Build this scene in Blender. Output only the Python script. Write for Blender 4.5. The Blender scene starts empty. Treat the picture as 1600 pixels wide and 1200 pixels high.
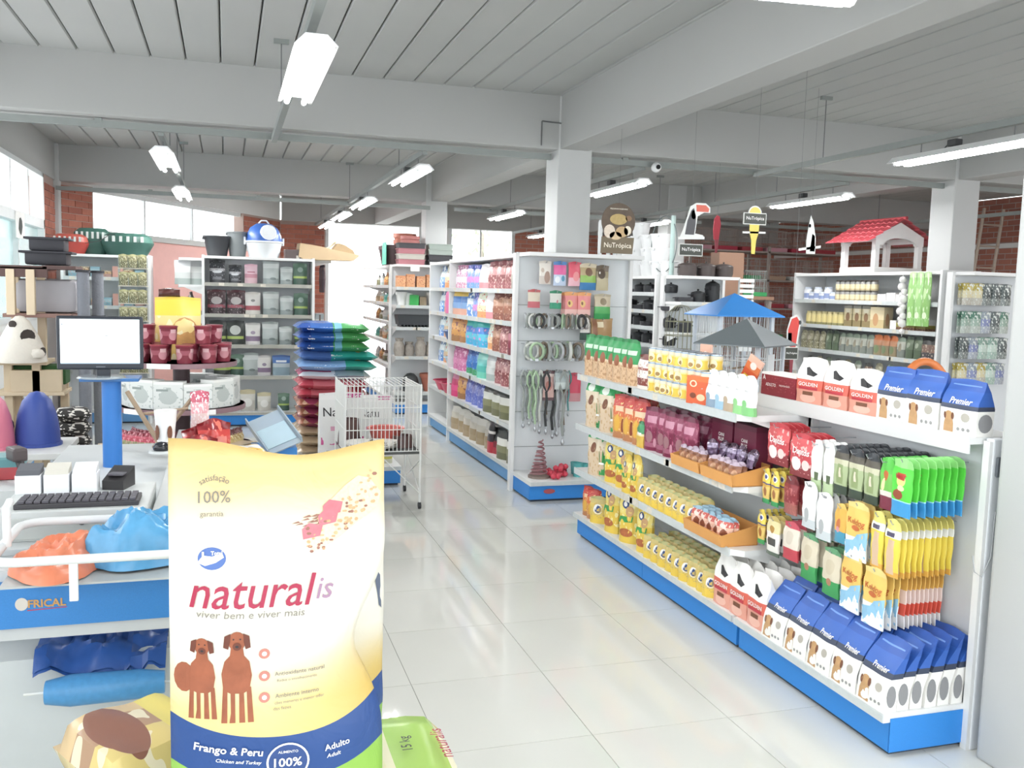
import bpy, bmesh, math, random
from mathutils import Vector, Matrix
R = random.Random(11)
SC = bpy.context.scene
C = SC.collection
PI = math.pi

# ---------------------------------------------------------------- camera
def make_camera():
    pitch, roll, yaw, fpx = math.radians(5.773), math.radians(1.536), math.radians(17.414), 1429.0
    cy, sy, cp, sp, cr, sr = math.cos(yaw), math.sin(yaw), math.cos(pitch), math.sin(pitch), math.cos(roll), math.sin(roll)
    axes = [(cy, 0, sy), (-sy, 0, cy), (0, -1, 0)]
    P = Matrix(((1, 0, 0), (0, cp, -sp), (0, sp, cp)))
    Q = Matrix(((cr, -sr, 0), (sr, cr, 0), (0, 0, 1)))
    W = [Q @ P @ Vector(a) for a in axes]
    right = Vector([w[0] for w in W]); down = Vector([w[1] for w in W]); fwd = Vector([w[2] for w in W])
    m = Matrix((right, -down, -fwd)).transposed().to_4x4()
    m.translation = (0, 0, 1.68)
    cd = bpy.data.cameras.new('camera'); cd.sensor_fit = 'HORIZONTAL'; cd.sensor_width = 36.0
    cd.lens = fpx / 1600 * 36; cd.clip_start = .05; cd.clip_end = 200
    o = bpy.data.objects.new('camera', cd); C.objects.link(o); o.matrix_world = m
    SC.camera = o
make_camera()

# ---------------------------------------------------------------- world, exposure
SKY = 2.9
w = bpy.data.worlds.new('overcast_sky'); SC.world = w; w.use_nodes = True
wn = w.node_tree.nodes; wn['Background'].inputs[0].default_value = (.93, .97, 1.0, 1); wn['Background'].inputs[1].default_value = SKY
SC.view_settings.view_transform = 'Standard'; SC.view_settings.look = 'None'
SC.view_settings.exposure = 0.22; SC.view_settings.gamma = 1.0; SC.view_settings.use_curve_mapping = False
TUBE = 76.0

# ---------------------------------------------------------------- materials
def lin(h):
    if not isinstance(h, str): return tuple(h)[:3]
    h = h.lstrip('#'); v = [int(h[i:i + 2], 16) / 255 for i in (0, 2, 4)]
    v = [c / 12.92 if c <= .04045 else ((c + .055) / 1.055) ** 2.4 for c in v]; y = .3 * v[0] + .6 * v[1] + .1 * v[2]
    return tuple(.006 + .99 * (.9 * c + .1 * y) for c in v)  # veil of hazy light put into every colour: slightly greyed, blacks lifted
MATS = {}
def mat(key, col=None, rough=.5, metal=0., spec=.5, var=.06, vscale=9., bump=0., bscale=60., emit=0., trans=0., alpha=1., ior=1.45):
    """Principled material whose colour is broken up by an object-space noise"""
    if key in MATS: return MATS[key]
    m = bpy.data.materials.new(key); m.use_nodes = True; nt = m.node_tree; n = nt.nodes; l = nt.links
    b = n['Principled BSDF']; c = lin(col)
    b.inputs['Roughness'].default_value = rough; b.inputs['Metallic'].default_value = metal
    b.inputs['Specular IOR Level'].default_value = spec; b.inputs['IOR'].default_value = ior
    b.inputs['Transmission Weight'].default_value = trans; b.inputs['Alpha'].default_value = alpha
    tc = n.new('ShaderNodeTexCoord'); no = n.new('ShaderNodeTexNoise'); no.inputs['Scale'].default_value = vscale; no.inputs['Detail'].default_value = 3
    l.new(tc.outputs['Object'], no.inputs['Vector'])
    mx = n.new('ShaderNodeMix'); mx.data_type = 'RGBA'
    mx.inputs[6].default_value = (*[x * (1 - var) for x in c], 1); mx.inputs[7].default_value = (*[min(1, x * (1 + var)) for x in c], 1)
    l.new(no.outputs['Fac'], mx.inputs[0]); l.new(mx.outputs[2], b.inputs['Base Color'])
    if emit:
        b.inputs['Emission Strength'].default_value = emit; b.inputs['Emission Color'].default_value = (*c, 1)
    if bump:
        nb = n.new('ShaderNodeTexNoise'); nb.inputs['Scale'].default_value = bscale; l.new(tc.outputs['Object'], nb.inputs['Vector'])
        bp = n.new('ShaderNodeBump'); bp.inputs['Strength'].default_value = bump; bp.inputs['Distance'].default_value = .01
        l.new(nb.outputs['Fac'], bp.inputs['Height']); l.new(bp.outputs['Normal'], b.inputs['Normal'])
    MATS[key] = m
    return m
def brick_mat(key, a, b_, mortar, plane='xz'):
    if key in MATS: return MATS[key]
    m = bpy.data.materials.new(key); m.use_nodes = True; nt = m.node_tree; n = nt.nodes; l = nt.links
    tc = n.new('ShaderNodeTexCoord'); sep = n.new('ShaderNodeSeparateXYZ'); cmb = n.new('ShaderNodeCombineXYZ')
    l.new(tc.outputs['Object'], sep.inputs[0]); l.new(sep.outputs['X' if plane == 'xz' else 'Y'], cmb.inputs['X']); l.new(sep.outputs['Z'], cmb.inputs['Y'])
    br = n.new('ShaderNodeTexBrick'); br.inputs['Scale'].default_value = 1
    br.inputs['Brick Width'].default_value = .25; br.inputs['Row Height'].default_value = .085; br.inputs['Mortar Size'].default_value = .007
    br.inputs['Color1'].default_value = (*lin(a), 1); br.inputs['Color2'].default_value = (*lin(b_), 1); br.inputs['Mortar'].default_value = (*lin(mortar), 1)
    l.new(cmb.outputs[0], br.inputs['Vector']); bs = n['Principled BSDF']; bs.inputs['Roughness'].default_value = .8
    l.new(br.outputs['Color'], bs.inputs['Base Color'])
    bp = n.new('ShaderNodeBump'); bp.invert = True; bp.inputs['Strength'].default_value = .6; bp.inputs['Distance'].default_value = .008
    l.new(br.outputs['Fac'], bp.inputs['Height']); l.new(bp.outputs['Normal'], bs.inputs['Normal'])
    MATS[key] = m
    return m
def pack(key, bands, blobs=(), rough=.32, busy=None, metal=0.):
    """printed packaging: colour bands over the pack's height (UV v), flat printed ovals / panels, optional fine print"""
    if key in MATS: return MATS[key]
    m = bpy.data.materials.new(key); m.use_nodes = True; nt = m.node_tree; n = nt.nodes; l = nt.links
    b = n['Principled BSDF']; b.inputs['Roughness'].default_value = rough; b.inputs['Metallic'].default_value = metal
    uv = n.new('ShaderNodeUVMap'); sp = n.new('ShaderNodeSeparateXYZ'); l.new(uv.outputs[0], sp.inputs[0])
    rp = n.new('ShaderNodeValToRGB'); rp.color_ramp.interpolation = 'CONSTANT'; e = rp.color_ramp.elements
    while len(e) > 1: e.remove(e[-1])
    for i, (p, c) in enumerate(bands):
        x = e[0] if i == 0 else e.new(min(p, .999)); x.position = min(p, .999); x.color = (*lin(c), 1)
    l.new(sp.outputs['Y'], rp.inputs[0]); cur = rp.outputs[0]
    def mixin(fac, c):
        nonlocal cur
        mx = n.new('ShaderNodeMix'); mx.data_type = 'RGBA'; mx.inputs[7].default_value = (*lin(c), 1)
        l.new(cur, mx.inputs[6]); l.new(fac, mx.inputs[0]); cur = mx.outputs[2]
    def math_(op, a, bb):
        q = n.new('ShaderNodeMath'); q.operation = op
        for i, s in enumerate((a, bb)):
            if isinstance(s, (int, float)): q.inputs[i].default_value = s
            else: l.new(s, q.inputs[i])
        return q.outputs[0]
    if busy:
        sc, c, thr, v0, v1 = busy
        no = n.new('ShaderNodeTexNoise'); no.inputs['Scale'].default_value = sc; no.inputs['Detail'].default_value = 1; l.new(uv.outputs[0], no.inputs['Vector'])
        f = math_('GREATER_THAN', no.outputs['Fac'], thr)
        f = math_('MULTIPLY', f, math_('GREATER_THAN', sp.outputs['Y'], v0)); f = math_('MULTIPLY', f, math_('LESS_THAN', sp.outputs['Y'], v1))
        mixin(f, c)
    for (u, v, ru, rv, c, *kind) in blobs:
        a = math_('ABSOLUTE', math_('DIVIDE', math_('SUBTRACT', sp.outputs['X'], u), ru), 0)
        bb = math_('ABSOLUTE', math_('DIVIDE', math_('SUBTRACT', sp.outputs['Y'], v), rv), 0)
        if kind and kind[0] == 'r': d = math_('MAXIMUM', a, bb)
        else: d = math_('ADD', math_('MULTIPLY', a, a), math_('MULTIPLY', bb, bb))
        mixin(math_('LESS_THAN', d, 1.0), c)
    l.new(cur, b.inputs['Base Color']); MATS[key] = m
    return m

# ---------------------------------------------------------------- mesh building
class MB:
    def __init__(s): s.v = []; s.f = []; s.uv = {}
    def add(s, vs, fs, uvs=None):
        o = len(s.v); s.v += [tuple(q) for q in vs]
        for k, f in enumerate(fs):
            if uvs: s.uv[len(s.f)] = uvs[k]
            s.f.append([i + o for i in f])
        return s
    def box(s, x0, y0, z0, x1, y1, z1):
        return s.add([(x0, y0, z0), (x1, y0, z0), (x1, y1, z0), (x0, y1, z0), (x0, y0, z1), (x1, y0, z1), (x1, y1, z1), (x0, y1, z1)],
                     [(0, 3, 2, 1), (4, 5, 6, 7), (0, 1, 5, 4), (1, 2, 6, 5), (2, 3, 7, 6), (3, 0, 4, 7)])
    def bbox(s, x0, y0, z0, x1, y1, z1, r=.01):
        """box with its vertical and horizontal edges chamfered"""
        bm = bmesh.new(); bmesh.ops.create_cube(bm, size=1)
        for q in bm.verts: q.co = Vector(((x0 + x1) / 2 + q.co.x * (x1 - x0), (y0 + y1) / 2 + q.co.y * (y1 - y0), (z0 + z1) / 2 + q.co.z * (z1 - z0)))
        bmesh.ops.bevel(bm, geom=bm.edges[:], offset=r, segments=2, affect='EDGES', profile=.6)
        bm.verts.index_update(); s.add([q.co[:] for q in bm.verts], [[q.index for q in f.verts] for f in bm.faces]); bm.free(); return s
    def prism(s, poly, t0, t1, axis='y'):
        """polygon in the other two axes, swept along axis"""
        n = len(poly)
        def p(a, b, t): return (a, t, b) if axis == 'y' else ((t, a, b) if axis == 'x' else (a, b, t))
        return s.add([p(a, b, t0) for a, b in poly] + [p(a, b, t1) for a, b in poly],
                     [list(range(n - 1, -1, -1)), list(range(n, 2 * n))] + [(i, (i + 1) % n, (i + 1) % n + n, i + n) for i in range(n)])
    def lathe(s, prof, n=16, c=(0, 0, 0), axis='z', uv=False):
        vs = []; fs = []; us = []; k = len(prof); zt = [q[1] for q in prof]; z0, z1 = min(zt), max(zt)
        for i in range(n):
            a = 2 * PI * i / n
            for r, z in prof:
                x, y = r * math.cos(a), r * math.sin(a)
                q = (x, y, z) if axis == 'z' else ((x, z, y) if axis == 'y' else (z, x, y))
                vs.append((q[0] + c[0], q[1] + c[1], q[2] + c[2]))
        for i in range(n):
            for j in range(k - 1):
                a, b = i * k + j, ((i + 1) % n) * k + j
                fs.append((a, b, b + 1, a + 1))
                V = [(zt[j] - z0) / (z1 - z0 + 1e-9), (zt[j + 1] - z0) / (z1 - z0 + 1e-9)]
                us.append([((i / n * 3) % 1, V[0]), ((i / n * 3) % 1 + 3 / n, V[0]), ((i / n * 3) % 1 + 3 / n, V[1]), ((i / n * 3) % 1, V[1])])
        if prof[0][0] > 1e-6: fs.append([i * k for i in range(n - 1, -1, -1)]); us.append([(.5, 0)] * n)
        if prof[-1][0] > 1e-6: fs.append([i * k + k - 1 for i in range(n)]); us.append([(.5, 1)] * n)
        return s.add(vs, fs, us if uv else None)
    def cyl(s, c, r, h, n=14, axis='z'): return s.lathe([(r, 0), (r, h)], n, c, axis)
    def tube(s, pts, r, n=6, closed=False):
        pts = [Vector(q) for q in pts]; k = len(pts); vs = []; fs = []
        up = Vector((0, 0, 1)); prev = None
        for i, q in enumerate(pts):
            a = pts[(i - 1) % k] if (i or closed) else q; b = pts[(i + 1) % k] if (i < k - 1 or closed) else q
            t = (b - a).normalized() if (b - a).length else Vector((0, 0, 1))
            nx = (prev - t * prev.dot(t)) if prev else t.cross(up if abs(t.z) < .9 else Vector((1, 0, 0)))
            nx.normalize(); prev = nx; ny = t.cross(nx)
            vs += [(q + (nx * math.cos(2 * PI * j / n) + ny * math.sin(2 * PI * j / n)) * r)[:] for j in range(n)]
        for i in range(k if closed else k - 1):
            for j in range(n):
                a, b = i * n + j, i * n + (j + 1) % n; c, d = ((i + 1) % k) * n + (j + 1) % n, ((i + 1) % k) * n + j
                fs.append((a, b, c, d))
        if not closed: fs += [list(range(n - 1, -1, -1)), [(k - 1) * n + j for j in range(n)]]
        return s.add(vs, fs)
    def rod(s, a, b, r=.004, n=5): return s.tube([a, b], r, n)
    def mesh(s, name, smooth=0):
        me = bpy.data.meshes.new(name); me.from_pydata(s.v, [], s.f); me.validate(); me.update()
        if s.uv:
            ul = me.uv_layers.new(name='UVMap'); li = 0
            for k, p in enumerate(me.polygons):
                u = s.uv.get(k)
                for q in range(p.loop_total):
                    if u and q < len(u): ul.data[p.loop_start + q].uv = u[q]
        if smooth:
            me.polygons.foreach_set('use_smooth', [True] * len(me.polygons))
            if smooth != 180: me.set_sharp_from_angle(angle=math.radians(smooth))
        return me
    def build(s, name, m, parent=None, smooth=0, loc=None, rz=0, label=None):
        return link(name, s.mesh(name, smooth), m, parent, loc, rz, label)
def link(name, me, m, parent=None, loc=None, rz=0, label=None):
    o = bpy.data.objects.new(name, me)
    if m is not None and not me.materials: me.materials.append(m)
    C.objects.link(o); o.parent = parent
    if loc: o.location = loc
    if rz: o.rotation_euler[2] = rz
    if label: o['label'] = label
    return o
def tag(o, label, cat, group=None, kind=None):
    o['label'] = label
    if cat: o['category'] = cat
    if group: o['group'] = group
    if kind: o['kind'] = kind
    return o
def thing(name, label, cat, loc=(0, 0, 0), rz=0, group=None, kind=None):
    o = bpy.data.objects.new(name, None); o.empty_display_size = .05; C.objects.link(o); o.location = loc; o.rotation_euler[2] = rz
    return tag(o, label, cat, group, kind)
def struct(o): o['kind'] = 'structure'; return o
def dup(root, loc, rz=0, label=None, group=None, rx=0, ry=0, scale=None):
    def cp(o, par):
        c = o.copy(); C.objects.link(c); c.parent = par
        for ch in o.children: cp(ch, c)
        return c
    r = cp(root, None); r.location = loc; r.rotation_euler = (rx, ry, rz)
    if scale: r.scale = scale if hasattr(scale, '__len__') else (scale,) * 3
    if label: r['label'] = label
    if group: r['group'] = group
    return r
ORD = 'first second third fourth fifth sixth seventh eighth ninth tenth eleventh twelfth thirteenth fourteenth fifteenth sixteenth seventeenth eighteenth nineteenth twentieth'.split()

# ---------------------------------------------------------------- lettering
_T = {}
def text2d(s, bold=0., shear=0.):
    k = (s, bold, shear)
    if k in _T: return _T[k]
    cu = bpy.data.curves.new('lettering', 'FONT'); cu.body = s; cu.size = 1; cu.align_x = 'CENTER'; cu.align_y = 'CENTER'
    cu.resolution_u = 2; cu.offset = bold; cu.shear = shear; cu.fill_mode = 'FRONT'
    o = bpy.data.objects.new('lettering', cu); C.objects.link(o)
    dg = bpy.context.evaluated_depsgraph_get(); e = o.evaluated_get(dg); me = e.to_mesh()
    vs = [(v.co.x, v.co.y) for v in me.vertices]; fs = [list(p.vertices) for p in me.polygons]; e.to_mesh_clear()
    bpy.data.objects.remove(o); bpy.data.curves.remove(cu)
    if vs:
        x0, x1 = min(v[0] for v in vs), max(v[0] for v in vs); y0, y1 = min(v[1] for v in vs), max(v[1] for v in vs)
        vs = [((x - (x0 + x1) / 2) / (x1 - x0), (y - (y0 + y1) / 2) / (x1 - x0)) for x, y in vs]
    _T[k] = (vs, fs); return _T[k]
def lettering(name, s, width, S, cu, cv, m, parent, bold=.01, shear=0., rot=0., eps=.0028, tall=1., arc=0.):
    """s set width metres wide, centred at (cu, cv) metres on the surface S(x, z) -> point"""
    vs, fs = text2d(s, bold, shear); out = []
    ca, sa = math.cos(rot), math.sin(rot)
    for x, y in vs:
        x *= width; y *= width * tall
        if arc:
            a = x / arc; rr = arc + y; x, y = rr * math.sin(a), rr * math.cos(a) - arc
        X, Z = x * ca - y * sa, x * sa + y * ca
        q = S(cu + X, cv + Z); out.append((q[0], q[1] - eps, q[2]))
    mb = MB(); mb.add(out, fs); return mb.build(name, m, parent)
def decal(name, poly, S, m, parent, eps=.001, cuts=0):
    """flat printed outline (list of x, z) laid on the surface S"""
    bm = bmesh.new(); f = bm.faces.new([bm.verts.new((x, 0, z)) for x, z in poly])
    bmesh.ops.triangulate(bm, faces=[f])
    for _ in range(cuts): bmesh.ops.subdivide_edges(bm, edges=[e for e in bm.edges if e.calc_length() > .012], cuts=1)
    for v in bm.verts:
        q = S(v.co.x, v.co.z); v.co = Vector((q[0], q[1] - eps, q[2]))
    me = bpy.data.meshes.new(name); bm.to_mesh(me); bm.free(); return link(name, me, m, parent)
def flatS(y): return lambda x, z: (x, y, z)
def oval(cx, cz, rx, rz, n=20, a0=0, a1=2 * PI): return [(cx + rx * math.cos(a0 + (a1 - a0) * i / n), cz + rz * math.sin(a0 + (a1 - a0) * i / n)) for i in range(n)]

# ---------------------------------------------------------------- packs
def pouch(w, h, d, top=.12, p=4.2, edge=.25, kind='stand', nx=8, nz=10, wr=.003, seed=1, lean=0.):
    """filled bag standing on its base, front towards -y. returns (mesh builder, surface function)"""
    rr = random.Random(seed); ph = [rr.uniform(0, 6.3) for _ in range(6)]
    def prof(v):
        if kind == 'block':
            return 1. if v < .55 else max(.0, 1 - (v - .55) / (1 - top - .55)) if v < 1 - top else 0.
        if kind == 'pillow': return max(0, 1 - abs(2 * v - 1) ** 3.2) ** .6
        if kind == 'hang': return .35 + .65 * math.sin(PI * min(1, max(0, (v + .05) / (1.05 - top)))) if v < 1 - top else .12
        x = v / (1 - top); return max(0, 1 - x ** p) ** .75 if x < 1 else 0.
    def t(u, v):
        e = abs(2 * u - 1) ** 3.
        return d / 2 * prof(v) * (1 - (1 - edge) * e) + .0012
    def wob(u, v): return wr * (math.sin(9 * u + ph[0] + 7 * v) + math.sin(17 * v + ph[1] - 5 * u)) * (.3 + v)
    def xz(u, v):
        k = 1 - .05 * prof(v) * (1 if kind != 'block' else 0)
        return (u - .5) * w * k, v * h + (wr * 1.5 * math.sin(6 * u + ph[2]) if v > .98 else 0)
    def pt(u, v, sg):
        x, z = xz(u, v); return (x, sg * t(u, v) + wob(u, v) + lean * v * v * h, z)
    mb = MB(); nu = nx + 1
    for sg in (-1, 1):
        vs = [pt(i / nx, j / nz, sg) for j in range(nz + 1) for i in range(nu)]; fs = []; us = []
        for j in range(nz):
            for i in range(nx):
                a = j * nu + i; q = [a, a + 1, a + nu + 1, a + nu]; u = [(i / nx, j / nz), ((i + 1) / nx, j / nz), ((i + 1) / nx, (j + 1) / nz), (i / nx, (j + 1) / nz)]
                if sg > 0: q.reverse(); u.reverse()
                fs.append(q); us.append(u)
        mb.add(vs, fs, us)
    N = nu * (nz + 1)
    fs = []; us = []
    for j in range(nz):
        for i, fl in ((0, 0), (nx, 1)):
            a = j * nu + i; q = [a, a + nu, a + nu + N, a + N]; u = [(i / nx, j / nz), (i / nx, (j + 1) / nz), (i / nx, (j + 1) / nz), (i / nx, j / nz)]
            if fl: q.reverse(); u.reverse()
            fs.append(q); us.append(u)
    for i in range(nx):
        fs.append([i, i + N, i + 1 + N, i + 1]); us.append([(i / nx, 0)] * 4)
        a = nz * nu + i; fs.append([a, a + 1, a + 1 + N, a + N]); us.append([(i / nx, 1)] * 4)
    for k, f in enumerate(fs): mb.uv[len(mb.f)] = us[k]; mb.f.append(f)
    def S(x, z):
        v = min(1, max(0, z / h)); u = min(1, max(0, x / w + .5)); q = pt(u, v, -1); return (x, q[1], z)
    return mb, S
# ================================================================ THE SETTING
XL, XR, YB, YF, ZC, ZB = -2.0, 11.5, 17.6, -1.2, 3.32, 2.88
WHITE = mat('white_plaster', '#d9dad8', .7, var=.03, vscale=2)
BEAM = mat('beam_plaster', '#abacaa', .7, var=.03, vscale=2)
BRICK = brick_mat('brick', '#a8604a', '#b8705a', '#b09a90')
DBRICK = brick_mat('brick_side', '#9a5c4c', '#ac6a56', '#a8948c', 'yz')
PINK = mat('pink_paint', '#f7bfb6', .7)
STEEL = mat('steel_frame', '#b9bdbd', .45, var=.05)
GREY = mat('grey_channel', '#8d9390', .5, .3)
WIRE = mat('hanger_wire', '#77797a', .5, .5)

# floor tiles
TX, TY, SX, SY = .745, 3.697, .586, .604
fb = MB().box(XL - .2, YF, -.12, XR, YB + 3.5, -.004)
floor = struct(fb.build('floor', mat('grout', '#a9a79f', .8)))
def tile_mat():
    m = mat('porcelain_tile', '#dcdcd4', .055, spec=.7, var=.05, vscale=1.6)
    return m
tm = MB().box(-SX / 2 + .0015, -SY / 2 + .0015, -.01, SX / 2 - .0015, SY / 2 - .0015, 0).mesh('tile')
rest = MB()
for i in range(-6, 20):
    for j in range(-9, 29):
        x, y = TX + (i + .5) * SX, TY + (j + .5) * SY
        if x < XL - .4 or x > XR or y < YF or y > YB + 3: continue
        if -2.2 < x < 3.4 and 1.4 < y < 15.6: link('tile', tm, tile_mat(), floor, (x, y, 0))
        else: rest.box(x - SX / 2 + .0015, y - SY / 2 + .0015, -.01, x + SX / 2 - .0015, y + SY / 2 - .0015, 0)
o = rest.build('outlying_tiles', tile_mat(), floor); o['kind'] = 'stuff'

# ceiling of concrete planks
ceil = struct(MB().box(XL - .3, YF, ZC + .1, XR + .3, YB + .2, ZC + .3).build('ceiling', WHITE))
PW = .2445
pm = MB().prism([(-PW / 2 + .004, ZC + .012), (-PW / 2 + .012, ZC), (PW / 2 - .012, ZC), (PW / 2 - .004, ZC + .012), (PW / 2 - .004, ZC + .1), (-PW / 2 + .004, ZC + .1)], YF, YB + .1).mesh('plank')
PLM = mat('ceiling_plank', '#adafad', .75, var=.05, vscale=1.2)
for k in range(56):
    x = -1.01 - 4.5 * PW + k * PW
    if XL - .15 < x < XR: link('plank', pm, PLM, ceil, (x, 0, 0))

# beams and columns
nb = 0
def beam(x0, y0, x1, y1, z0=ZB):
    global nb; nb += 1
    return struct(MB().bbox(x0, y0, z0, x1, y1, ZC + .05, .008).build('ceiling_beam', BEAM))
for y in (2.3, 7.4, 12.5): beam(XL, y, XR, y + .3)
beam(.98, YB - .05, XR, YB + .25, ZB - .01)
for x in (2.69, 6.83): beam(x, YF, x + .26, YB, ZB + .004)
beam(XL - .25, YF, XL + .02, 12.9)
def column(x, y, wx=.3, wy=.3):
    mb = MB().bbox(x - .004, y - .008, 0, x + wx, y + wy + .008, ZC, .012)
    return struct(mb.build('column', mat('column_paint', '#bcbebd', .55, var=.03, vscale=2)))
for x, y in ((2.66, 2.27), (2.68, 7.4), (2.62, 12.5), (6.8, 7.4), (6.28, 12.5), (6.8, 2.3)): column(x, y)
column(XL - .22, 12.45, .28, .3)

MORTAR = mat('mortar', '#b09a90', .9)
_bk = {}
def bricks(parent, w, h, loc, rz=0, seed=1):
    """courses of single bricks proud of a mortar panel, local x along the wall, front towards -y"""
    rr = random.Random(seed); rows = int(h / .085)
    for j in range(rows):
        x = -.125 * (j % 2)
        while x < w - .01:
            x0, x1 = max(0, x) + .004, min(w, x + .25) - .004; L_ = round(x1 - x0, 3); x += .25
            if L_ < .03: continue
            if L_ not in _bk: _bk[L_] = [MB().bbox(0, -.012, 0, L_, .004, .076, .003).mesh('brick') for _ in range(3)]
            q = rr.randrange(3); o = link('brick', _bk[L_][q], mat('brick_%d' % q, ('#a8604a', '#b26a54', '#9c5744')[q], .8, var=.15, vscale=30), parent)
            o.location = Vector(loc) + Matrix.Rotation(rz, 3, 'Z') @ Vector((x0, rr.uniform(-.003, .002), j * .085 + .005)); o.rotation_euler[2] = rz
# left wall: shop window towards the street, visible window high up further back
def panel(name, x0, y0, z0, x1, y1, z1, m): return struct(MB().box(x0, y0, z0, x1, y1, z1).build(name, m))
LW = thing('wall_left', 'plastered wall with high windows along the street side', None, kind='structure')
def lw(name, y0, z0, y1, z1, m): return MB().box(XL - .2, y0, z0, XL, y1, z1).build(name, m, LW)
lw('wall_panel', YF, 0, 8.9, 1.0, WHITE)
for y in (1.0, 3.4, 5.8, 8.2): lw('pier', y, 1.0, y + .3, ZB, WHITE)
lw('wall_panel', 8.5, 0, 9.2, ZB, WHITE)
lw('wall_panel', 9.2, 0, 12.5, 1.25, WHITE)
lw('brick_pier', 11.72, 1.25, 12.5, ZB, MORTAR); bricks(LW, .76, ZB - 1.27, (XL, 11.73, 1.26), math.pi / 2, 3)
def frame_x(name, y0, z0, y1, z1, mull, parent=None, t=.05):
    w = thing(name, 'white framed window in the street wall', None, kind='structure')
    fm = mat('window_frame', '#d8dcdc', .4)
    for a, b, c, d in ((y0, z0, y1, z0 + t), (y0, z1 - t, y1, z1), (y0, z0, y0 + t, z1), (y1 - t, z0, y1, z1)):
        MB().box(XL - .12, a, b, XL + .02, c, d).build('frame', fm, w)
    for y in mull: MB().box(XL - .1, y - .02, z0, XL, y + .02, z1).build('mullion', fm, w)
    return w
w1 = frame_x('window_1', 9.2, 2.3, 11.72, ZB, (10.1, 10.95))
w2 = frame_x('window_2', 9.2, 1.25, 11.72, 2.3, (10.4,))
MB().box(XL - .06, 9.25, 1.3, XL - .05, 11.68, 2.25).build('pane', mat('cyan_glass', '#dcf4f3', .2, trans=.9, var=.02), w2)
sv = MB(); sv.box(XL + .021, 10.15, 2.08, XL + .03, 10.55, 2.34); sv.build('notice', mat('paper', '#ecebe8', .8), w2)
MB().add([(XL + .032, 10.35 + .09 * math.cos(a * .7) * (1 + .25 * math.sin(3 * a)), 2.2 + .09 * math.sin(a * .7)) for a in range(9)], [list(range(9))]).build('sticker', mat('sticker_dark', '#3a3f3c', .7), w2)

# oblique back-left wall
A, B = Vector((-1.95, 12.6, 0)), Vector((.95, YB, 0)); D = (B - A); LEN = D.length; D.normalize(); ANG = math.atan2(D.y, D.x)
OW = thing('wall_back', 'oblique brick and pink wall with a long high window', None, (A.x, A.y, 0), ANG, kind='structure')
def ow(name, s0, z0, s1, z1, m, t=.18, off=0): return MB().box(s0 * LEN, off, z0, s1 * LEN, off + t, z1).build(name, m, OW)
ow('pink_wall', 0, 0, 1, 2.25, PINK)
ow('brick_pier', 0, 2.25, .105, ZB, MORTAR); ow('brick_pier', .77, 2.25, 1.0, ZB, MORTAR); bricks(OW, .10 * LEN, ZB - 2.25, (0, 0, 2.25), 0, 5); bricks(OW, .225 * LEN, ZB - 2.25, (.772 * LEN, 0, 2.25), 0, 6)
ow('lintel', 0, ZB, 1, ZC, WHITE)
ow('sill', .1, 2.25, .775, 2.33, mat('sill', '#cfd0cd', .6), .24, -.06)
fm = mat('window_frame', '#d8dcdc', .4)
for s in (.31, .52): ow('mullion', s - .003, 2.33, s + .003, ZB - .05, fm, .05, .06)
ow('window_rail', .105, ZB - .06, .77, ZB, fm, .06, .05)
# back wall with shop door and windows
BW = thing('wall_far', 'far brick wall with a wide bright doorway and windows', None, (0, YB, 0), kind='structure')
def bw(name, x0, z0, x1, z1, m, t=.2): return MB().box(x0, 0, z0, x1, t, z1).build(name, m, BW)
bw('brick_panel', .95, 0, 1.78, ZB, MORTAR); bricks(BW, .8, ZB, (.96, 0, 0), 0, 7); bw('pier', 3.62, 0, 4.15, ZB, WHITE); bw('wall_panel', 4.15, 0, 5.5, 1.9, WHITE)
bw('brick_panel', 5.5, 0, 11.5, ZB, BRICK)
for x in (1.78, 3.56, 4.15, 5.44, 4.78): bw('window_bar', x, 0 if x < 3.7 else 1.9, x + (.06 if x != 4.78 else .03), ZB, fm, .08)
WR = struct(MB().box(XR, YF, 0, XR + .2, YB, ZC).build('wall_right', DBRICK))
for z in (2.05, 2.55): MB().box(XR - .05, 9.5, z, XR, YB, z + .07).build('ledge', WHITE, WR)
# trees behind the far window
tr = random.Random(3)
for k in range(3):
    x, y = 5.1 + k * 1.0, 22 + .3 * k
    t = thing('street_tree', ['slender', 'pale leafy', 'young'][k] + ' tree outside the far window, %s in line' % ORD[k], 'tree', (x, y, -.1), group='trees outside the far window')
    MB().tube([(0, 0, 0), (.05, 0, 1.6), (0, 0, 3.2)], .06, 6).build('trunk', mat('bark', '#b4aca0', .9), t)
    mb = MB()
    for q in range(150):
        a, r, z = tr.uniform(0, 6.3), tr.uniform(.05, .36), tr.uniform(1.5, 4.2); c = Vector((r * math.cos(a), r * math.sin(a), z)); e = Vector((tr.uniform(-1, 1), tr.uniform(-1, 1), tr.uniform(-1, 1))) * .09; f = Vector((tr.uniform(-1, 1), tr.uniform(-1, 1), tr.uniform(-1, 1))) * .06
        mb.add([c - e, c + f, c + e, c - f], [(0, 1, 2, 3)])
    mb.build('crown', mat('leaf_green', '#b4c8a6', .6), t)

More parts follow.
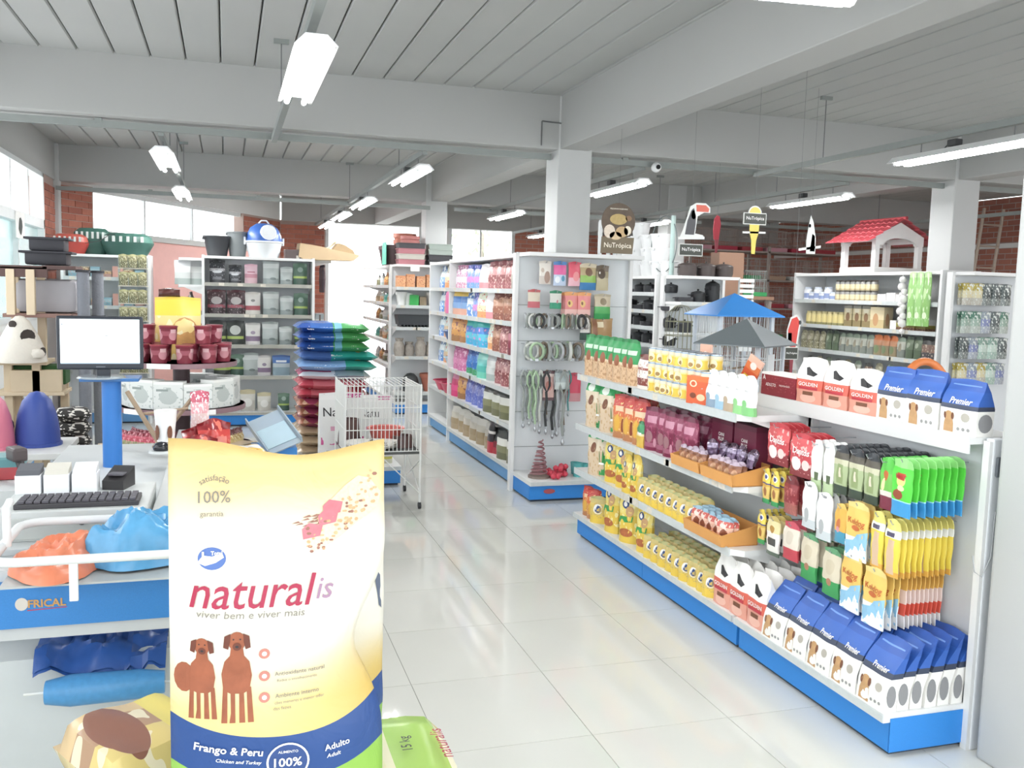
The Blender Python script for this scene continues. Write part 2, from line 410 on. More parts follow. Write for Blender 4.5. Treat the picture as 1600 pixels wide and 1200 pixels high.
# ---------------------------------------------------------------- conduits and lamps
for k, (y, z) in enumerate(((7.55, 2.84), (12.44, 2.79))):
    o = thing('cable_channel', 'grey metal channel under the %s cross beam' % ('nearer' if k == 0 else 'farther'), 'conduit', (0, y, z), group='cross channels')
    MB().box(XL + .03, -.02, -.03, 2.66, .02, .02).box(3.0, -.02, -.03, 6.8, .02, .02).box(7.1, -.02, -.03, XR - .01, .02, .02).build('channel', GREY, o)
    for x in (-.9, .4, 3.35, 4.9, 8): MB().box(x - .025, -.025, .0, x + .025, .025, .036).build('bracket', GREY, o)
ROWS = [(.36, .4, 7.52, 'between the near beam and the camera side'), (-.47, 7.58, 12.6, 'over the tills'), (1.57, 7.58, 17.3, 'over the main aisle'), (3.55, 7.58, 12.6, 'beside the centre column'),
        (4.65, .5, 7.52, 'in the near right bay'), (5.7, 7.58, 12.62, 'over the cages'), (5.3, 12.68, 17, 'before the far brick wall'), (9.3, .5, 7.52, 'over the right bay'), (9.3, 7.58, 12.6, 'over the far right bay')]
for x, y0, y1, wh in ROWS:
    o = thing('cable_channel', 'long grey metal channel %s, running into the shop' % wh, 'conduit', (x, 0, 2.81))
    MB().box(-.02, y0, -.025, .02, y1, .02).build('channel', GREY, o)
    for k, y in enumerate((y0 + 1.2, (y0 + y1) / 2, y1 - 1.0)):
        MB().rod((0, y, .02), (0, y, ZC - 2.81 - .03), .004).build('hanger', WIRE, o)
        MB().box(-.05, y - .015, ZC - 2.81 - .03, .05, y + .015, ZC - 2.81).build('bracket', GREY, o)
HOUS = mat('lamp_housing', '#eceeee', .35)
TUBEM = mat('lit_tube', '#ffffff', .5, var=0, emit=TUBE)
L = 1.22
def lamp_proto():
    o = thing('fluorescent_lamp', 'x', 'ceiling lamp')
    mb = MB().prism([(-.09, 0), (-.045, .045), (.045, .045), (.09, 0), (.075, 0), (.035, .03), (-.035, .03), (-.075, 0)], -L / 2 - .03, L / 2 + .03)
    mb.build('housing', HOUS, o)
    for x in (-.045, .045):
        t = MB().cyl((x, -L / 2 + .03, -.005), .014, L - .06, 10, 'y').build('tube', TUBEM, o, 60)
        for y in (-L / 2, L / 2 - .03): MB().cyl((x, y, -.005), .013, .03, 8, 'y').build('tube_cap', HOUS, t)
    for y in (-.4, .4): MB().rod((0, y, .045), (0, y, .112), .004).build('hanger', WIRE, o)
    mb = MB().bbox(-.03, .05, .055, .03, .13, .1, .008); mb.tube([(0, .13, .08), (.03, .17, .09), (.04, .24, .05)], .005, 5); mb.build('wiring', mat('cable_black', '#3d3f40', .6), o)
    return o
lp = lamp_proto(); first = True
LAMPS = [(.36, 4.6, 'nearest lamp over the tills, hanging large above the feed sack'), (-.47, 8.25, 'lamp over the round snack display'), (-.47, 11.2, 'small lamp before the long high window'),
         (1.57, 8.25, 'lamp over the main aisle nearest the centre column'), (1.57, 11.2, 'second lamp over the main aisle'), (1.57, 13.4, 'third lamp over the main aisle, partly hidden'), (1.57, 15.4, 'farthest lamp over the main aisle'),
         (3.55, 8.2, 'lamp just beyond the centre column above the round sign'), (3.55, 11.8, 'lamp seen between the two central columns'), (5.7, 8.2, 'lamp above the red roofed dog house'),
         (5.7, 12.0, 'lamp behind the round sign, above the white buckets'), (4.65, 5.0, 'lamp cut off by the near column'), (1.38, 2.72, 'lamp cut off by the top of the picture'), (5.3, 15.4, 'tiny far lamp behind the centre column'), (9.3, 5.2, 'fill lamp added unseen over the right bay behind the near column'), (9.3, 8.2, 'fill lamp added unseen over the right bay, farther behind the near column')]  # last two lamps are unseen, added only to brighten the dark rear right
for x, y, lab in LAMPS:
    d = lp if first else dup(lp, (0, 0, 0)); first = False
    d.location = (x, y, 2.67); d['label'] = 'lit fluorescent ' + lab; d['group'] = 'hanging fluorescent lamps'
    if y < 3: d.rotation_euler[2] = PI / 2 - .12
o = thing('security_camera', 'small white round camera on the cross channel', 'camera', (3.62, 7.47, 2.80))
MB().lathe([(.0, -.04), (.035, -.03), (.045, 0), (.035, .03), (0, .04)], 14, axis='y').build('dome', HOUS, o, 60)
MB().cyl((0, -.048, 0), .02, .012, 12, 'y').build('lens', mat('lens_black', '#15171a', .2), o, 40)
o = thing('surface_conduit', 'thin surface conduit on the near beam beside the centre column', 'conduit', (2.52, 7.39, 2.9))
MB().rod((0, 0, 0), (0, 0, .2), .006).rod((0, 0, .2), (.26, 0, .19), .006).build('pipe', WIRE, o)
# ================================================================ SHELVING
SHW = mat('shelf_white', '#e6e7e6', .38, var=.02)
BLUE = mat('base_blue', '#0f86dc', .5, var=.1, vscale=300)
LBLUE = mat('base_pale_blue', '#5f9fd6', .5, var=.08, vscale=200)
RAIL = mat('price_rail', '#c9cfcf', .3, var=.1, vscale=30)
PEG = mat('peg_panel', '#d8dde0', .45, var=.02)
KICK = mat('kick_dark', '#3b4450', .7)
TAGM = mat('price_tag', '#d8d2c4', .7, var=.2, vscale=40)
def unit(label, loc, rz, w, depth, h, shelves, sd=None, sides=True, base=BLUE, deck=True, mods=1, name='shelving_unit', top=True, cat='shelving', cut=0, slats=False, railm=None, top_depth=None):
    o = thing(name, label, cat, loc, rz); sd = sd or depth
    bk = MB().box(0, depth - .03, .1, w, depth, h - .005).build('back_panel', PEG, o)
    if slats:
        for k in range(1, int(h / .3)): MB().box(0, depth - .034, k * .3 + .07, w, depth - .03, k * .3 + .074).build('groove', GREY, bk)
    if base:
        for m in range(mods):
            b = MB().box(m * w / mods + .002, .03, .02, (m + 1) * w / mods - .002, depth - .03, .135).build('base_panel', base, o)
        MB().box(.02, .05, 0, w - .02, depth - .05, .02).build('kick', KICK, o)
    if deck:
        d = MB().box(0, 0, .135, w, depth - .03, .17).build('deck', SHW, o)
        MB().box(0, -.006, .138, w, 0, .168).build('price_rail', railm or RAIL, d)
    for z in shelves:
        c = cut
        s = MB().prism([(0, depth - sd), (w - c, depth - sd), (w, depth - sd + c), (w, depth - .03), (0, depth - .03)], z - .03, z, 'z').build('shelf', SHW, o)
        MB().box(.0, depth - sd - .008, z - .038, w - c, depth - sd, z + .004).build('price_rail', railm or RAIL, s)
        for x in (.01, w - .014): MB().prism([(depth - .03, z - .03), (depth - sd + .05, z - .03), (depth - .03, z - .14)], x, x + .004, 'x').build('bracket', SHW, s)
        tg = random.Random(int(z * 100) + int(w * 97))
        for k in range(int(w * 3)):
            x = tg.uniform(.03, w - .12); MB().box(x, depth - sd - .0095, z - .034, x + .06, depth - sd - .008, z + .0).build('price_tag', TAGM, s)
    if sides:
        for x in (-.03, w): MB().box(x, 0, 0, x + .03, depth, h + .01).build('side_panel', SHW, o)
    else:
        for x in (-.03, w): MB().box(x, depth - .07, 0, x + .03, depth + .0, h).build('post', SHW, o)
    if top:
        td = top_depth or sd
        MB().box(0, depth - td, h - .03, w, depth, h).build('top_shelf', SHW, o)
    return o
HALF = PI / 2
STD = (1.70, 1.42, 1.13, .83, .53)
UMID = unit('tall white shelving of cat and dog food facing the main aisle', (2.33, 9.8, 0), -HALF, 2.40, .45, 2.0, STD, mods=2, base=LBLUE)
UMID2 = unit('tall white shelving section behind the food shelving, basins sticking out', (2.36, 10.95, 0), -HALF, 1.09, .45, 2.0, STD, base=LBLUE)
UEND = unit('white pegboard gondola end hung with leashes, blue base with a red badge', (2.31, 6.80, 0), 0, 1.0, .53, 2.0, (), sides=False, name='gondola_end', slats=True, top_depth=.35)
_b = MB().lathe([(.0, 0), (.05, 0), (.045, .006), (0, .006)], 14, axis='y').build('badge', mat('badge_red', '#b04a4e', .4), UEND, 0, (.17, .024, .085)); _b.scale = (1, 1, .4)
UBLK = unit('white shelving end with black and silver feed bags, blue base', (-.24, 11.2, 0), 0, 1.22, .42, 2.0, (1.69, 1.33, .97, .60), railm=mat('rail_mixed', '#a8a79d', .4, var=.3, vscale=6))
URGT = unit('white shelving side hung with brown garments beside the bright doorway', (1.33, 11.66, 0), HALF, 2.2, .44, 2.0, (1.2, .8), sd=.36, sides=False, name='shelving_unit')
ULFT = unit('white shelving side with grey sacks before the pink wall', (-.62, 13.4, 0), -HALF, 1.72, .44, 1.98, (1.66, 1.3, .9), sd=.36, sides=False)
UPOT = unit('white shelving end with flower pots near the bright doorway', (2.14, 12.02, 0), 0, .72, .42, 2.0, (1.70, 1.46, 1.17, .78, .3), sides=False)
UPTS = unit('white shelving side of small garden goods by the doorway', (2.12, 14.9, 0), -HALF, 2.4, .44, 2.0, (1.72, 1.48, 1.22, .95, .62), sides=False)
UJAR = unit('white shelving with jars and bird seed under the dog house', (6.43, 9.4, 0), -HALF, 2.3, .45, 1.98, (1.68, 1.40, 1.12, .84, .5), mods=2)
UJEN = unit('grey pegboard gondola end hung with bird toys beside the near column', (6.45, 6.5, 0), 0, 1.0, .5, 1.97, (), sides=False, name='gondola_end', top_depth=.3)
UPAN = unit('white shelving end holding black cooking pots', (4.46, 8.5, 0), 0, .68, .42, 1.89, (1.62, 1.30, 1.0, .7), sides=False)
UPNS = unit('white shelving side stacked with black kitchen goods and white buckets', (4.40, 10.9, 0), -HALF, 1.9, .44, 1.89, (1.71, 1.52, 1.34, 1.15, .9, .6), sides=True)
# low gondola on the right: far section with shelves, near section with peg hooks
UFAR = unit('low white gondola section with dog treats on three shelves', (2.30, 5.82, 0), -HALF, 2.10, .43, 1.15, (1.13, .79, .48), sides=False, mods=2, top=False, cut=.05, cat='gondola', name='low_shelving')
UNEAR = unit('low white gondola section with peg hooks next to the near column', (2.30, 3.70, 0), -HALF, 1.04, .43, 1.18, (), sides=False, top=False, cat='gondola', name='low_shelving')
MB().box(-.02, .4, .1, 0, .43, 1.13).build('joint_strip', SHW, UNEAR)
MB().box(-.45, .31, 1.165, 1.03, .58, 1.19).build('top_shelf', SHW, UNEAR); MB().box(-.45, .302, 1.13, 1.03, .31, 1.195).build('top_lip', SHW, UNEAR)
MB().bbox(1.035, .375, 0, 1.075, .435, 1.19, .006).build('end_post', mat('post_white', '#dfe3e8', .35), UNEAR)
MB().bbox(1.076, .385, 1.05, 1.09, .425, 1.125, .006).build('lock_plate', mat('dark_grip', '#5b6068', .5), UNEAR)
MB().box(1.041, .03, .02, 1.044, .40, .15).build('base_end_panel', BLUE, UNEAR)
ch = [(1.078, .402 - .02 * math.sin(k / 12 * PI), .86 - .28 * math.sin(k / 12 * PI) ** .7 if k < 12 else .8) for k in range(13)]
MB().tube([(1.08, .40, .92), (1.085, .39, .75), (1.09, .35, .68), (1.085, .32, .70), (1.08, .31, .76)], .0025, 5).build('hanging_cord', mat('cord_grey', '#aeb2b6', .5), UNEAR)
UBAK = unit('far side of the low gondola carrying bird cages', (3.22, 2.67, 0), HALF, 3.15, .43, 1.12, (.8, .45), sides=False, top=True, cat='gondola', name='low_shelving')
# units in the back left corner
UCAN = unit('white shelving of cans and boxes in the corner by the high window', (-1.78, 11.6, 0), 0, .9, .42, 1.98, (1.72, 1.39, 1.02, .7), base=LBLUE)
ULW = unit('long low white platform along the street wall, pale blue base', (-1.58, 7.2, 0), HALF, 4.3, .40, .5, (), sides=False, base=LBLUE, mods=4, top=False, cat='platform', name='display_platform')
# ================================================================ GOODS: helpers
W_ = mat('print_white', '#f4f3f0', .5, var=0); K_ = mat('print_black', '#2c2b2e', .5, var=0); N_ = mat('print_navy', '#2b4a86', .5, var=0)
RD = mat('print_red', '#c22a3c', .5, var=0); BN = mat('print_brown', '#7a4a30', .6, var=.25, vscale=60); OR_ = mat('print_orange', '#c8641e', .5, var=0); GR_ = mat('print_grey', '#9a9a98', .5, var=0)
GD = mat('print_golden_dog', '#c69a66', .6, var=.2, vscale=50); GN_ = mat('print_green', '#2f9a4a', .5, var=0)
PROTO = {}
def put(k, x, y, z, rz, label, group=None, rx=0, ry=0, scale=None):
    if k not in PROTO: PROTO[k] = [KINDS[k](), False]
    root, used = PROTO[k]
    if not used:
        PROTO[k][1] = True; root.location = (x, y, z); root.rotation_euler = (rx, ry, rz)
        if scale: root.scale = scale if hasattr(scale, '__len__') else (scale,) * 3
        root['label'] = label
        if group: root['group'] = group
        return root
    # copy from the first one
    r = dup(root, (x, y, z), rz, label, group, rx, ry, scale if scale else (1, 1, 1))
    if not group and 'group' in r: del r['group']
    return r
KINDS = {}
def bag(k, name, cat, w, h, d, m, kind='stand', letters=(), extra=None, **kw):
    def make():
        mb, S = pouch(w, h, d, kind=kind, **kw)
        o = link(name, mb.mesh(name, 40), m); o['category'] = cat
        for (t, wd, cx, cz, lm, *rest) in letters:
            lettering('lettering', t, wd, S, cx, cz, lm, o, *(rest or (.012,)))
        if extra: extra(o, S, w, h, d)
        return o
    KINDS[k] = make
def dog_print(o, S, cx, cz, s, m):
    """sitting dog printed on the pack: body, head, ears"""
    body = [(-.3, -.5), (.32, -.5), (.3, -.1), (.2, .18), (-.2, .18), (-.3, -.1)]
    decal('dog_print', [(cx + x * s, cz + z * s) for x, z in body], S, m, o, .0012)
    decal('dog_print', oval(cx, cz + .3 * s, .22 * s, .22 * s, 12), S, m, o, .0016)
    for e in (-1, 1): decal('ear_print', oval(cx + e * .22 * s, cz + .28 * s, .08 * s, .18 * s, 8), S, BN, o, .002)
def boxed(k, name, cat, w, h, d, m, letters=(), extra=None):
    def make():
        mb = MB(); mb.bbox(-w / 2, -d / 2, 0, w / 2, d / 2, h, .002); me = mb.mesh(name)
        ul = me.uv_layers.new(name='UVMap')
        for p in me.polygons:
            for li in p.loop_indices:
                v = me.vertices[me.loops[li].vertex_index].co; ul.data[li].uv = (v.x / w + .5 if abs(p.normal.y) > .5 else v.y / d + .5, v.z / h)
        o = link(name, me, m); o['category'] = cat
        for (t, wd, cx, cz, lm, *rest) in letters: lettering('lettering', t, wd, flatS(-d / 2), cx, cz, lm, o, *(rest or (.012,)))
        if extra: extra(o, flatS(-d / 2), w, h, d)
        return o
    KINDS[k] = make
def revolve(k, name, cat, prof, m, parts=(), n=18):
    """turned thing: body profile + further turned parts [(part name, profile, material)]"""
    def make():
        o = link(name, MB().lathe(prof, n, uv=True).mesh(name, 40), m); o['category'] = cat
        for pn, pp, pm in parts: MB().lathe(pp, n, uv=True).build(pn, pm, o, 40)
        return o
    KINDS[k] = make
def hang(k, name, cat, w, h, d, m, header=None, letters=(), extra=None, **kw):
    """pack hung by its top edge: origin at the hook hole"""
    def make():
        mb, S0 = pouch(w, h, d, top=.13, kind='hang', nx=6, nz=8, **kw)
        mb.v = [(x, y, z - h * .96) for x, y, z in mb.v]
        S = lambda x, z: (x, S0(x, z + h * .96)[1], z)
        o = link(name, mb.mesh(name, 40), m); o['category'] = cat
        if header: MB().box(-w / 2, -.002, -h * .06, w / 2, .002, h * .06).build('header_card', header, o)
        for (t, wd, cx, cz, lm, *rest) in letters: lettering('lettering', t, wd, S, cx, cz - h * .96, lm, o, *(rest or (.012,)))
        if extra: extra(o, S, w, h, d)
        return o
    KINDS[k] = make
FX = -HALF   # goods facing the aisle (-x)
def hook_row(unit_obj, xl, z, length, depth):
    """wire peg hook, a part of the unit (local x, height)"""
    mb = MB().tube([(xl, depth - .03, z), (xl, depth - .03 - length, z + .004), (xl, depth - .03 - length - .01, z + .02)], .003, 5)
    mb.build('peg_hook', mat('chrome_wire', '#c8ccd0', .25, .8), unit_obj)

# ---------------------------------------------------------------- low gondola, far section
TAN = '#d8b48a'; GRN = '#17964b'
bag('grn', 'treat_bag', 'treat bag', .125, .275, .05, pack('grn_pack', [(0, TAN), (.42, '#e6cfae'), (.47, GRN), (.93, '#0f7d3c')], [(.5, .5, .22, .13, '#9a5a36'), (.5, .72, .36, .05, '#cfe8cf', 'r')], busy=(14, '#b98d62', .56, 0, .4)))
TOPF = 'on the top shelf of the low gondola'
for i, y in enumerate((5.76, 5.64, 5.52, 5.40, 5.29, 5.18, 5.08)):
    put('grn', 2.365 + .008 * (i % 2), y, 1.13, FX + 0.3 + R.uniform(-.12, .12), 'slim green and tan treat bag on the low gondola top shelf, %s along' % ORD[i], 'green treat bags')
bag('brw', 'treat_bag', 'treat bag', .17, .20, .06, pack('brw_pack', [(0, '#e9e2da'), (.1, '#8a4238'), (.32, '#f1ece6'), (.55, '#a04a3c'), (.62, '#efe6e0'), (.85, '#7c2f2a')], busy=(9, '#c9a89a', .58, .1, .8)))
put('brw', 2.36, 4.90, 1.13, FX, 'white and brown snack pouch between green bags and yellow cans')
CANM = pack('can_label', [(0, '#c9ccce'), (.06, '#e7c322'), (.62, '#ecd98f'), (.72, '#e9dcc0'), (.92, '#7fa9cf')], [(.5, .4, .3, .3, '#f2e6b8'), (.5, .3, .2, .14, '#a07a3a')], rough=.3)
revolve('can', 'food_can', 'can', [(.034, 0), (.037, .004), (.0365, .008), (.0365, .076), (.037, .08), (.035, .083)], CANM, [('can_lid', [(.0, .079), (.033, .079), (.034, .082)], mat('can_metal', '#c4ccd4', .25, .9, var=.02)), ('can_rim', [(.0355, .08), (.0378, .081), (.0378, .0845), (.0355, .0845)], mat('can_rim', '#cfd5da', .25, .9))], 16)
for lay in range(3):
    for i in range(9 if lay < 2 else 8):
        put('can', 2.345 + .01 * R.random(), 4.76 - i * .0765 - .004 * lay, 1.13 + lay * .0848, R.uniform(0, 6), 'yellow pet food can, %s layer, %s from the far end' % (('lowest', 'middle', 'top')[lay], ORD[i]), 'stacked yellow cans')
for i in range(8): put('can', 2.425, 4.74 - i * .0765, 1.13 + .1696, R.uniform(0, 6), 'yellow pet food can in the back row of the top layer, %s' % ORD[i], 'stacked yellow cans')
for i in range(8):
    for lay in range(2): put('can', 2.425, 4.74 - i * .0765, 1.13 + .0848 * lay, R.uniform(0, 6), 'yellow can behind the front row, %s layer, %s from far end' % (('lowest', 'middle')[lay], ORD[i]), 'cans behind the front row')
boxed('obx', 'snack_box', 'box', .15, .145, .05, pack('obx_pack', [(0, '#d2571f'), (.8, '#dd6a26')], [(.3, .72, .16, .12, '#f0d9b8'), (.3, .72, .1, .08, '#d2571f'), (.3, .3, .14, .1, '#7a3a1c'), (.65, .25, .18, .12, '#e9c49a')]))
put('obx', 2.325, 4.17, 1.13, FX + .35, 'orange snack box in front of the cans')
for i, (y, c) in enumerate(((4.07, '#8aa0b4'), (3.98, '#9cc2d8'), (3.90, '#b9a48a'), (3.81, '#8fce84'), (3.73, '#7fc77a'))):
    kk = 'wp%d' % i
    bag(kk, 'snack_pouch', 'pouch', .105, .185, .05, pack('wp_pack%d' % i, [(0, c), (.22, '#eef0ee'), (.3, '#f6f6f4')], [(.4, .25, .2, .14, c), (.5, .62, .25, .02, '#c9c9c9', 'r')]))
    put(kk, 2.34, y, 1.13, FX, 'white snack pouch on the top shelf with %s foot, %s from the cans' % (('slate', 'sky blue', 'sand', 'leaf green', 'pale green')[i], ORD[i]), 'white snack pouches')
boxed('otg', 'display_card', 'card', .1, .16, .012, pack('otg_pack', [(0, '#d9541f'), (.6, '#e0763a'), (.8, '#e9b7a0')], [(.5, .26, .34, .18, '#e8c21e', 'r'), (.5, .26, .24, .08, '#5d8a2c'), (.5, .75, .22, .1, '#f0e6e0')]))
put('otg', 2.56, 4.55, 1.16, FX + .15, 'upright orange and yellow card behind the cans', None, scale=(1, 1, 1.6))
put('otg', 2.60, 4.22, 1.20, FX + .3, 'tilted orange and yellow card beside the wine red box', None, ry=.5, scale=(1, 1, 1.2))
# second shelf
def side_band(o, S, w, h, d):
    decal('green_band', [(w * .18, .01), (w * .42, .01), (w * .42, h * .95), (w * .18, h * .95)], S, GN_, o, .0012, 2); decal('dog_print', oval(-w * .12, h * .55, w * .13, h * .1, 14), S, BN, o, .0015)
    decal('band_line', [(w * .16, h * .24), (w * .44, h * .24), (w * .44, h * .28), (w * .16, h * .28)], S, W_, o, .002, 1)
bag('gbig', 'chow_bag', 'feed bag', .21, .33, .10, pack('gbig_pack', [(0, '#d9c1a0'), (.5, '#e2d2b6'), (.72, '#2fa45c'), (.9, '#0f7a3a')], [(.3, .8, .2, .08, '#e9f2e6')], rough=.2, busy=(8, '#c9a77c', .58, 0, .6)), extra=side_band, wr=.006)
for i, y in enumerate((5.66, 5.42)): put('gbig', 2.385, y, .79, FX + .4, 'big shiny green and tan bag at the %s of the second shelf' % ('far end', 'far end, nearer copy')[i], 'big green feed bags')
put('gbig', 2.375, 5.56, .48, FX + .4, 'big shiny green bag overhanging the third shelf', 'big green feed bags', scale=1.02)
bag('org', 'snack_pouch', 'pouch', .15, .27, .07, pack('org_pack', [(0, '#b97a4a'), (.15, '#d8952f'), (.5, '#d9672c'), (.72, '#c8392e'), (.95, '#a82a26')], [(.55, .68, .34, .06, '#eac9a0', 'r'), (.4, .35, .16, .2, '#e0ac2c'), (.75, .3, .1, .16, '#8a3a20')], busy=(12, '#efcf8a', .62, .1, .9)))
for i, y in enumerate((5.20, 5.06, 4.92)): put('org', 2.36, y, .79, FX + 0.3 + R.uniform(-.1, .1), 'orange and red snack pouch on the second shelf, %s from the far end' % ORD[i], 'orange snack pouches')
for i, y in enumerate((5.14, 5.0)): put('org', 2.47, y, .79, FX, 'orange and red snack pouch in the back row, %s' % ORD[i], 'orange snack pouches')
bag('gfir', 'snack_pouch', 'pouch', .09, .15, .04, pack('gfir_pack', [(0, '#d9b23a'), (.45, '#e6d9a0'), (.55, '#2f8f57'), (.9, '#1f7040')], [(.5, .55, .35, .04, '#f0efe6', 'r')]))
put('gfir', 2.325, 4.845, .79, FX, 'small yellow pouch with a green top on the second shelf')
WINE = '#7c1f43'
bag('wine', 'snack_pouch', 'pouch', .13, .25, .05, pack('wine_pack', [(0, WINE), (.08, '#a25a72'), (.18, WINE), (.55, '#8e2d52'), (.9, '#691a38')], [(.5, .72, .3, .08, '#c98aa0', 'r'), (.4, .32, .2, .14, '#9d6f74'), (.75, .2, .08, .1, '#c48a9a')], rough=.28, busy=(10, '#a8506f', .6, .1, .9)))
for i, y in enumerate((4.74, 4.63, 4.52, 4.41, 4.30)): put('wine', 2.35 + .02 * (i % 2), y, .79, FX + 0.3 + R.uniform(-.15, .15), 'wine red pouch on the second shelf, %s from the far end' % ORD[i], 'wine red pouches')
for i, y in enumerate((4.70, 4.57, 4.44, 4.33)): put('wine', 2.45, y, .79, FX + 0.3 + R.uniform(-.1, .1), 'wine red pouch in the back row, %s from the far end' % ORD[i], 'wine red pouches')
boxed('winebox', 'display_box', 'box', .2, .27, .1, pack('winebox_pack', [(0, '#6e1a3a'), (.9, '#5c1530')]), [('CANI', .055, 0, .19, W_), ('PLUS', .055, 0, .165, W_)])
for i, y in enumerate((4.12, 3.90)): put('winebox', 2.48, y, .79, FX, 'dark wine display box behind the sachet tray, %s one' % ('farther', 'nearer')[i], 'wine display boxes')
def tray_kind(k, w, d, h, m, lip):
    def make():
        o = thing('display_tray', 'x', 'tray'); t = .004
        mb = MB().box(-w / 2, -d / 2, 0, w / 2, d / 2, t).prism([(-d / 2, 0), (-d / 2 + t, 0), (-d / 2 + t, lip), (-d / 2 - .01, lip)], -w / 2, w / 2, 'x').box(-w / 2, d / 2 - t, 0, w / 2, d / 2, h)
        mb.build('tray_body', m, o)
        for x in (-w / 2, w / 2 - t): MB().prism([(-d / 2, 0), (d / 2, 0), (d / 2, h), (-d / 2, lip)], x, x + t, 'x').build('tray_side', m, o)
        return o
    KINDS[k] = make
tray_kind('otray', .30, .20, .10, mat('orange_card', '#dd9a45', .6), .055)
bag('foil', 'sachet', 'sachet', .07, .10, .016, pack('foil_pack', [(0, '#a06a48'), (.7, '#8a5a44'), (.85, '#b9a7b8')], [(.5, .45, .3, .2, '#c99a72')], rough=.25), edge=.6)
for j, (y, z) in enumerate(((4.20, .79), (3.88, .79))):
    put('otray', 2.37, y, z, FX, 'orange card tray of sachets on the second shelf, %s tray' % ('farther', 'nearer')[j], 'orange sachet trays')
    for i in range(10): put('foil', 2.315 + .03 * (i // 4), y + .1 - .066 * (i % 4), z + .006, FX + 0.3 + R.uniform(-.2, .2), 'brown foil sachet in the %s orange tray, %s of the %s row' % (('farther', 'nearer')[j], ORD[i % 4], ('front', 'middle', 'back')[i // 4]), 'brown sachets in the %s orange tray' % ('farther', 'nearer')[j], ry=0)
bag('foilp', 'sachet', 'sachet', .06, .08, .02, pack('foilp_pack', [(0, '#6f5a78'), (.5, '#a79ab4'), (.8, '#5f4a5c')], rough=.2, metal=.4), edge=.6)
for i in range(9): put('foilp', 2.36 + .03 * (i % 2), 4.08 - .043 * i, .795 + .085, FX + R.uniform(-.5, .5), 'small violet foil sachet heaped over the orange trays, %s from the far end' % ORD[i], 'violet foil sachets', rx=R.uniform(-.4, .1))
# third shelf and base: yellow bags
YEL = '#e9c62f'
def ylogo(o, S, w, h, d):
    decal('logo_print', oval(-w * .1, h * .74, w * .18, w * .18, 14), S, N_, o, .0012); decal('logo_core', oval(-w * .1, h * .74, w * .1, w * .1, 12), S, W_, o, .0018)
    decal('dog_print', oval(w * .14, h * .62, w * .2, h * .1, 14), S, GD, o, .0015)
    decal('green_flash', [(-w * .38, h * .38), (w * .3, h * .42), (w * .34, h * .53), (-w * .34, h * .5)], S, GN_, o, .002, 1)
    decal('food_print', oval(0, h * .2, w * .34, h * .08, 14), S, mat('print_kibble', '#b3632e', .6, var=.4, vscale=90), o, .0012)
bag('ytal', 'feed_bag', 'feed bag', .14, .29, .07, pack('ytal_pack', [(0, YEL), (.55, '#efd96a'), (.8, YEL)], busy=(9, '#f3e6a0', .6, .1, .9)), extra=ylogo)
def ylogo2(o, S, w, h, d):
    decal('logo_print', oval(0, h * .55, w * .26, w * .26, 12), S, W_, o, .0012); decal('logo_core', oval(0, h * .55, w * .18, w * .18, 12), S, N_, o, .0018)
bag('ysml', 'snack_pouch', 'pouch', .105, .14, .035, pack('ysml_pack', [(0, YEL), (.3, '#dcc05a'), (.75, '#c9b56a'), (.9, '#aeb070')], busy=(10, '#c9a95a', .6, .2, 1)), extra=ylogo2)
for i, y in enumerate((5.33, 5.16)): put('ytal', 2.37, y, .48, FX + 0.35 + R.uniform(-.1, .1), 'tall yellow dog food bag on the third shelf, %s from the far end' % ORD[i], 'tall yellow bags')
put('ytal', 2.335, 5.03, .48, FX, 'shorter yellow dog food bag on the third shelf, in front', 'tall yellow bags', scale=.8)
put('ytal', 2.335, 4.90, .48, FX, 'shorter yellow dog food bag on the third shelf, beside the small pouches', 'tall yellow bags', scale=.86)
for i in range(8):
    for r in range(2): put('ysml', 2.325 + r * .07, 4.78 - .085 * i, .48 + .012 * r, FX + 0.4 + R.uniform(-.2, .2), 'small yellow pouch on the third shelf, %s of the %s row' % (ORD[i], ('front', 'back')[r]), 'small yellow pouches')
bag('pnk', 'sachet', 'sachet', .09, .12, .03, pack('pnk_pack', [(0, '#d88a66'), (.4, '#e3b39a'), (.65, '#c8564a'), (.88, '#8fb4c8')], [(.5, .4, .24, .18, '#8a4a30'), (.4, .7, .2, .1, '#f0e2d8')], busy=(9, '#f2d9cc', .6, .1, .9)))
for j, y in enumerate((4.02, 3.84)): pass
put('otray', 2.37, 3.99, .48, FX, 'orange card tray of pink sachets on the third shelf', scale=(1.25, 1, 1))
for i in range(12): put('pnk', 2.32 + .035 * (i // 5), 4.12 - .066 * (i % 5), .486, FX + 0.3 + R.uniform(-.3, .3), 'pink and brown sachet in the third shelf tray, %s' % ('%s of the %s row' % (ORD[i % 5], ('front', 'middle', 'back')[i // 5])), 'pink sachets', ry=0)
for i, y in enumerate((5.70, 5.60)): put('org', 2.36, y, .17, FX + 0.3 + .3 * i, 'red and orange pouch on the gondola base, %s of two' % ('outermost', 'inner')[i], 'orange snack pouches', scale=.75)
put('ysml', 2.35, 5.49, .17, FX + 0.4 + .3, 'small olive yellow pouch on the gondola base beside red pouches', 'small yellow pouches', scale=1.25)
for i, y in enumerate((5.27, 5.02, 4.80)): put('ytal', 2.355, y, .17, FX + 0.35 + (-.2, .1, -.1)[i], 'tall yellow dog food bag on the gondola base, %s from the far end' % ORD[i], 'tall yellow bags', scale=(1.15, 1.1, 1.0)[i])
for i in range(9):
    for r in range(3): put('ysml', 2.335 + r * .075, 4.67 - .086 * i, .17 + .004 * r, FX + 0.4 + R.uniform(-.25, .25), 'small yellow pouch on the gondola base, %s of the %s row' % (ORD[i], ('front', 'middle', 'back')[r]), 'small yellow pouches', rx=0)

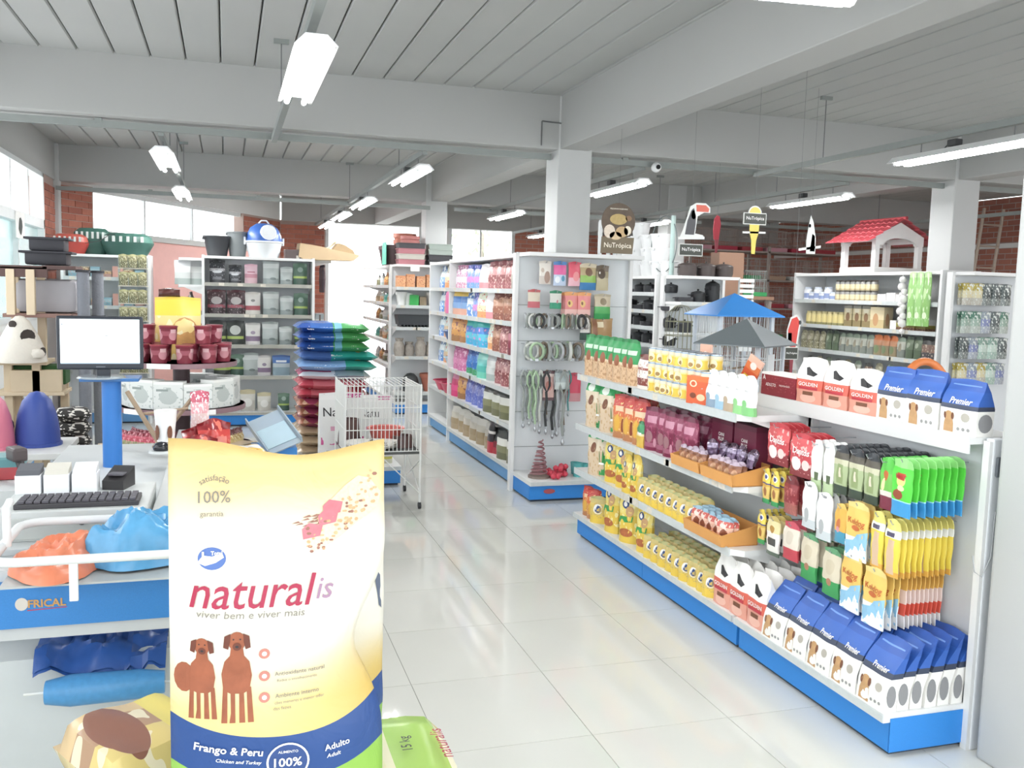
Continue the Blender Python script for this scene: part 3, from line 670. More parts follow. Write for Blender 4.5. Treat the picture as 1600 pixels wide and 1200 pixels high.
# ---------------------------------------------------------------- low gondola, near section: base deck
def golden_print(o, S, w, h, d):
    decal('bird_print', [(-.02, h * .62), (.03, h * .6), (.045, h * .66), (.01, h * .72), (-.012, h * .8), (-.03, h * .78), (-.018, h * .7)], S, K_, o, .0012)
    decal('label_box', [(-w * .2, h * .18), (w * .2, h * .18), (w * .2, h * .26), (-w * .2, h * .26)], S, BN, o, .0012)
    decal('label_box', [(-w * .36, h * .3), (w * .36, h * .3), (w * .36, h * .36), (-w * .36, h * .36)], S, RD, o, .0012)
GOLD = pack('gold_pack', [(0, '#e59c86'), (.3, '#dd5f4a'), (.52, '#f4f2ee')], [(.5, .12, .3, .1, '#efb9a6')])
bag('gold', 'dog_food_bag', 'feed bag', .15, .25, .07, GOLD, 'block', [('GOLDEN', .11, 0, .105, W_, .02)], golden_print, edge=.8, top=.05)
def prem_print(o, S, w, h, d):
    dog_print(o, S, -w * .22, h * .215, h * .38, GD)
    for q in range(3): decal('icon_print', oval(w * (.06 + .13 * q), h * .1, w * .04, w * .04, 10), S, GR_, o, .0012)
    decal('icon_print', oval(w * .22, h * .32, w * .12, w * .1, 12), S, mat('print_stone', '#b9b3a8', .6), o, .0012)
    mb = MB(); n = 16
    mb.add([(w / 2 + .0015, d * .36 * math.cos(a * 2 * PI / n), h * .24 + h * .17 * math.sin(a * 2 * PI / n)) for a in range(n)], [list(range(n))]); mb.build('side_window', mat('side_grey', '#8e8e90', .5), o)
PREM = pack('prem_pack', [(0, '#f3f1ec'), (.50, '#39435a'), (.58, '#2a62bd'), (.8, '#2458b0')], [(.5, .9, .4, .01, '#6f9be0', 'r')], rough=.4)
bag('prem', 'dog_food_bag', 'feed bag', .158, .245, .058, PREM, 'block', [('Premier', .085, .015, .148, W_, .02)], prem_print, edge=.85, top=.04, wr=.002, lean=.35)
for i, y in enumerate((3.86, 3.71, 3.555)): put('gold', 2.35, y, .17, FX + R.uniform(-.06, .06), 'white and red dog food bag on the gondola base, %s of the front row' % ORD[i], 'white and red bags on the base')
for r in range(3):
    for i, y in enumerate((3.88, 3.73, 3.58)): put('gold', 2.425 + .07 * r, y, .17, FX + R.uniform(-.08, .08), 'white and red bag on the base, %s in the %s row behind the front' % (ORD[i], ORD[r]), 'white and red bags on the base')
n = 0
for r in range(6):
    for i in range(5):
        put('prem', 2.333 + .0605 * r, 3.40 - .163 * i + R.uniform(-.004, .004), .17, FX + R.uniform(-.04, .04), 'blue and white bag on the base, %s from the near end, %s row back' % (ORD[4 - i], ORD[r]), 'blue and white bags on the base', scale=(1, 1, 1 + .05 * R.random() + .02 * r))
bag('gable', 'dog_food_bag', 'feed bag', .16, .27, .05, pack('gable_pack', [(0, '#e8e6e3'), (.9, '#dcdcdc')], [(.5, .88, .16, .02, '#8a8a92', 'r'), (.4, .45, .2, .1, '#6f6a66')]), 'block', edge=.8, top=.1)
for i in range(6): put('gable', 2.665, 3.93 - .165 * i, .17, FX, 'pale grey bag against the back panel, %s from the far end' % ORD[i], 'pale bags at the back of the base', scale=(1, 1, 1.1))

# top of the near section
for i, (y, rz) in enumerate(((3.70, .1), (3.50, 0), (3.31, .05))): put('gold', 2.665, y, 1.19, FX + rz, 'white and red bag with a bird picture on the gondola top, %s along' % ORD[i], 'bags on top of the near section', scale=(1.15, 1, .86 if i < 2 else .78))
bag('premt', 'dog_food_bag', 'feed bag', .18, .22, .09, pack('premt_pack', [(0, '#f3f1ec'), (.46, '#39435a'), (.54, '#2a62bd'), (.8, '#2458b0')], [(.5, .9, .4, .01, '#6f9be0', 'r')], rough=.4), 'block', [('Premier', .11, .01, .135, W_, .02)], prem_print, edge=.85, top=.04, wr=.002)
for i, (y, s) in enumerate(((3.13, (1, 1, 1)), (2.955, (1, 1, 1.02)), (2.765, (1, 1, .93)))): put('premt', 2.675, y, 1.19, FX, 'blue and white dog food bag on the gondola top, %s from the near column' % ('third', 'second', 'first')[i], 'blue bags on top of the near section', scale=s)
boxed('adulto', 'dog_food_box', 'box', .30, .115, .12, pack('adulto_pack', [(0, '#8c1f33'), (.9, '#f0edea')], busy=(16, '#a84a58', .64, .2, .8)), [('ADULTO', .09, -.06, .055, W_, .015), ('A', .025, -.12, .09, W_, .02), ('recomendado', .09, .06, .06, W_, 0.)])
put('adulto', 2.70, 3.96, 1.19, FX, 'wine red box lettered ADULTO on the gondola top')

# ---------------------------------------------------------------- hanging goods on the near section
# front pack first, then the stack behind it towards the panel
hang('h_red', 'treat_pack', 'hanging pack', .17, .19, .02, pack('h_red_pack', [(0, '#8a3238'), (.3, '#c84048'), (.6, '#d9565a'), (.9, '#c02f3a')], [(.3, .3, .2, .16, '#f0e2e0'), (.7, .3, .16, .12, '#e9d2cc')], busy=(8, '#e8b6b0', .6, .1, .9)), letters=[('Danitos', .12, 0, .115, W_, .02)])
hang('h_wht', 'treat_pack', 'hanging pack', .075, .22, .014, pack('h_wht_pack', [(0, '#b9cfa0'), (.25, '#eef0ea'), (.9, '#f3f4f2')], [(.6, .3, .2, .08, '#5a6a4a', 'r')]))
hang('h_drk', 'treat_pack', 'hanging pack', .085, .20, .016, pack('h_drk_pack', [(0, '#3c4a3c'), (.18, '#a9b98a'), (.6, '#c9c8a8'), (.72, '#5f5a50'), (.86, '#33373c')], [(.5, .42, .24, .2, '#8fa06a', 'r'), (.5, .45, .08, .1, '#e2d9c2', 'r')]))
hang('h_grm', 'treat_pack', 'hanging pack', .075, .20, .016, pack('h_grm_pack', [(0, '#7c2a40'), (.26, '#e3d9d2'), (.36, '#6fbf4a'), (.7, '#4fc23c')], [(.45, .66, .2, .1, '#c86a2c'), (.3, .48, .14, .12, '#e9e0a0')]))
hang('h_grb', 'treat_pack', 'hanging pack', .105, .215, .02, pack('h_grb_pack', [(0, '#2f9ad8'), (.26, '#9ad8f0'), (.28, '#49d22e'), (.85, '#8fe07a')], [(.5, .62, .26, .1, '#f0dc7a'), (.5, .7, .2, .06, '#c84a2a', 'r'), (.4, .38, .24, .09, '#9a4a2a'), (.55, .5, .2, .05, '#e9e6b0')]), letters=[('BILLY', .055, 0, .15, RD, .03)])
hang('h_ylw', 'treat_pack', 'hanging pack', .06, .16, .014, pack('h_ylw_pack', [(0, '#2f9a55'), (.14, '#e0c060'), (.5, '#d0a83a'), (.56, '#4a4a8a'), (.6, '#ecd244')], [(.5, .78, .26, .1, '#f0efe6'), (.5, .78, .16, .06, '#39488c'), (.5, .35, .2, .14, '#a0642c')]))
hang('h_drd', 'treat_pack', 'hanging pack', .10, .17, .03, pack('h_drd_pack', [(0, '#a05a50'), (.3, '#8a2a30'), (.8, '#6e2026')], busy=(8, '#b0605c', .58, 0, .7)))
hang('h_wbg', 'treat_pack', 'hanging pack', .10, .20, .016, pack('h_wbg_pack', [(0, '#cdd5d8'), (.2, '#f3f4f4'), (.9, '#f6f6f6')], [(.4, .28, .16, .16, '#b0b4b6'), (.5, .92, .12, .02, '#8a8a8a', 'r')]))
hang('h_orb', 'treat_pack', 'hanging pack', .075, .16, .014, pack('h_orb_pack', [(0, '#3f98b8'), (.3, '#e8b23c'), (.9, '#e9c255')], [(.4, .5, .22, .12, '#c86a30'), (.35, .34, .12, .08, '#d890a0')]))
def kel(o, S, w, h, d):
    decal('wave_print', [(-w * .5, -h * .96), (w * .5, -h * .96), (w * .5, -h * .42), (w * .1, -h * .5), (-w * .1, -h * .62), (-w * .5, -h * .66)], S, mat('print_sky', '#8fc6e6', .5, var=.02), o, .0012, 2)
    decal('foot_print', [(-w * .5, -h * .96), (w * .5, -h * .96), (w * .5, -h * .74), (-w * .5, -h * .70)], S, W_, o, .0018, 1)
    decal('bone_print', oval(0, -h * .4, w * .22, h * .045, 14), S, OR_, o, .0016)
hang('h_kel', 'treat_pack', 'hanging pack', .125, .23, .016, pack('h_kel_pack', [(0, '#f0f3f4'), (.4, '#efc65a'), (.9, '#ecd27a')]), letters=[('Keldog', .095, 0, .15, OR_, .015, 0., -.05)], extra=kel)
hang('h_chw', 'treat_pack', 'hanging pack', .075, .22, .02, pack('h_chw_pack', [(0, '#e2a832'), (.1, '#ead02e'), (.68, '#f0efe6'), (.82, '#e9dc70')], [(.5, .35, .26, .3, '#d9b896', 'r'), (.4, .74, .28, .04, '#57506a', 'r')]))
hang('h_str', 'treat_pack', 'hanging pack', .125, .23, .012, pack('h_str_pack', [(0, '#f3eeec'), (.22, '#e8573f'), (.42, '#f0d6cc'), (.66, '#e9b54a'), (.9, '#edcf7a')]))
hang('h_bgr', 'treat_pack', 'hanging pack', .115, .17, .03, pack('h_bgr_pack', [(0, '#c23a48'), (.32, '#e3d8c8'), (.85, '#c8485a')], [(.5, .6, .26, .18, '#d6cab8')], rough=.6))
hang('h_bgg', 'treat_pack', 'hanging pack', .12, .20, .03, pack('h_bgg_pack', [(0, '#2f9a4f'), (.34, '#d8cdb4'), (.9, '#5a9a6a')], [(.5, .62, .28, .16, '#cfc2a6'), (.5, .3, .14, .08, '#b07a5a')], rough=.6))
hang('h_wyl', 'treat_pack', 'hanging pack', .10, .18, .02, pack('h_wyl_pack', [(0, '#5a6a5a'), (.1, '#eceae2'), (.6, '#e6d9a0'), (.9, '#c9b060')], [(.5, .36, .3, .1, '#4a4a48', 'r'), (.45, .68, .2, .1, '#b98a3a')]))
COLS = [  # kind, y, hook height, packs on the hook, description
    ('h_red', 3.60, 1.10, 4, 'red treat pack', 'far'), ('h_red', 3.42, 1.08, 4, 'red treat pack', 'near'),
    ('h_wht', 3.31, 1.07, 3, 'tall white treat pack', 'far'), ('h_wht', 3.23, 1.07, 3, 'tall white treat pack', 'near'),
    ('h_drk', 3.15, 1.075, 7, 'black and olive treat pack', 'far'), ('h_drk', 3.055, 1.075, 8, 'black and olive treat pack', 'middle'), ('h_drk', 2.96, 1.075, 9, 'black and olive treat pack', 'near'),
    ('h_grm', 2.875, 1.075, 6, 'green pack with a maroon foot', 'only'), ('h_grb', 2.765, 1.09, 8, 'bright green pack with a blue foot', 'only'),
    ('h_ylw', 3.66, .88, 6, 'yellow stick pack with a green foot', 'far'), ('h_ylw', 3.585, .88, 6, 'yellow stick pack with a green foot', 'near'),
    ('h_drd', 3.46, .885, 3, 'dark red snack bag', 'only'), ('h_wbg', 3.33, .885, 4, 'white card pack', 'far'), ('h_wbg', 3.22, .86, 4, 'white card pack', 'near'),
    ('h_orb', 3.11, .84, 4, 'orange pack with a teal foot', 'only'), ('h_kel', 3.00, .87, 4, 'yellow and sky blue pack', 'upper'),
    ('h_chw', 2.885, .86, 6, 'yellow chew stick pack', 'far'), ('h_chw', 2.80, .85, 10, 'yellow chew stick pack', 'near'),
    ('h_ylw', 3.68, .68, 4, 'yellow stick pack hung low', 'only'), ('h_wyl', 3.58, .67, 3, 'cream pack with a dark label', 'only'), ('h_bgr', 3.44, .68, 4, 'beige pouch with a red foot', 'only'),
    ('h_bgg', 3.30, .66, 4, 'beige pouch with a green foot', 'far'), ('h_bgg', 3.15, .64, 5, 'beige pouch with a green foot', 'near'),
    ('h_kel', 3.01, .655, 3, 'yellow and sky blue pack', 'lower far'), ('h_kel', 2.875, .64, 3, 'yellow and sky blue pack', 'lower near')]
for k, y, z, n, desc, wh in COLS:
    hook_row(UNEAR, 3.70 - y, z - .012, .30, .43)
    front = 2.425 if z > .95 else 2.41
    if k in ('h_grb', 'h_kel'): front = 2.40
    for i in range(n):
        step = min(.034, .27 / n); xx = front + i * step
        grp = desc + 's, ' + wh + ' hook'
        lab = ('foremost %s, %s hook' % (desc, wh)) if i == 0 else '%s, %s hook, %s from the front' % (desc, wh, ORD[i])
        lab += {1.: ', upper rail', 0.: ', middle rail', 2.: ', lower rail'}[1. if z > .95 else (0. if z > .75 else 2.)]
        put(k, xx, y + R.uniform(-.004, .004), z, FX + R.uniform(-.05, .05), lab, grp if i else None)
    if k == 'h_kel' and 'near' in wh:
        for i in range(9): put('h_str', front + .1 + .021 * i, y, z + .0, FX, 'red striped white pack near the column, %s from the front' % ORD[i], 'striped packs')
# ================================================================ MIDDLE GONDOLA
def cbag(key, cols, w=.22, h=.26, d=.1, blobs=(), busy=None, name='feed_bag', kind='stand', **kw):
    n = len(cols); bag(key, name, 'feed bag', w, h, d, pack(key + '_pack', [(i / n, c) for i, c in enumerate(cols)], blobs, busy=busy), kind, **kw)
CB = {
 'pinkwhite': ('pink and white', ['#d89ab4', '#efe0ea', '#c98ab0', '#b06a90'], (7, '#f6eef4', .55, 0, 1)), 'bluepink': ('blue and pink', ['#6a9ad0', '#d488c8', '#7aa0dc', '#3c5cae'], (6, '#b7a8e6', .56, 0, 1)),
 'whitered': ('white and rose', ['#d88a90', '#f2dfe0', '#f4ecec', '#f6f2f2'], None), 'brownred': ('brown red', ['#9a5a5e', '#8a4a4c', '#b98080', '#8e4a52'], (7, '#d9b0a8', .58, 0, 1)),
 'darkwhite': ('grey foot and black top', ['#8f8a80', '#a59f92', '#eceae6', '#4a4c4e'], None), 'yellowblue': ('yellow and blue', ['#e0a890', '#7fa6d6', '#4a7ec0', '#e2bc50'], None),
 'waveblue': ('white and blue', ['#5f8ed0', '#8fb4e2', '#e6f0f6', '#4a78b4'], (5, '#f4f8fa', .55, 0, 1)), 'multi': ('white and orange', ['#d89a60', '#f0d6b0', '#e2f0ea', '#e9ecd6'], (8, '#d86a5c', .62, 0, 1)),
 'brown': ('chestnut brown', ['#8a5040', '#9c6048', '#b98a70', '#7a4038'], (7, '#caa088', .6, 0, 1)), 'orangebrown': ('orange brown', ['#a07040', '#d0964a', '#e0a860', '#c88a48'], (6, '#8a4a50', .6, 0, 1)),
 'cyan': ('cyan and pink', ['#38a6d0', '#58c0d8', '#3a80d0', '#30b4b0'], (5, '#d890cc', .6, 0, .7)), 'maroon': ('maroon', ['#7a2a3c', '#8e3448', '#b06a78', '#6e2434'], None), 'pink': ('magenta pink', ['#c86a9c', '#d884b0', '#c05a90', '#b04c82'], (7, '#e6b0cc', .58, 0, 1)),
 'bluegreen': ('blue and green', ['#3a9a60', '#2a70c0', '#3c84d8', '#2c5cae'], (6, '#7fb4e6', .6, 0, 1)), 'teal': ('teal', ['#6ac8b0', '#48b4a8', '#6cc8c4', '#8fd6cc'], None), 'silver': ('silver', ['#a8b4b0', '#d0d4d2', '#e6e8e6', '#c4c6c8'], None),
 'blackgrain': ('black with a grain window', ['#6f7050', '#8a8a64', '#e2e2da', '#3c3e3c'], None), 'hotpink': ('hot pink', ['#d02a70', '#e04a88', '#c22864', '#d884a8'], None), 'violet': ('violet blue', ['#6a78c8', '#5a68c0', '#8088d0', '#4a58b0'], (6, '#a8b0e0', .58, 0, 1)),
 'seeds': ('clear with tan seed', ['#b09a78', '#a8926e', '#c9c2b4', '#d4d0c8'], None), 'blackred': ('black and red', ['#b82a3c', '#8a2030', '#2c2c2e', '#262628'], None)}
for k, (dsc, cols, busy) in CB.items(): cbag('c_' + k, cols, busy=busy, top=.16)
ROWSM = [(1.70, ['pinkwhite', 'pinkwhite', 'bluepink', 'bluepink', 'whitered', 'brownred', 'brownred', 'brownred', 'darkwhite'], 'top'),
         (1.42, ['yellowblue', 'yellowblue', 'waveblue', 'bluepink', 'multi', 'whitered', 'brown', 'brown', 'darkwhite'], 'second'),
         (1.13, ['orangebrown', 'orangebrown', 'cyan', 'cyan', 'cyan', 'multi', 'brown', 'brownred', 'maroon'], 'third'),
         (.83, ['pink', 'pink', 'bluegreen', 'bluegreen', 'teal', 'silver', 'brownred', 'brownred', 'darkwhite'], 'fourth'),
         (.53, ['hotpink', 'orangebrown', 'violet', 'violet', 'violet', 'blackgrain', 'blackgrain', 'blackgrain', 'blackgrain'], 'fifth'),
         (.17, ['seeds', 'seeds', 'seeds', 'seeds', 'seeds', 'seeds', 'blackred', 'blackgrain', 'blackgrain'], 'lowest')]
for z, ks, nm in ROWSM:
    for i, k in enumerate(ks):
        put('c_' + k, 2.42 + R.uniform(-.02, .02), 9.66 - i * .262, z, FX + .25 + R.uniform(-.12, .12), '%s bag, %s shelf along the main aisle, %s from far end' % (CB[k][0], nm, ORD[i]), 'bags in the tall aisle shelving', scale=(1.08, 1, R.uniform(.9, 1.0)))
bag('blkstrap', 'feed_bag', 'feed bag', .16, .3, .08, pack('blkstrap_pack', [(0, '#c02c40'), (.35, '#3a3436'), (.6, '#e0dcd8'), (.68, '#2e2c30')]))
put('blkstrap', 2.385, 8.18, .17, FX, 'black and red bag leaning out over the lowest aisle shelf', rx=0)
revolve('basin', 'plastic_basin', 'basin', [(.1, 0), (.14, .09), (.16, .1), (.155, .105), (.135, .1), (.095, .01), (0, .01)], mat('basin_plastic', '#c8325a', .35))
def colored(k, newk, m):
    def make():
        o = KINDS[k](); o.data = o.data.copy(); o.data.materials.clear(); o.data.materials.append(m); return o
    KINDS[newk] = make
colored('basin', 'basin_blue', mat('basin_blue', '#49699c', .35)); colored('basin', 'basin_pale', mat('basin_pale', '#b4d2e0', .35))
put('basin', 2.45, 9.95, .53, 0, 'red round basin poking past the end of the aisle shelving', scale=1.15); put('basin', 2.45, 10.3, .53, 0, 'dark red basin further along the same shelf', scale=1.1)
put('basin_blue', 2.45, 9.95, 1.13, 0, 'navy blue bowl poking past the aisle shelving'); put('basin_pale', 2.47, 9.96, .83, 0, 'pale blue bowl poking past the aisle shelving')
bag('pinkbag', 'cloth_bag', 'bag', .26, .27, .05, pack('pinkbag_pack', [(0, '#e56aa8'), (.9, '#d85a9a')]))
put('pinkbag', 2.36, 9.95, 1.42, FX, 'bright pink bag poking past the aisle shelving')
for i, z in enumerate((1.7, 1.42, 1.13, .83)):
    for j in range(3): put('c_' + ('silver', 'multi', 'waveblue')[j], 2.5, 10.25 + .26 * j, z, FX, '%s bag on the hidden section, %s shelf' % (('silver', 'speckled', 'blue')[j], ORD[i]), 'bags in the hidden section')

# ---------------------------------------------------------------- hung goods on the middle gondola end
LEA = {'grey': '#9aa09c', 'green': '#a8c4a0', 'black': '#3c3e40', 'white': '#d4d6d0', 'brown': '#8a7a6a', 'silver': '#b4b8bc', 'teal': '#5a9a9a'}
def leash_kind(c, hexc):
    def make():
        o = thing('dog_leash', 'x', 'leash'); m = mat('strap_' + c, hexc, .7, var=.2, vscale=80)
        MB().tube([(0, -.01, 0), (.022, -.012, -.05), (.025, -.012, -.11), (.004, -.01, -.16), (-.022, -.012, -.11), (-.024, -.012, -.05), (0, -.01, 0)], .009, 5).build('handle_loop', m, o, 60)
        MB().tube([(.0, -.01, -.155), (.006, -.014, -.24), (-.006, -.01, -.33), (.004, -.012, -.42)], .010, 5).build('strap', m, o, 60)
        mb = MB().cyl((.004, -.012, -.445), .006, .03, 8); mb.lathe([(.0, -.485), (.011, -.475), (.013, -.46), (.007, -.445)], 10, (.004, -.012, 0)); mb.build('clip', mat('clip_metal', '#b8bcc0', .3, .8), o, 40)
        return o
    KINDS['leash_' + c] = make
for c, h in LEA.items(): leash_kind(c, h)
def collar_kind(c, hexc):
    def make():
        o = thing('dog_collar', 'x', 'collar'); pts = [(.045 * math.sin(a), -.012 + .004 * math.cos(2 * a), -.055 - .055 * math.cos(a) * -1 - .0) for a in [2 * PI * k / 14 for k in range(14)]]
        MB().tube(pts, .0105, 6, True).build('band', mat('strap_' + c, hexc, .7), o, 60)
        MB().bbox(-.012, -.026, -.12, .012, -.008, -.1, .003).build('buckle', mat('clip_metal', '#b8bcc0', .3, .8), o)
        return o
    KINDS['collar_' + c] = make
for c in ('grey', 'green', 'black', 'white', 'brown', 'silver'): collar_kind(c, LEA[c])
def hkind(k, w, h, bands, blobs=(), d=.03, **kw): hang(k, 'hanging_pack', 'hanging pack', w, h, d, pack(k + '_pack', bands, blobs), **kw)
hkind('e_cat', .105, .19, [(0, '#cfc4ba'), (.35, '#e6e0d6'), (.9, '#d8d0c4')], [(.65, .3, .26, .26, '#a88a7a'), (.25, .6, .14, .1, '#c9b8a8')])
hkind('e_blp', .11, .20, [(0, '#b8c8e0'), (.45, '#e05a9c'), (.85, '#4a86c4')], [(.3, .25, .2, .14, '#e8eef4'), (.75, .3, .14, .12, '#4a90b0')])
hkind('e_pnk', .11, .20, [(0, '#e8b0bc'), (.35, '#e0566c'), (.9, '#d84a60')], [(.6, .4, .26, .2, '#e88a8c')])
hkind('e_hay', .15, .22, [(0, '#2f7ab4'), (.28, '#8cba50'), (.55, '#b9a67c'), (.85, '#d8cdb0')], [(.5, .68, .22, .16, '#7a5a44')], d=.06)
hkind('e_ovl', .11, .21, [(0, '#b9ae8c'), (.5, '#a09474'), (.75, '#6e6050')], [(.4, .66, .3, .2, '#5a4a3c'), (.25, .7, .06, .05, '#efece4')], d=.05)
hkind('e_jr', .105, .15, [(0, '#c8646e'), (.34, '#d8cbb6'), (.85, '#c05a5c')])
hkind('e_jg', .105, .15, [(0, '#2f9c78'), (.34, '#dcdcd4'), (.85, '#2a8460')], [(.6, .4, .08, .1, '#d0808a')])
hkind('e_pn2', .12, .19, [(0, '#f0c0b8'), (.25, '#e88a88'), (.85, '#e8a05a')], [(.35, .5, .2, .16, '#e8c070'), (.3, .52, .08, .08, '#7a4a34')])
hkind('e_grb', .15, .21, [(0, '#1f9448'), (.22, '#4fae5c'), (.5, '#c9bca0'), (.9, '#b0a488')], [(.5, .7, .2, .14, '#8a7a5c')], d=.06)
hkind('e_crd', .09, .21, [(0, '#2c4a40'), (.3, '#e4e2dc'), (.9, '#3a3c3e')], [(.5, .62, .3, .16, '#9a9c98'), (.5, .62, .16, .09, '#dad8d0')])
hkind('e_brn', .2, .23, [(0, '#2fae5a'), (.08, '#a8824e'), (.9, '#b08c5c')], [(.4, .75, .14, .1, '#e0d2b0', 'r'), (.15, .5, .1, .5, '#8a5a3a', 'r')], d=.07)
hkind('e_pcd', .1, .25, [(0, '#6a4a50'), (.1, '#d8b0a8'), (.8, '#e6d4cc'), (.9, '#5a3a40')], [(.5, .5, .3, .16, '#c88478')])
hkind('e_red', .12, .24, [(0, '#c88a90'), (.3, '#c83a56'), (.9, '#b02a44')], d=.05)
HE = 'on the gondola end'
EN = [('e_cat', 2.51, 1.93, 'beige cat snack pack'), ('e_blp', 2.64, 1.93, 'blue and pink pack'), ('e_pnk', 2.77, 1.93, 'rose red pack'), ('e_hay', 2.89, 1.92, 'hay bag with a blue foot'), ('e_ovl', 3.02, 1.91, 'olive brown rounded pack'),
      ('e_jr', 2.42, 1.695, 'clear pack with a red foot'), ('e_jg', 2.61, 1.69, 'clear pack with a green foot'), ('e_pn2', 2.75, 1.68, 'salmon snack pack'), ('e_pn2', 2.865, 1.68, 'salmon snack pack'), ('e_grb', 3.03, 1.67, 'hay bag with a green foot'),
      ('e_crd', 2.88, 1.49, 'black and white carded toy'), ('e_brn', 3.03, 1.47, 'brown paper bag with a green hem'), ('e_pcd', 2.57, 1.02, 'tall pink and brown card'), ('e_red', 2.80, 1.0, 'crimson red bag')]
for i, (k, x, z, d_) in enumerate(EN):
    hook_row(UEND, x - 2.31, z - .012, .16, .53)
    extra = {7: ', farther left of two', 8: ', nearer the hay bag'}.get(i, '')
    put(k, x, 7.175, z, R.uniform(-.1, .1), d_ + ' hung ' + HE + extra)
    if k in ('e_pn2',):
        for q in range(3): put(k, x, 7.20 + .03 * q, z, R.uniform(-.1, .1), 'salmon snack pack behind the front one, %s hook, %s' % (('left', 'right')[i == 8], ORD[q]), 'salmon packs behind')
cs = list(LEA)
for i in range(18): put('collar_' + ('silver', 'grey', 'white', 'black', 'green', 'brown')[i % 6], 2.35 + .031 * i, 7.20 - .03 * (i % 4), 1.50, R.uniform(-1.3, 1.3), '%s collar, upper collar row %s, %s from the aisle' % (('silver', 'grey', 'white', 'black', 'green', 'brown')[i % 6], HE, ORD[i]), 'upper collar row')
for i in range(18): put('collar_' + ('grey', 'white', 'green', 'silver', 'brown')[i % 5], 2.37 + .031 * i, 7.18 - .04 * (i % 3), 1.265, R.uniform(-1.3, 1.3), '%s collar, lower collar row %s, %s from the aisle' % (('grey', 'white', 'green', 'silver', 'brown')[i % 5], HE, ORD[i]), 'lower collar row', scale=1.25)
for i, (x, c, s) in enumerate(((2.36, 'grey', 1), (2.40, 'green', .95), (2.44, 'green', 1.05), (2.475, 'silver', .9), (2.50, 'white', 1), (2.54, 'black', 1.1), (2.62, 'black', 1.2), (2.65, 'silver', 1.15), (2.69, 'grey', 1.3), (2.715, 'brown', 1.1), (2.745, 'teal', .8))):
    put('leash_' + c, x, 7.2 - .03 * (i % 3), 1.03, R.uniform(-.4, .4), '%s dog leash %s, %s from the aisle edge' % (c, HE, ORD[i]), 'leashes', scale=s)
for i, (x, c) in enumerate(((2.38, 'silver'), (2.42, 'grey'), (2.46, 'green'), (2.52, 'white'), (2.58, 'brown'), (2.66, 'grey'), (2.70, 'silver'), (2.73, 'white'))): put('leash_' + c, x, 7.26, 1.03, R.uniform(-.8, .8), '%s dog leash in the back row %s, %s along' % (c, HE, ORD[i]), 'leashes', scale=(1.1, 1.1, R.uniform(.8, 1.2)))
for i in range(9): hook_row(UEND, .05 + .05 * i, 1.49 if i % 2 else 1.25, .18, .53)
for i in range(5): hook_row(UEND, .06 + .09 * i, 1.02, .18, .53)
hkind('e_cap', .13, .15, [(0, '#c9d2d0'), (.4, '#a8b4b4'), (.9, '#8a9496')], d=.06)
put('e_cap', 2.68, 7.15, 1.02, 0, 'grey fabric cap hung %s among leashes' % HE)
# toys on the deck
def coil():
    o = thing('coil_tie_out', 'x', 'coil toy'); pts = [((.075 - .055 * t) * math.cos(t * 44), (.075 - .055 * t) * math.sin(t * 44), .02 + .2 * t) for t in [k / 110 for k in range(111)]]
    MB().tube(pts, .006, 5).build('coil', mat('coil_wine', '#9c6a70', .4), o, 60); MB().lathe([(0, 0), (.09, 0), (.09, .018), (0, .02)], 16).build('foot', mat('coil_foot', '#8a7a70', .7), o)
    return o
KINDS['coil'] = coil
put('coil', 2.44, 6.98, .17, 0, 'conical rose coil tie on the gondola end deck'); put('coil', 2.50, 7.12, .17, 0, 'second rose coil tie behind the first', scale=(.8, .8, 1.3))
def bone_toy():
    o = thing('bone_toy', 'x', 'dog toy'); m = mat('bone_red', '#d83a52', .4)
    MB().cyl((-.05, 0, .025), .018, .1, 10, 'x').build('shaft', m, o, 60)
    for sx in (-.055, .055):
        for sy in (-.02, .02): MB().lathe([(0, -.025), (.018, -.016), (.025, 0), (.018, .016), (0, .025)], 10, (sx, sy, .027)).build('knob', m, o, 60)
    return o
KINDS['bone'] = bone_toy
for i, (x, y, z, r) in enumerate(((2.60, 6.95, 0, .3), (2.66, 7.03, 0, 1.2), (2.58, 7.05, 0, 2), (2.63, 6.98, .05, .8), (2.55, 6.92, 0, 1.5))): put('bone', x, y, .17 + z, r, 'red rubber bone toy on the gondola end deck, %s in the heap' % ORD[i], 'red bone toys')
revolve('cup', 'toy_cup', 'cup', [(.03, 0), (.038, .1), (.034, .1), (.027, .005), (0, .005)], mat('cup_teal', '#4fb0b0', .3))
for i, (x, y) in enumerate(((2.77, 6.96), (2.84, 7.0), (2.79, 7.07))): put('cup', x, y, .17, 0, 'teal plastic cup on the gondola end deck, %s one' % ORD[i], 'teal cups', scale=1 if i else 1.15)
boxed('tbx', 'toy_box', 'box', .1, .12, .07, pack('tbx_pack', [(0, '#5f8f5a'), (.4, '#6a6058'), (.8, '#8a7a70')], busy=(6, '#c9b49a', .58, 0, 1)))
put('tbx', 2.95, 7.0, .17, .2, 'dark green toy box at the far corner of the gondola end deck')
for i, x in enumerate((3.02, 3.10, 3.16)): tag(MB().lathe([(0, 0), (.018, 0), (.02, .28), (.012, .3), (0, .3)], 12).build('white_tube', mat('tube_white', '#e9ecec', .4), None, 40, (x, 7.25, 2.0)), 'white upright tube on top of the gondola end, %s beside the sign' % ORD[i], 'tube', 'white tubes')

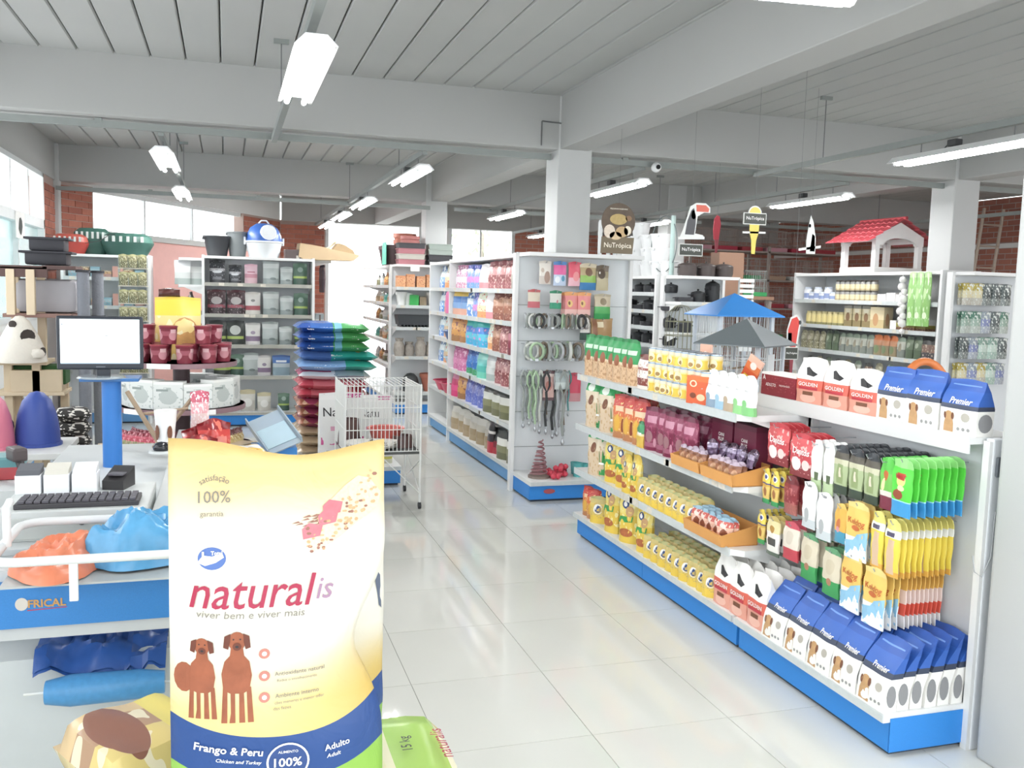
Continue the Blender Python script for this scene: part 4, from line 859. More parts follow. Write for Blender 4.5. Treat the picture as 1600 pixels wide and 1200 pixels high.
# ================================================================ BLACK BAG SHELVING
bag('b_blk', 'feed_bag', 'feed bag', .17, .27, .08, pack('b_blk_pack', [(0, '#34363a'), (.35, '#4a4c52'), (.5, '#c9c9cc'), (.62, '#3a3c42'), (.85, '#2a2c30')], [(.5, .48, .32, .06, '#dfe2e6'), (.5, .2, .3, .06, '#6a6c72', 'r')], busy=(10, '#8a8c92', .62, .1, .95)))
bag('b_pnk', 'feed_bag', 'feed bag', .15, .24, .08, pack('b_pnk_pack', [(0, '#d8b4bc'), (.3, '#c98a98'), (.5, '#ecc8d4'), (.9, '#e4b4c4')], [(.5, .6, .3, .03, '#c8788c', 'r')]))
bag('b_slv', 'feed_bag', 'feed bag', .18, .27, .08, pack('b_slv_pack', [(0, '#8f9a98'), (.25, '#b9c2c0'), (.7, '#d2d8d6'), (.9, '#aab4b2')], [(.62, .24, .2, .06, '#6f7a7a')], rough=.25))
bag('b_grn', 'feed_bag', 'feed bag', .16, .26, .08, pack('b_grn_pack', [(0, '#38584a'), (.3, '#a9c05a'), (.4, '#4a6a58'), (.8, '#5c7c68')], [(.5, .7, .2, .12, '#8fa49a')]))
bag('b_red', 'feed_bag', 'feed bag', .2, .28, .08, pack('b_red_pack', [(0, '#3a2c30'), (.25, '#a04a58'), (.38, '#4a3438'), (.9, '#5c3038')], [(.5, .55, .3, .16, '#b4aeac')], busy=(9, '#8a7a7c', .6, 0, 1)))
bag('b_wrd', 'feed_bag', 'feed bag', .17, .26, .08, pack('b_wrd_pack', [(0, '#d8d4cc'), (.18, '#b0525c'), (.38, '#e2dfda'), (.9, '#d0ccc6')], [(.5, .62, .14, .06, '#8a8a88')]))
bag('b_wpu', 'feed_bag', 'feed bag', .17, .26, .08, pack('b_wpu_pack', [(0, '#dcd8d6'), (.15, '#8c7690'), (.38, '#e4e2de'), (.9, '#c8c6c4')], [(.5, .55, .16, .08, '#9a8aa0')]))
bag('b_bgr', 'feed_bag', 'feed bag', .19, .28, .08, pack('b_bgr_pack', [(0, '#333a34'), (.22, '#a8bc58'), (.34, '#3c423e'), (.9, '#34383a')], [(.5, .6, .32, .2, '#c4c8c2')]))
bag('b_blu', 'feed_bag', 'feed bag', .2, .24, .08, pack('b_blu_pack', [(0, '#8fa8b4'), (.4, '#c0ccd2'), (.6, '#3f70b4'), (.9, '#2f5a98')], [(.5, .7, .3, .05, '#dfe6ee', 'r')]))
bag('b_crm', 'feed_bag', 'feed bag', .16, .23, .08, pack('b_crm_pack', [(0, '#d0ccc2'), (.5, '#e2dfd6'), (.8, '#c9bf98')], [(.5, .4, .3, .2, '#eeece6')]))
NB = {'b_blk': 'black and white', 'b_pnk': 'pink', 'b_slv': 'silver', 'b_grn': 'dark green', 'b_red': 'dark red', 'b_wrd': 'white with a red band', 'b_wpu': 'white with a violet band', 'b_bgr': 'black with a lime band', 'b_blu': 'blue topped', 'b_crm': 'cream'}
RB = [(1.69, [('b_blk', -.1, 1), ('b_blk', .1, .8), ('b_pnk', .28, .95), ('b_slv', .51, 1), ('b_slv', .69, .78), ('b_grn', .85, 1)]), (1.33, [('b_red', -.11, 1), ('b_red', .11, 1), ('b_wrd', .30, 1), ('b_slv', .51, 1), ('b_slv', .69, .82), ('b_grn', .86, 1)]),
      (.97, [('b_bgr', -.1, 1), ('b_bgr', .1, 1), ('b_wpu', .30, .98), ('b_slv', .50, 1), ('b_slv', .68, .8), ('b_grn', .86, .9)]), (.60, [('b_bgr', -.05, 1), ('b_grn', .12, .95), ('b_slv', .27, .98), ('b_wpu', .43, .9), ('b_blu', .63, 1)]),
      (.17, [('b_crm', .24, 1.1), ('b_crm', .43, .95), ('b_grn', .66, .8)])]
for j, (z, row) in enumerate(RB):
    for i, (k, x, s) in enumerate(row):
        put(k, x, 11.36, z, R.uniform(-.06, .06), '%s bag, shelf end by the tills, %s shelf, %s along' % (NB[k], ORD[j], ORD[i]), 'bags on the shelf end', scale=(min(1.1, s + .05), 1, s))
# on top of it
TOPM = 'on top of the black bag shelving'
def bucket(k, hexc, r0=.11, r1=.15, h=.22):
    def make():
        o = thing('plastic_bucket', 'x', 'bucket'); m = mat('bucket_' + k, hexc, .45)
        MB().lathe([(0, 0), (r0, 0), (r1, h), (r1 + .012, h), (r1 + .012, h + .015), (r1 - .004, h + .015), (r0 - .006, .008), (0, .008)], 18).build('bucket_body', m, o, 40)
        for s in (-1, 1): MB().bbox(s * (r1 + .005) - .012, -.02, h - .03, s * (r1 + .005) + .012, .02, h, .004).build('ear', m, o)
        return o
    KINDS[k] = make
bucket('bk_black', '#303236'); bucket('bk_grey', '#7e8486', .09, .12, .28); bucket('bk_white', '#e2e4e4', .1, .13, .2)
put('bk_black', -.10, 11.42, 2.0, 0, 'black plastic bucket ' + TOPM); put('bk_grey', .13, 11.45, 2.0, 0, 'tall grey bucket ' + TOPM)
def litter_box():
    o = thing('cat_litter_box', 'x', 'litter box'); wm = mat('litter_white', '#dfe3e6', .35); bm = mat('litter_blue', '#2f5fae', .35)
    MB().lathe([(0, 0), (.17, 0), (.21, .17), (.225, .18), (.225, .195), (0, .195)], 20).build('tray', wm, o, 40)
    MB().lathe([(.21, .195), (.2, .27), (.16, .35), (.09, .4), (0, .41)], 20).build('hood', bm, o, 50)
    MB().lathe([(0, -.21), (.085, -.205), (.095, -.17), (.095, -.12)], 18, (.02, -.01, .29), 'y').build('door_flap', wm, o, 40)
    MB().tube([(-.06, 0, .405), (-.03, 0, .44), (.03, 0, .44), (.06, 0, .405)], .01, 6).build('handle', wm, o)
    for s in (-1, 1): MB().bbox(s * .225 - .012, -.03, .15, s * .225 + .012, .03, .24, .005).build('latch', wm, o)
    return o
KINDS['litter'] = litter_box
put('litter', .43, 11.42, 2.0, .15, 'blue and white hooded cat litter box ' + TOPM)
boxed('dkb', 'carton', 'box', .18, .11, .14, pack('dkb_pack', [(0, '#4a3a38'), (.9, '#5a4040')], [(.8, .2, .1, .16, '#d8d2c8', 'r')])); put('dkb', .76, 11.40, 2.0, .1, 'small dark box ' + TOPM)
def bed():
    o = thing('cardboard_scratcher', 'x', 'cat scratcher'); m = mat('cardboard', '#c9ae86', .8)
    MB().prism([(-.36, .03), (-.3, 0), (.3, 0), (.37, .06), (.36, .075), (.1, .12), (-.1, .16), (-.34, .19)], -.16, .16).build('base_wedge', m, o)
    MB().tube([(-.03 + .0 * k, .0, .13) if k == 0 else (.0 + .11 * math.sin(k / 10 * PI), 0, .13 + .1 * math.sin(k / 10 * PI)) for k in range(11)], .014, 6).build('handle_loop', mat('cream_rope', '#e6d8b4', .8), o, 60)
    MB().prism([(.05, .12), (.34, .06), (.3, .13), (.2, .19), (.12, .21)], -.12, .12).build('back_rest', mat('cardboard_dark', '#a08864', .8), o)
    return o
KINDS['bed'] = bed
put('bed', 1.18, 11.5, 2.0, .05, 'beige cardboard cat scratcher overhanging the shelving top')
# garments hanging on the right side
for i in range(9):
    hk = 'garm%d' % (i % 3)
    if hk not in KINDS: hang(hk, 'pet_garment', 'pet clothes', .2, .34, .03, pack(hk + '_pack', [(0, ('#6a5860', '#8a6a6c', '#7c5c60')[i % 3]), (.5, ('#7a6870', '#96787a', '#85666a')[i % 3]), (.92, '#4a4048')], rough=.9))
    put(hk, 1.16 + .012 * (i % 2), 11.70 + .035 * i if i < 6 else 11.72 + .04 * i, 1.93, HALF + R.uniform(-.2, .2), 'dusky brown pet garment on the rail by the doorway, %s from the near end' % ORD[i], 'hanging pet garments')
boxed('whb', 'carton', 'box', .16, .14, .1, pack('whb_pack', [(0, '#c8ccca'), (.5, '#9aa4a8')], [(.5, .6, .1, .3, '#5a4a40', 'r')]))
for i, z in enumerate((1.2, .8)): put('whb', 1.12, 11.78, z, HALF, 'pale box on the doorway side, %s shelf' % ('upper', 'lower')[i])
hang('gsk', 'feed_sack', 'feed bag', .2, .3, .1, pack('gsk_pack', [(0, '#9aa0a4'), (.8, '#b4babd')], [(.5, .9, .1, .06, '#6e7276', 'r')]))
for i, y in enumerate((11.72, 11.82)): put('c_silver', (-.50, -.33)[i], y, 1.66, .15, 'grey feed sack before the pink wall, %s' % ('nearer', 'farther')[i], 'grey sacks', scale=(.85, .7, 1.12))
for i, y in enumerate((11.85, 12.12, 12.4)): put('b_slv', -.42, y, 1.3, FX, 'silver feed bag below the grey sacks, %s' % ORD[i], 'grey sacks')

# ================================================================ POT SHELVING
def planter(k, hexc, w=.3, d=.2, h=.06):
    def make():
        o = thing('planter_box', 'x', 'planter'); m = mat('planter_' + k, hexc, .55)
        MB().prism([(-w / 2 + .01, 0), (w / 2 - .01, 0), (w / 2, h), (-w / 2, h)], -d / 2, d / 2).build('trough', m, o); MB().bbox(-w / 2 - .008, -d / 2 - .006, h - .012, w / 2 + .008, d / 2 + .006, h, .003).build('rim', m, o)
        return o
    KINDS[k] = make
for k, c in (('pl_black', '#3c3c40'), ('pl_rose', '#a86a72'), ('pl_grey', '#b4b0a6'), ('pl_sage', '#98a49c')): planter(k, c, .36, .22, .07)
for i, k in enumerate(('pl_rose', 'pl_grey', 'pl_rose', 'pl_black')): put(k, 2.36, 12.24, 2.0 + .072 * i, 0, '%s planter box in the striped stack, %s from below' % ({'pl_rose': 'rose', 'pl_grey': 'grey', 'pl_black': 'black'}[k], ORD[i]), 'striped planter stack')
for i, k in enumerate(('pl_black', 'pl_black', 'pl_sage', 'pl_sage')): put(k, 2.755, 12.24, 2.0 + .072 * i, 0, '%s planter box in the stack beside the column, %s from below' % ({'pl_black': 'black', 'pl_sage': 'sage grey'}[k], ORD[i]), 'sage planter stack', scale=(.92, 1, 1))
def potk(k, hexc, r0=.055, r1=.085, h=.15):
    revolve(k, 'flower_pot', 'flower pot', [(0, 0), (r0, 0), (r1, h * .8), (r1 + .008, h * .8), (r1 + .008, h), (r1 - .006, h), (r0 - .006, .01), (0, .01)], mat(k, hexc, .6, var=.1))
potk('pt_terra', '#a8604a'); potk('pt_dark', '#4a3436', .07, .1, .2); potk('pt_rose', '#b06a64'); potk('pt_white', '#e4e6e4', .045, .065, .16); potk('pt_cream', '#e0dcd4', .045, .075, .16)
for i in range(3): put('pt_dark', 2.20, 12.6 + .22 * i, 2.0, 0, 'tall dark brown flower pot on the pot shelving top, %s from the front' % ORD[i], 'dark pots on top', scale=1.35)
for i in range(4): put('pt_rose', 2.42, 12.58, 2.0 + .06 * i, 0, 'terracotta pot nested in the stack by the dark pots, %s from below' % ORD[i], 'nested terracotta pots', scale=1.45)
for i in range(3): put('pt_terra', 2.42, 12.98, 2.0 + .09 * i, 0, 'terracotta pot in the rear stack, %s from below' % ORD[i], 'rear terracotta pots', scale=1.8)
tag(MB().box(-.004, -.15, 0, .004, .15, .3).build('mint_board', mat('mint_board', '#5fd0b4', .5), None, 0, (2.06, 12.55, 2.0)), 'mint green board standing at the edge of the pot shelving', 'board')
boxed('tcube', 'cachepot', 'flower pot', .115, .15, .115, pack('tcube_pack', [(0, '#d8a070'), (.5, '#e0a878'), (.8, '#d49464')], busy=(9, '#b05a3c', .6, 0, 1), rough=.7))
for i in range(5): put('tcube', 2.215 + .133 * i, 12.13 + .02 * (i % 2), 1.70, R.uniform(-.15, .15), 'printed terracotta cube pot on the top shelf, %s from the doorway' % ORD[i], 'printed cube pots', scale=(1, 1, 1.15 if i % 2 else 1))
tag(MB().box(-.06, -.001, 0, .06, .001, .09).build('price_sign', mat('paper', '#ecebe8', .8), None, 0, (2.38, 12.0, 1.91)), 'white paper price sign over the cube pots', 'sign')
boxed('gpot', 'cachepot', 'flower pot', .12, .14, .1, pack('gpot_pack', [(0, '#1fae4a'), (.9, '#18a040')])); boxed('bpot', 'cachepot', 'flower pot', .09, .12, .1, pack('bpot_pack', [(0, '#8a7a5c'), (.9, '#7a6a50')])); boxed('ypot', 'cachepot', 'flower pot', .08, .12, .1, pack('ypot_pack', [(0, '#d8b45a'), (.9, '#c8a44a')]))
for i, (k, x, d_) in enumerate((('pt_white', 2.23, 'white round pot beside the green pot'), ('gpot', 2.40, 'bright green square pot'), ('bpot', 2.52, 'olive brown square pot'), ('pt_cream', 2.66, 'ribbed white pot beside the brown pot'), ('ypot', 2.79, 'ochre square pot'))): put(k, x, 12.16, 1.46, 0, d_ + ' on the pot shelving', scale=1.1 if 'pt' in k else 1)
put('pt_white', 2.32, 12.2, 1.46, 0, 'second white round pot touching the green pot')
def flatbin():
    o = thing('storage_basket', 'x', 'basket'); m = mat('basket_black', '#33383c', .5)
    MB().prism([(-.27, .03), (.27, .03), (.29, .16), (-.29, .16)], -.13, .13).build('basket_body', m, o)
    for k in range(12): MB().box(-.25 + .045 * k, -.135, 0, -.24 + .045 * k, .12, .05).build('rib', m, o)
    return o
KINDS['flatbin'] = flatbin; put('flatbin', 2.46, 12.2, 1.17, 0, 'long black basket on the pot shelving')
revolve('jarp', 'stone_jar', 'jar', [(0, 0), (.06, 0), (.075, .05), (.07, .11), (.045, .14), (.06, .17), (.055, .17), (0, .12)], mat('stone_grey', '#a8a096', .7, var=.35, vscale=40))
for i in range(5): put('jarp', 2.21 + .145 * i, 12.15 + .05 * (i % 2), .78, 0, 'speckled stone jar on the lower pot shelf, %s from the doorway' % ORD[i], 'stone jars', scale=(1, 1, (1.4, 1.1, 1.5, 1.1, 1.2)[i]))
revolve('dome', 'black_dome', 'pot', [(0, 0), (.12, 0), (.125, .1), (.1, .2), (.05, .25), (0, .26)], mat('dome_black', '#45494a', .4)); put('dome', 2.38, 12.2, .3, 0, 'dark domed pot on the lowest pot shelf', scale=.95)
put('pt_terra', 2.65, 12.18, .3, 0, 'large terracotta pot on the lowest pot shelf', scale=1.6); put('pt_dark', 2.80, 12.24, .3, 0, 'dark brown pot beside the large terracotta pot', scale=(.6, 1, 1.5))
SIDE = ['silver', 'multi', 'blackgrain', 'seeds', 'orangebrown', 'teal']
for j, z in enumerate((1.72, 1.48, 1.22, .95, .62)):
    for i in range(5): put('c_' + SIDE[(i * 2 + j) % 6], 2.26, 12.72 + .36 * i, z, FX + R.uniform(-.3, .3), '%s garden pack on the doorway side, %s shelf, %s along' % (CB[SIDE[(i * 2 + j) % 6]][0], ORD[j], ORD[i]), 'garden packs', scale=(1, 1, R.uniform(.5, .75)))
# ================================================================ AISLE: SACK STACK, CAGE
o = unit('low blue and white pallet stand under the litter sacks', (.5, 7.62, 0), 0, .92, 1.1, .2, (), sides=False, top=False, name='display_platform', cat='platform')
def sackk(k, bands, blobs, letters, w=.62, d=.42, h=.085, busy=None):
    """sack lying on its back: the long side faces -y"""
    def make():
        mb = MB(); nx, nz = 14, 8; m = pack(k + '_pack', bands, blobs, busy=busy, rough=.25)
        for sg in (-1, 1):
            vs = []; fs = []; us = []
            for j in range(nz + 1):
                for i in range(nx + 1):
                    u, v = i / nx, j / nz; e = max(0, 1 - abs(2 * u - 1) ** 9) ** .5 * max(0, 1 - abs(2 * v - 1) ** 8) ** .5
                    vs.append(((u - .5) * w, (v - .5) * d, h / 2 + sg * h / 2 * e + .004 * math.sin(11 * u + 5 * v)))
            for j in range(nz):
                for i in range(nx):
                    a = j * (nx + 1) + i; q = [a, a + 1, a + nx + 2, a + nx + 1]; vv = lambda jj: (1 - jj / nz) if sg > 0 else jj / nz
                    u = [(i / nx, vv(j)), ((i + 1) / nx, vv(j)), ((i + 1) / nx, vv(j + 1)), (i / nx, vv(j + 1))]
                    if sg < 0: q.reverse(); u.reverse()
                    fs.append(q); us.append(u)
            mb.add(vs, fs, us)
        o = link('litter_sack', mb.mesh('litter_sack', 50), m); o['category'] = 'sack'
        for (t, wd, cx, lm) in letters:
            lettering('lettering', t, wd, lambda x, z: (x, -d / 2 * .93 + .6 * abs(z - h / 2) ** 1.5 * 0, z), cx, h * .5, lm, o, .015)
        return o
    KINDS[k] = make
GB = [(0, '#2f66b4'), (.9, '#2f66b4')]
sackk('s_blue', GB, [(.75, .5, .26, .8, '#4aa45a', 'r'), (.56, .5, .05, .8, '#7fc0d8', 'r'), (.1, .5, .08, .8, '#2450a0', 'r')], [('Cat', .06, -.2, W_), ('AMBIENTES', .13, -.06, W_), ('15 kg', .06, .18, W_)])
sackk('s_teal', [(0, '#18a79c'), (.9, '#18a79c')], [(.75, .5, .12, .4, '#c08a5a'), (.2, .5, .2, .5, '#4a70b0', 'r')], [('Pipicat', .1, -.02, W_)], .68)
sackk('s_tealb', [(0, '#2f8fb4'), (.9, '#2f8fb4')], [(.3, .5, .3, .5, '#7fa8d8', 'r'), (.8, .5, .2, .8, '#1fa08c', 'r')], [('Areia Sanitaria', .2, -.1, W_)], .68)
sackk('s_red', [(0, '#c8485a'), (.9, '#c8485a')], [(.5, .5, .3, .5, '#d8707c', 'r')], [], busy=(7, '#e09aa0', .6, 0, 1))
sackk('s_orange', [(0, '#a86a50'), (.9, '#a86a50')], [(.2, .5, .16, .5, '#9c3a5c'), (.7, .5, .2, .5, '#c8a080', 'r')], [], busy=(6, '#d0b090', .6, 0, 1))
sackk('s_tan', [(0, '#c0a888'), (.9, '#c0a888')], [(.6, .5, .3, .6, '#a8957c', 'r')], [], busy=(5, '#d8c8b0', .55, 0, 1))
sackk('s_white', [(0, '#dfe2e4'), (.9, '#dfe2e4')], [(.2, .5, .25, .4, '#b8406a', 'r'), (.7, .5, .2, .5, '#9ab0b8', 'r')], [('Natural', .12, .05, N_)])
seq = [('s_tan', 'tan'), ('s_tan', 'tan'), ('s_tan', 'tan'), ('s_orange', 'brown and orange'), ('s_orange', 'brown and orange'), ('s_orange', 'brown and orange'), ('s_red', 'rose red'), ('s_red', 'rose red'), ('s_white', 'white printed'), ('s_tealb', 'blue teal'), ('s_teal', 'teal'), ('s_blue', 'blue and green'), ('s_blue', 'blue and green'), ('s_blue', 'blue and green')]
z = .2
for i, (k, dsc) in enumerate(seq):
    put(k, .90 + R.uniform(-.012, .012) + (.03 if 'teal' in k else 0), 8.36 + R.uniform(-.02, .02), z, R.uniform(-.03, .03), '%s litter sack in the tall stack, %s from below' % (dsc, ORD[i]), 'stacked litter sacks', scale=(1, 1.6, 1.0)); z += .083
def natu(o, S, w, h, d):
    decal('pink_stripe', [(-w / 2 * .95, h * .3), (w / 2 * .95, h * .3), (w / 2 * .95, h * .4), (-w / 2 * .95, h * .4)], S, mat('print_magenta', '#c84a8c', .5), o, .0014, 2)
    decal('pink_stripe', [(-w / 2 * .9, h * .93), (w / 2 * .9, h * .93), (w / 2 * .9, h * .985), (-w / 2 * .9, h * .985)], S, mat('print_magenta', '#c84a8c', .5), o, .0014, 1)
bag('natu', 'feed_bag', 'feed bag', .38, .62, .14, pack('natu_pack', [(0, '#d8d8c0'), (.06, '#d0cc50'), (.1, '#e4e4e2'), (.9, '#eceae8')], [(.35, .52, .12, .03, '#d89ab4', 'r'), (.75, .33, .18, .1, '#8a5a78'), (.2, .2, .06, .02, '#9a9a9a', 'r')], rough=.4), 'block', [('Natu', .2, -.06, .46, K_, .005)], natu, edge=.7, top=.04)
put('natu', .93, 7.78, .17, .06, 'tall white feed bag with a magenta stripe before the sack stack')
put('natu', 1.22, 7.84, .17, -.05, 'second white feed bag mostly hidden by the wire cage', scale=(.8, 1, .95))
cbag('darkred', ['#6a3a40', '#8a5a54', '#6e4a48', '#5a3438'], w=.3, h=.16, d=.3, busy=(6, '#a88a80', .6, 0, 1), name='feed_bag', kind='pillow')
put('darkred', .92, 7.35, .0, .2, 'dark red sack on the floor under the wire cage', scale=(1.1, 1, 1.4))
# wire cage on a stand
def wire_cage(w, d, h, nbar, m, rows=4, r=.0022, roof=True):
    """five wire panels of a cage box from z=0 to h; returns builder per panel"""
    out = []
    def panel(p0, du, lu, zz=True):
        mb = MB(); n = max(3, int(lu / .03))
        for i in range(n + 1):
            a = Vector(p0) + Vector(du) * (lu * i / n); mb.rod(a, a + Vector((0, 0, h)), r, 4)
        for j in range(rows + 1):
            a = Vector(p0) + Vector((0, 0, h * j / rows)); mb.rod(a, a + Vector(du) * lu, r * 1.3, 4)
        out.append(mb)
    panel((-w / 2, -d / 2, 0), (1, 0, 0), w); panel((-w / 2, d / 2, 0), (1, 0, 0), w); panel((-w / 2, -d / 2, 0), (0, 1, 0), d); panel((w / 2, -d / 2, 0), (0, 1, 0), d)
    if roof:
        mb = MB(); n = int(w / .035)
        for i in range(n + 1): mb.rod((-w / 2 + w * i / n, -d / 2, h), (-w / 2 + w * i / n, d / 2, h), r, 4)
        out.append(mb)
    return out
WW = mat('white_wire', '#e4e6e2', .4)
cg = thing('wire_cage', 'white wire pet cage on a wheeled stand in the aisle', 'cage', (1.125, 7.1, 0))
for mb in wire_cage(.57, .62, .5, 18, WW, 3, .0028): mb.v = [(x, y, z + .45) for x, y, z in mb.v]; mb.build('wire_panel', WW, cg)
for sx in (-1, 1):
    for sy in (-1, 1):
        l = MB().rod((sx * .285, sy * .31, .05), (sx * .285, sy * .31, .96), .008, 6).build('leg', WW, cg)
        MB().lathe([(0, -.01), (.026, -.01), (.026, .01), (0, .01)], 12, (sx * .285, sy * .31, .026), 'x').build('caster', mat('caster_black', '#2e3032', .5), l, 40)
    MB().rod((sx * .285, -.31, .12), (sx * .285, .31, .38), .004).rod((sx * .285, .31, .12), (sx * .285, -.31, .38), .004).build('cross_brace', WW, cg)
MB().rod((-.285, -.31, .12), (0, -.31, .4), .004).rod((.285, -.31, .12), (0, -.31, .4), .004).build('cross_brace', WW, cg)
MB().box(-.28, -.305, .425, .28, .305, .45).build('tray', mat('tray_dark', '#4a4c4a', .5), cg)
colored('basin', 'basin_coral', mat('basin_coral', '#d8655a', .35)); put('basin_coral', 1.20, 7.12, .452, 0, 'coral red bowl inside the white wire cage', scale=(.95, .95, 1.3))
bag('cushion', 'pet_cushion', 'cushion', .4, .07, .3, pack('cushion_pack', [(0, '#b8b4ac'), (.5, '#e0ddd4')], rough=.9, busy=(5, '#6f6a68', .6, 0, 1)), 'pillow'); put('cushion', 1.06, 6.94, .452, 0, 'white and grey pet cushion inside the wire cage')
revolve('dkbowl', 'food_bowl', 'bowl', [(0, 0), (.09, 0), (.075, .09), (.07, .09), (.06, .02), (0, .02)], mat('bowl_brown', '#5a3e3a', .4)); put('dkbowl', 1.31, 7.0, .452, 0, 'dark brown bowl inside the wire cage'); put('dkbowl', .92, 7.2, .452, 0, 'dark bowl at the back of the wire cage', scale=(1, 1, 2.2))

# ================================================================ CHECKOUT
CTR = mat('counter_grey', '#c4c8c8', .45); CTB = mat('counter_blue', '#1f7fca', .45, var=.1, vscale=250)
ck = thing('checkout_counter', 'grey checkout counter with a blue lettered front strip', 'counter', (0, 0, 0))
MB().box(-.8, 3.32, 0, -.2, 5.4, .76).build('cabinet', CTR, ck)
MB().bbox(-.82, 3.32, .76, -.26, 5.4, .785, .004).build('counter_top', CTR, ck)
MB().bbox(-.26, 3.25, .68, -.2, 5.4, .86, .006).build('side_rail', mat('rail_grey', '#b4b8b8', .4), ck)
MB().box(-.8, 3.06, 0, .12, 3.32, .5).build('bag_bay', mat('bay_grey', '#c2c8c9', .45), ck)
MB().box(-.8, 3.02, .58, .12, 3.06, .625).build('bag_bay_lip', CTR, ck)
fp = MB().box(-.82, 2.995, .625, .12, 3.02, .765).build('front_strip', CTB, ck)
lettering('lettering', 'FRICAL', .105, flatS(2.995), -.525, .70, mat('gold_letter', '#b98a4a', .3, .4), fp, .03); decal('emblem', oval(-.595, .70, .018, .02), flatS(2.995), mat('print_silver', '#c8c2b8', .3, .3), fp)
decal('underline', [(-.58, .678), (-.47, .682), (-.47, .684), (-.58, .681)], flatS(2.995), RD, fp)
MB().box(-.8, 3.02, .765, .12, 3.06, .80).build('upper_strip', CTR, ck)
MB().box(-.72, 3.3, .50, .1, 3.315, .6).build('bay_back', mat('bay_back', '#a8aeb0', .5), ck)
for i in range(16): MB().rod((-.55 + .03 * i, 3.04, .575), (-.55 + .03 * i, 3.29, .5), .002, 4).build('basket_wire', WW, ck)
# tubular basket
tb = thing('bagging_basket', 'white tubular bagging basket full of plastic bags', 'basket', (0, 0, 0)); TBM = mat('tube_paint', '#e0e3e3', .3)
def rim(z, y0, y1, x0=-.64, x1=.2, c=.07):
    pts = []
    for cx, cy, a0 in ((x0 + c, y0 + c, PI), (x1 - c, y0 + c, 1.5 * PI), (x1 - c, y1 - c, 0), (x0 + c, y1 - c, .5 * PI)):
        pts += [(cx + c * math.cos(a0 + k * PI / 10), cy + c * math.sin(a0 + k * PI / 10), z) for k in range(6)]
    return pts
MB().tube(rim(.885, 2.80, 3.27), .014, 8, True).build('rim', TBM, tb, 60)
MB().tube([(-.626, 2.98, .885), (-.626, 2.98, 1.0), (-.626, 3.03, 1.01)], .012, 8).build('end_post', TBM, tb, 60)
for x in (-.42, .05): MB().bbox(x - .012, 2.79, .765, x + .012, 2.80, .885, .002).build('strut', TBM, tb)
MB().box(-.62, 2.83, .80, .18, 3.25, .806).build('basket_floor', mat('basket_floor', '#b4b9b8', .5), tb)
def crumple(name, label, cx, cy, z, rx, ry, h, m, seed, cat='plastic bag', par=None):
    from mathutils import noise as nz
    n, k = 44, 18; mb = MB(); vs = []; fs = []; off = Vector((seed * 3.7, seed * 1.3, 0))
    for j in range(k + 1):
        for i in range(n):
            a = 2 * PI * i / n; r = 1 - j / k; q = Vector((r * math.cos(a), r * math.sin(a), 0))
            wob = 1 + .22 * nz.noise(Vector((math.cos(a), math.sin(a), 0)) * 1.6 + off)
            big = .5 + .9 * nz.noise(q * 1.25 + off); ridge = 1 - 2 * abs(nz.noise(q * 2.3 - off)); fine = 1 - 2 * abs(nz.noise(q * 5 + off * 2))
            zz = h * (1 - r ** 2.2) ** .6 * max(.1, .55 + .5 * (big - .5) + .22 * (ridge - .5) + .08 * (fine - .5))
            vs.append((cx + rx * r * wob * math.cos(a), cy + ry * r * wob * math.sin(a), z + .002 + zz))
    for j in range(k):
        for i in range(n):
            a, b = j * n + i, j * n + (i + 1) % n; fs.append((a, b, b + n, a + n))
    mb.add(vs, fs); o = mb.build(name, m, par, 28); return tag(o, label, cat) if cat else o
crumple('plastic_bag', 'orange plastic bag crumpled in the bagging basket', -.49, 3.02, .808, .13, .19, .14, mat('film_orange', '#e8835a', .3, var=.15, vscale=20), 4)
crumple('plastic_bag', 'sky blue plastic bag heaped in the middle of the basket', -.27, 3.06, .812, .17, .17, .25, mat('film_blue', '#4f9fd0', .2, var=.2, vscale=25), 8)
crumple('plastic_bag', 'sky blue plastic bag behind the feed sack in the basket', -.02, 3.05, .808, .14, .19, .16, mat('film_blue', '#4f9fd0', .2, var=.2, vscale=25), 12)
# roll of blue bags hanging in the bay
rb = thing('bag_roll', 'roll of blue plastic bags in the counter bay', 'bag roll', (-.36, 2.96, .43))
MB().lathe([(0, -.17), (.035, -.17), (.048, -.1), (.045, .1), (.034, .17), (0, .17)], 16, axis='x').build('roll', mat('roll_blue', '#3f8fc8', .35, var=.15, vscale=60), rb, 50)
from mathutils import noise as _nz
_m = MB(); _v = []; _f = []
for _j in range(13):
    for _i in range(23):
        _u, _t = _i / 22, _j / 12; _q = Vector((_u * 4, _t * 2.5, 3)); _v.append((-.21 + .38 * _u, .03 + .27 * _t, .03 + .10 * _t ** .6 + .05 * _nz.noise(_q) + .025 * (1 - 2 * abs(_nz.noise(_q * 1.7)))))
for _j in range(12):
    for _i in range(22): _a = _j * 23 + _i; _f.append((_a, _a + 1, _a + 24, _a + 23))
_m.add(_v, _f); _m.add([(x, y, z - .012) for x, y, z in _v], [q[::-1] for q in _f]); _m.build('loose_film', mat('roll_dark', '#1f4f98', .3, var=.2, vscale=20), rb, 30)
MB().rod((-.23, 0, 0), (.2, 0, 0), .004).build('spindle', WW, rb)
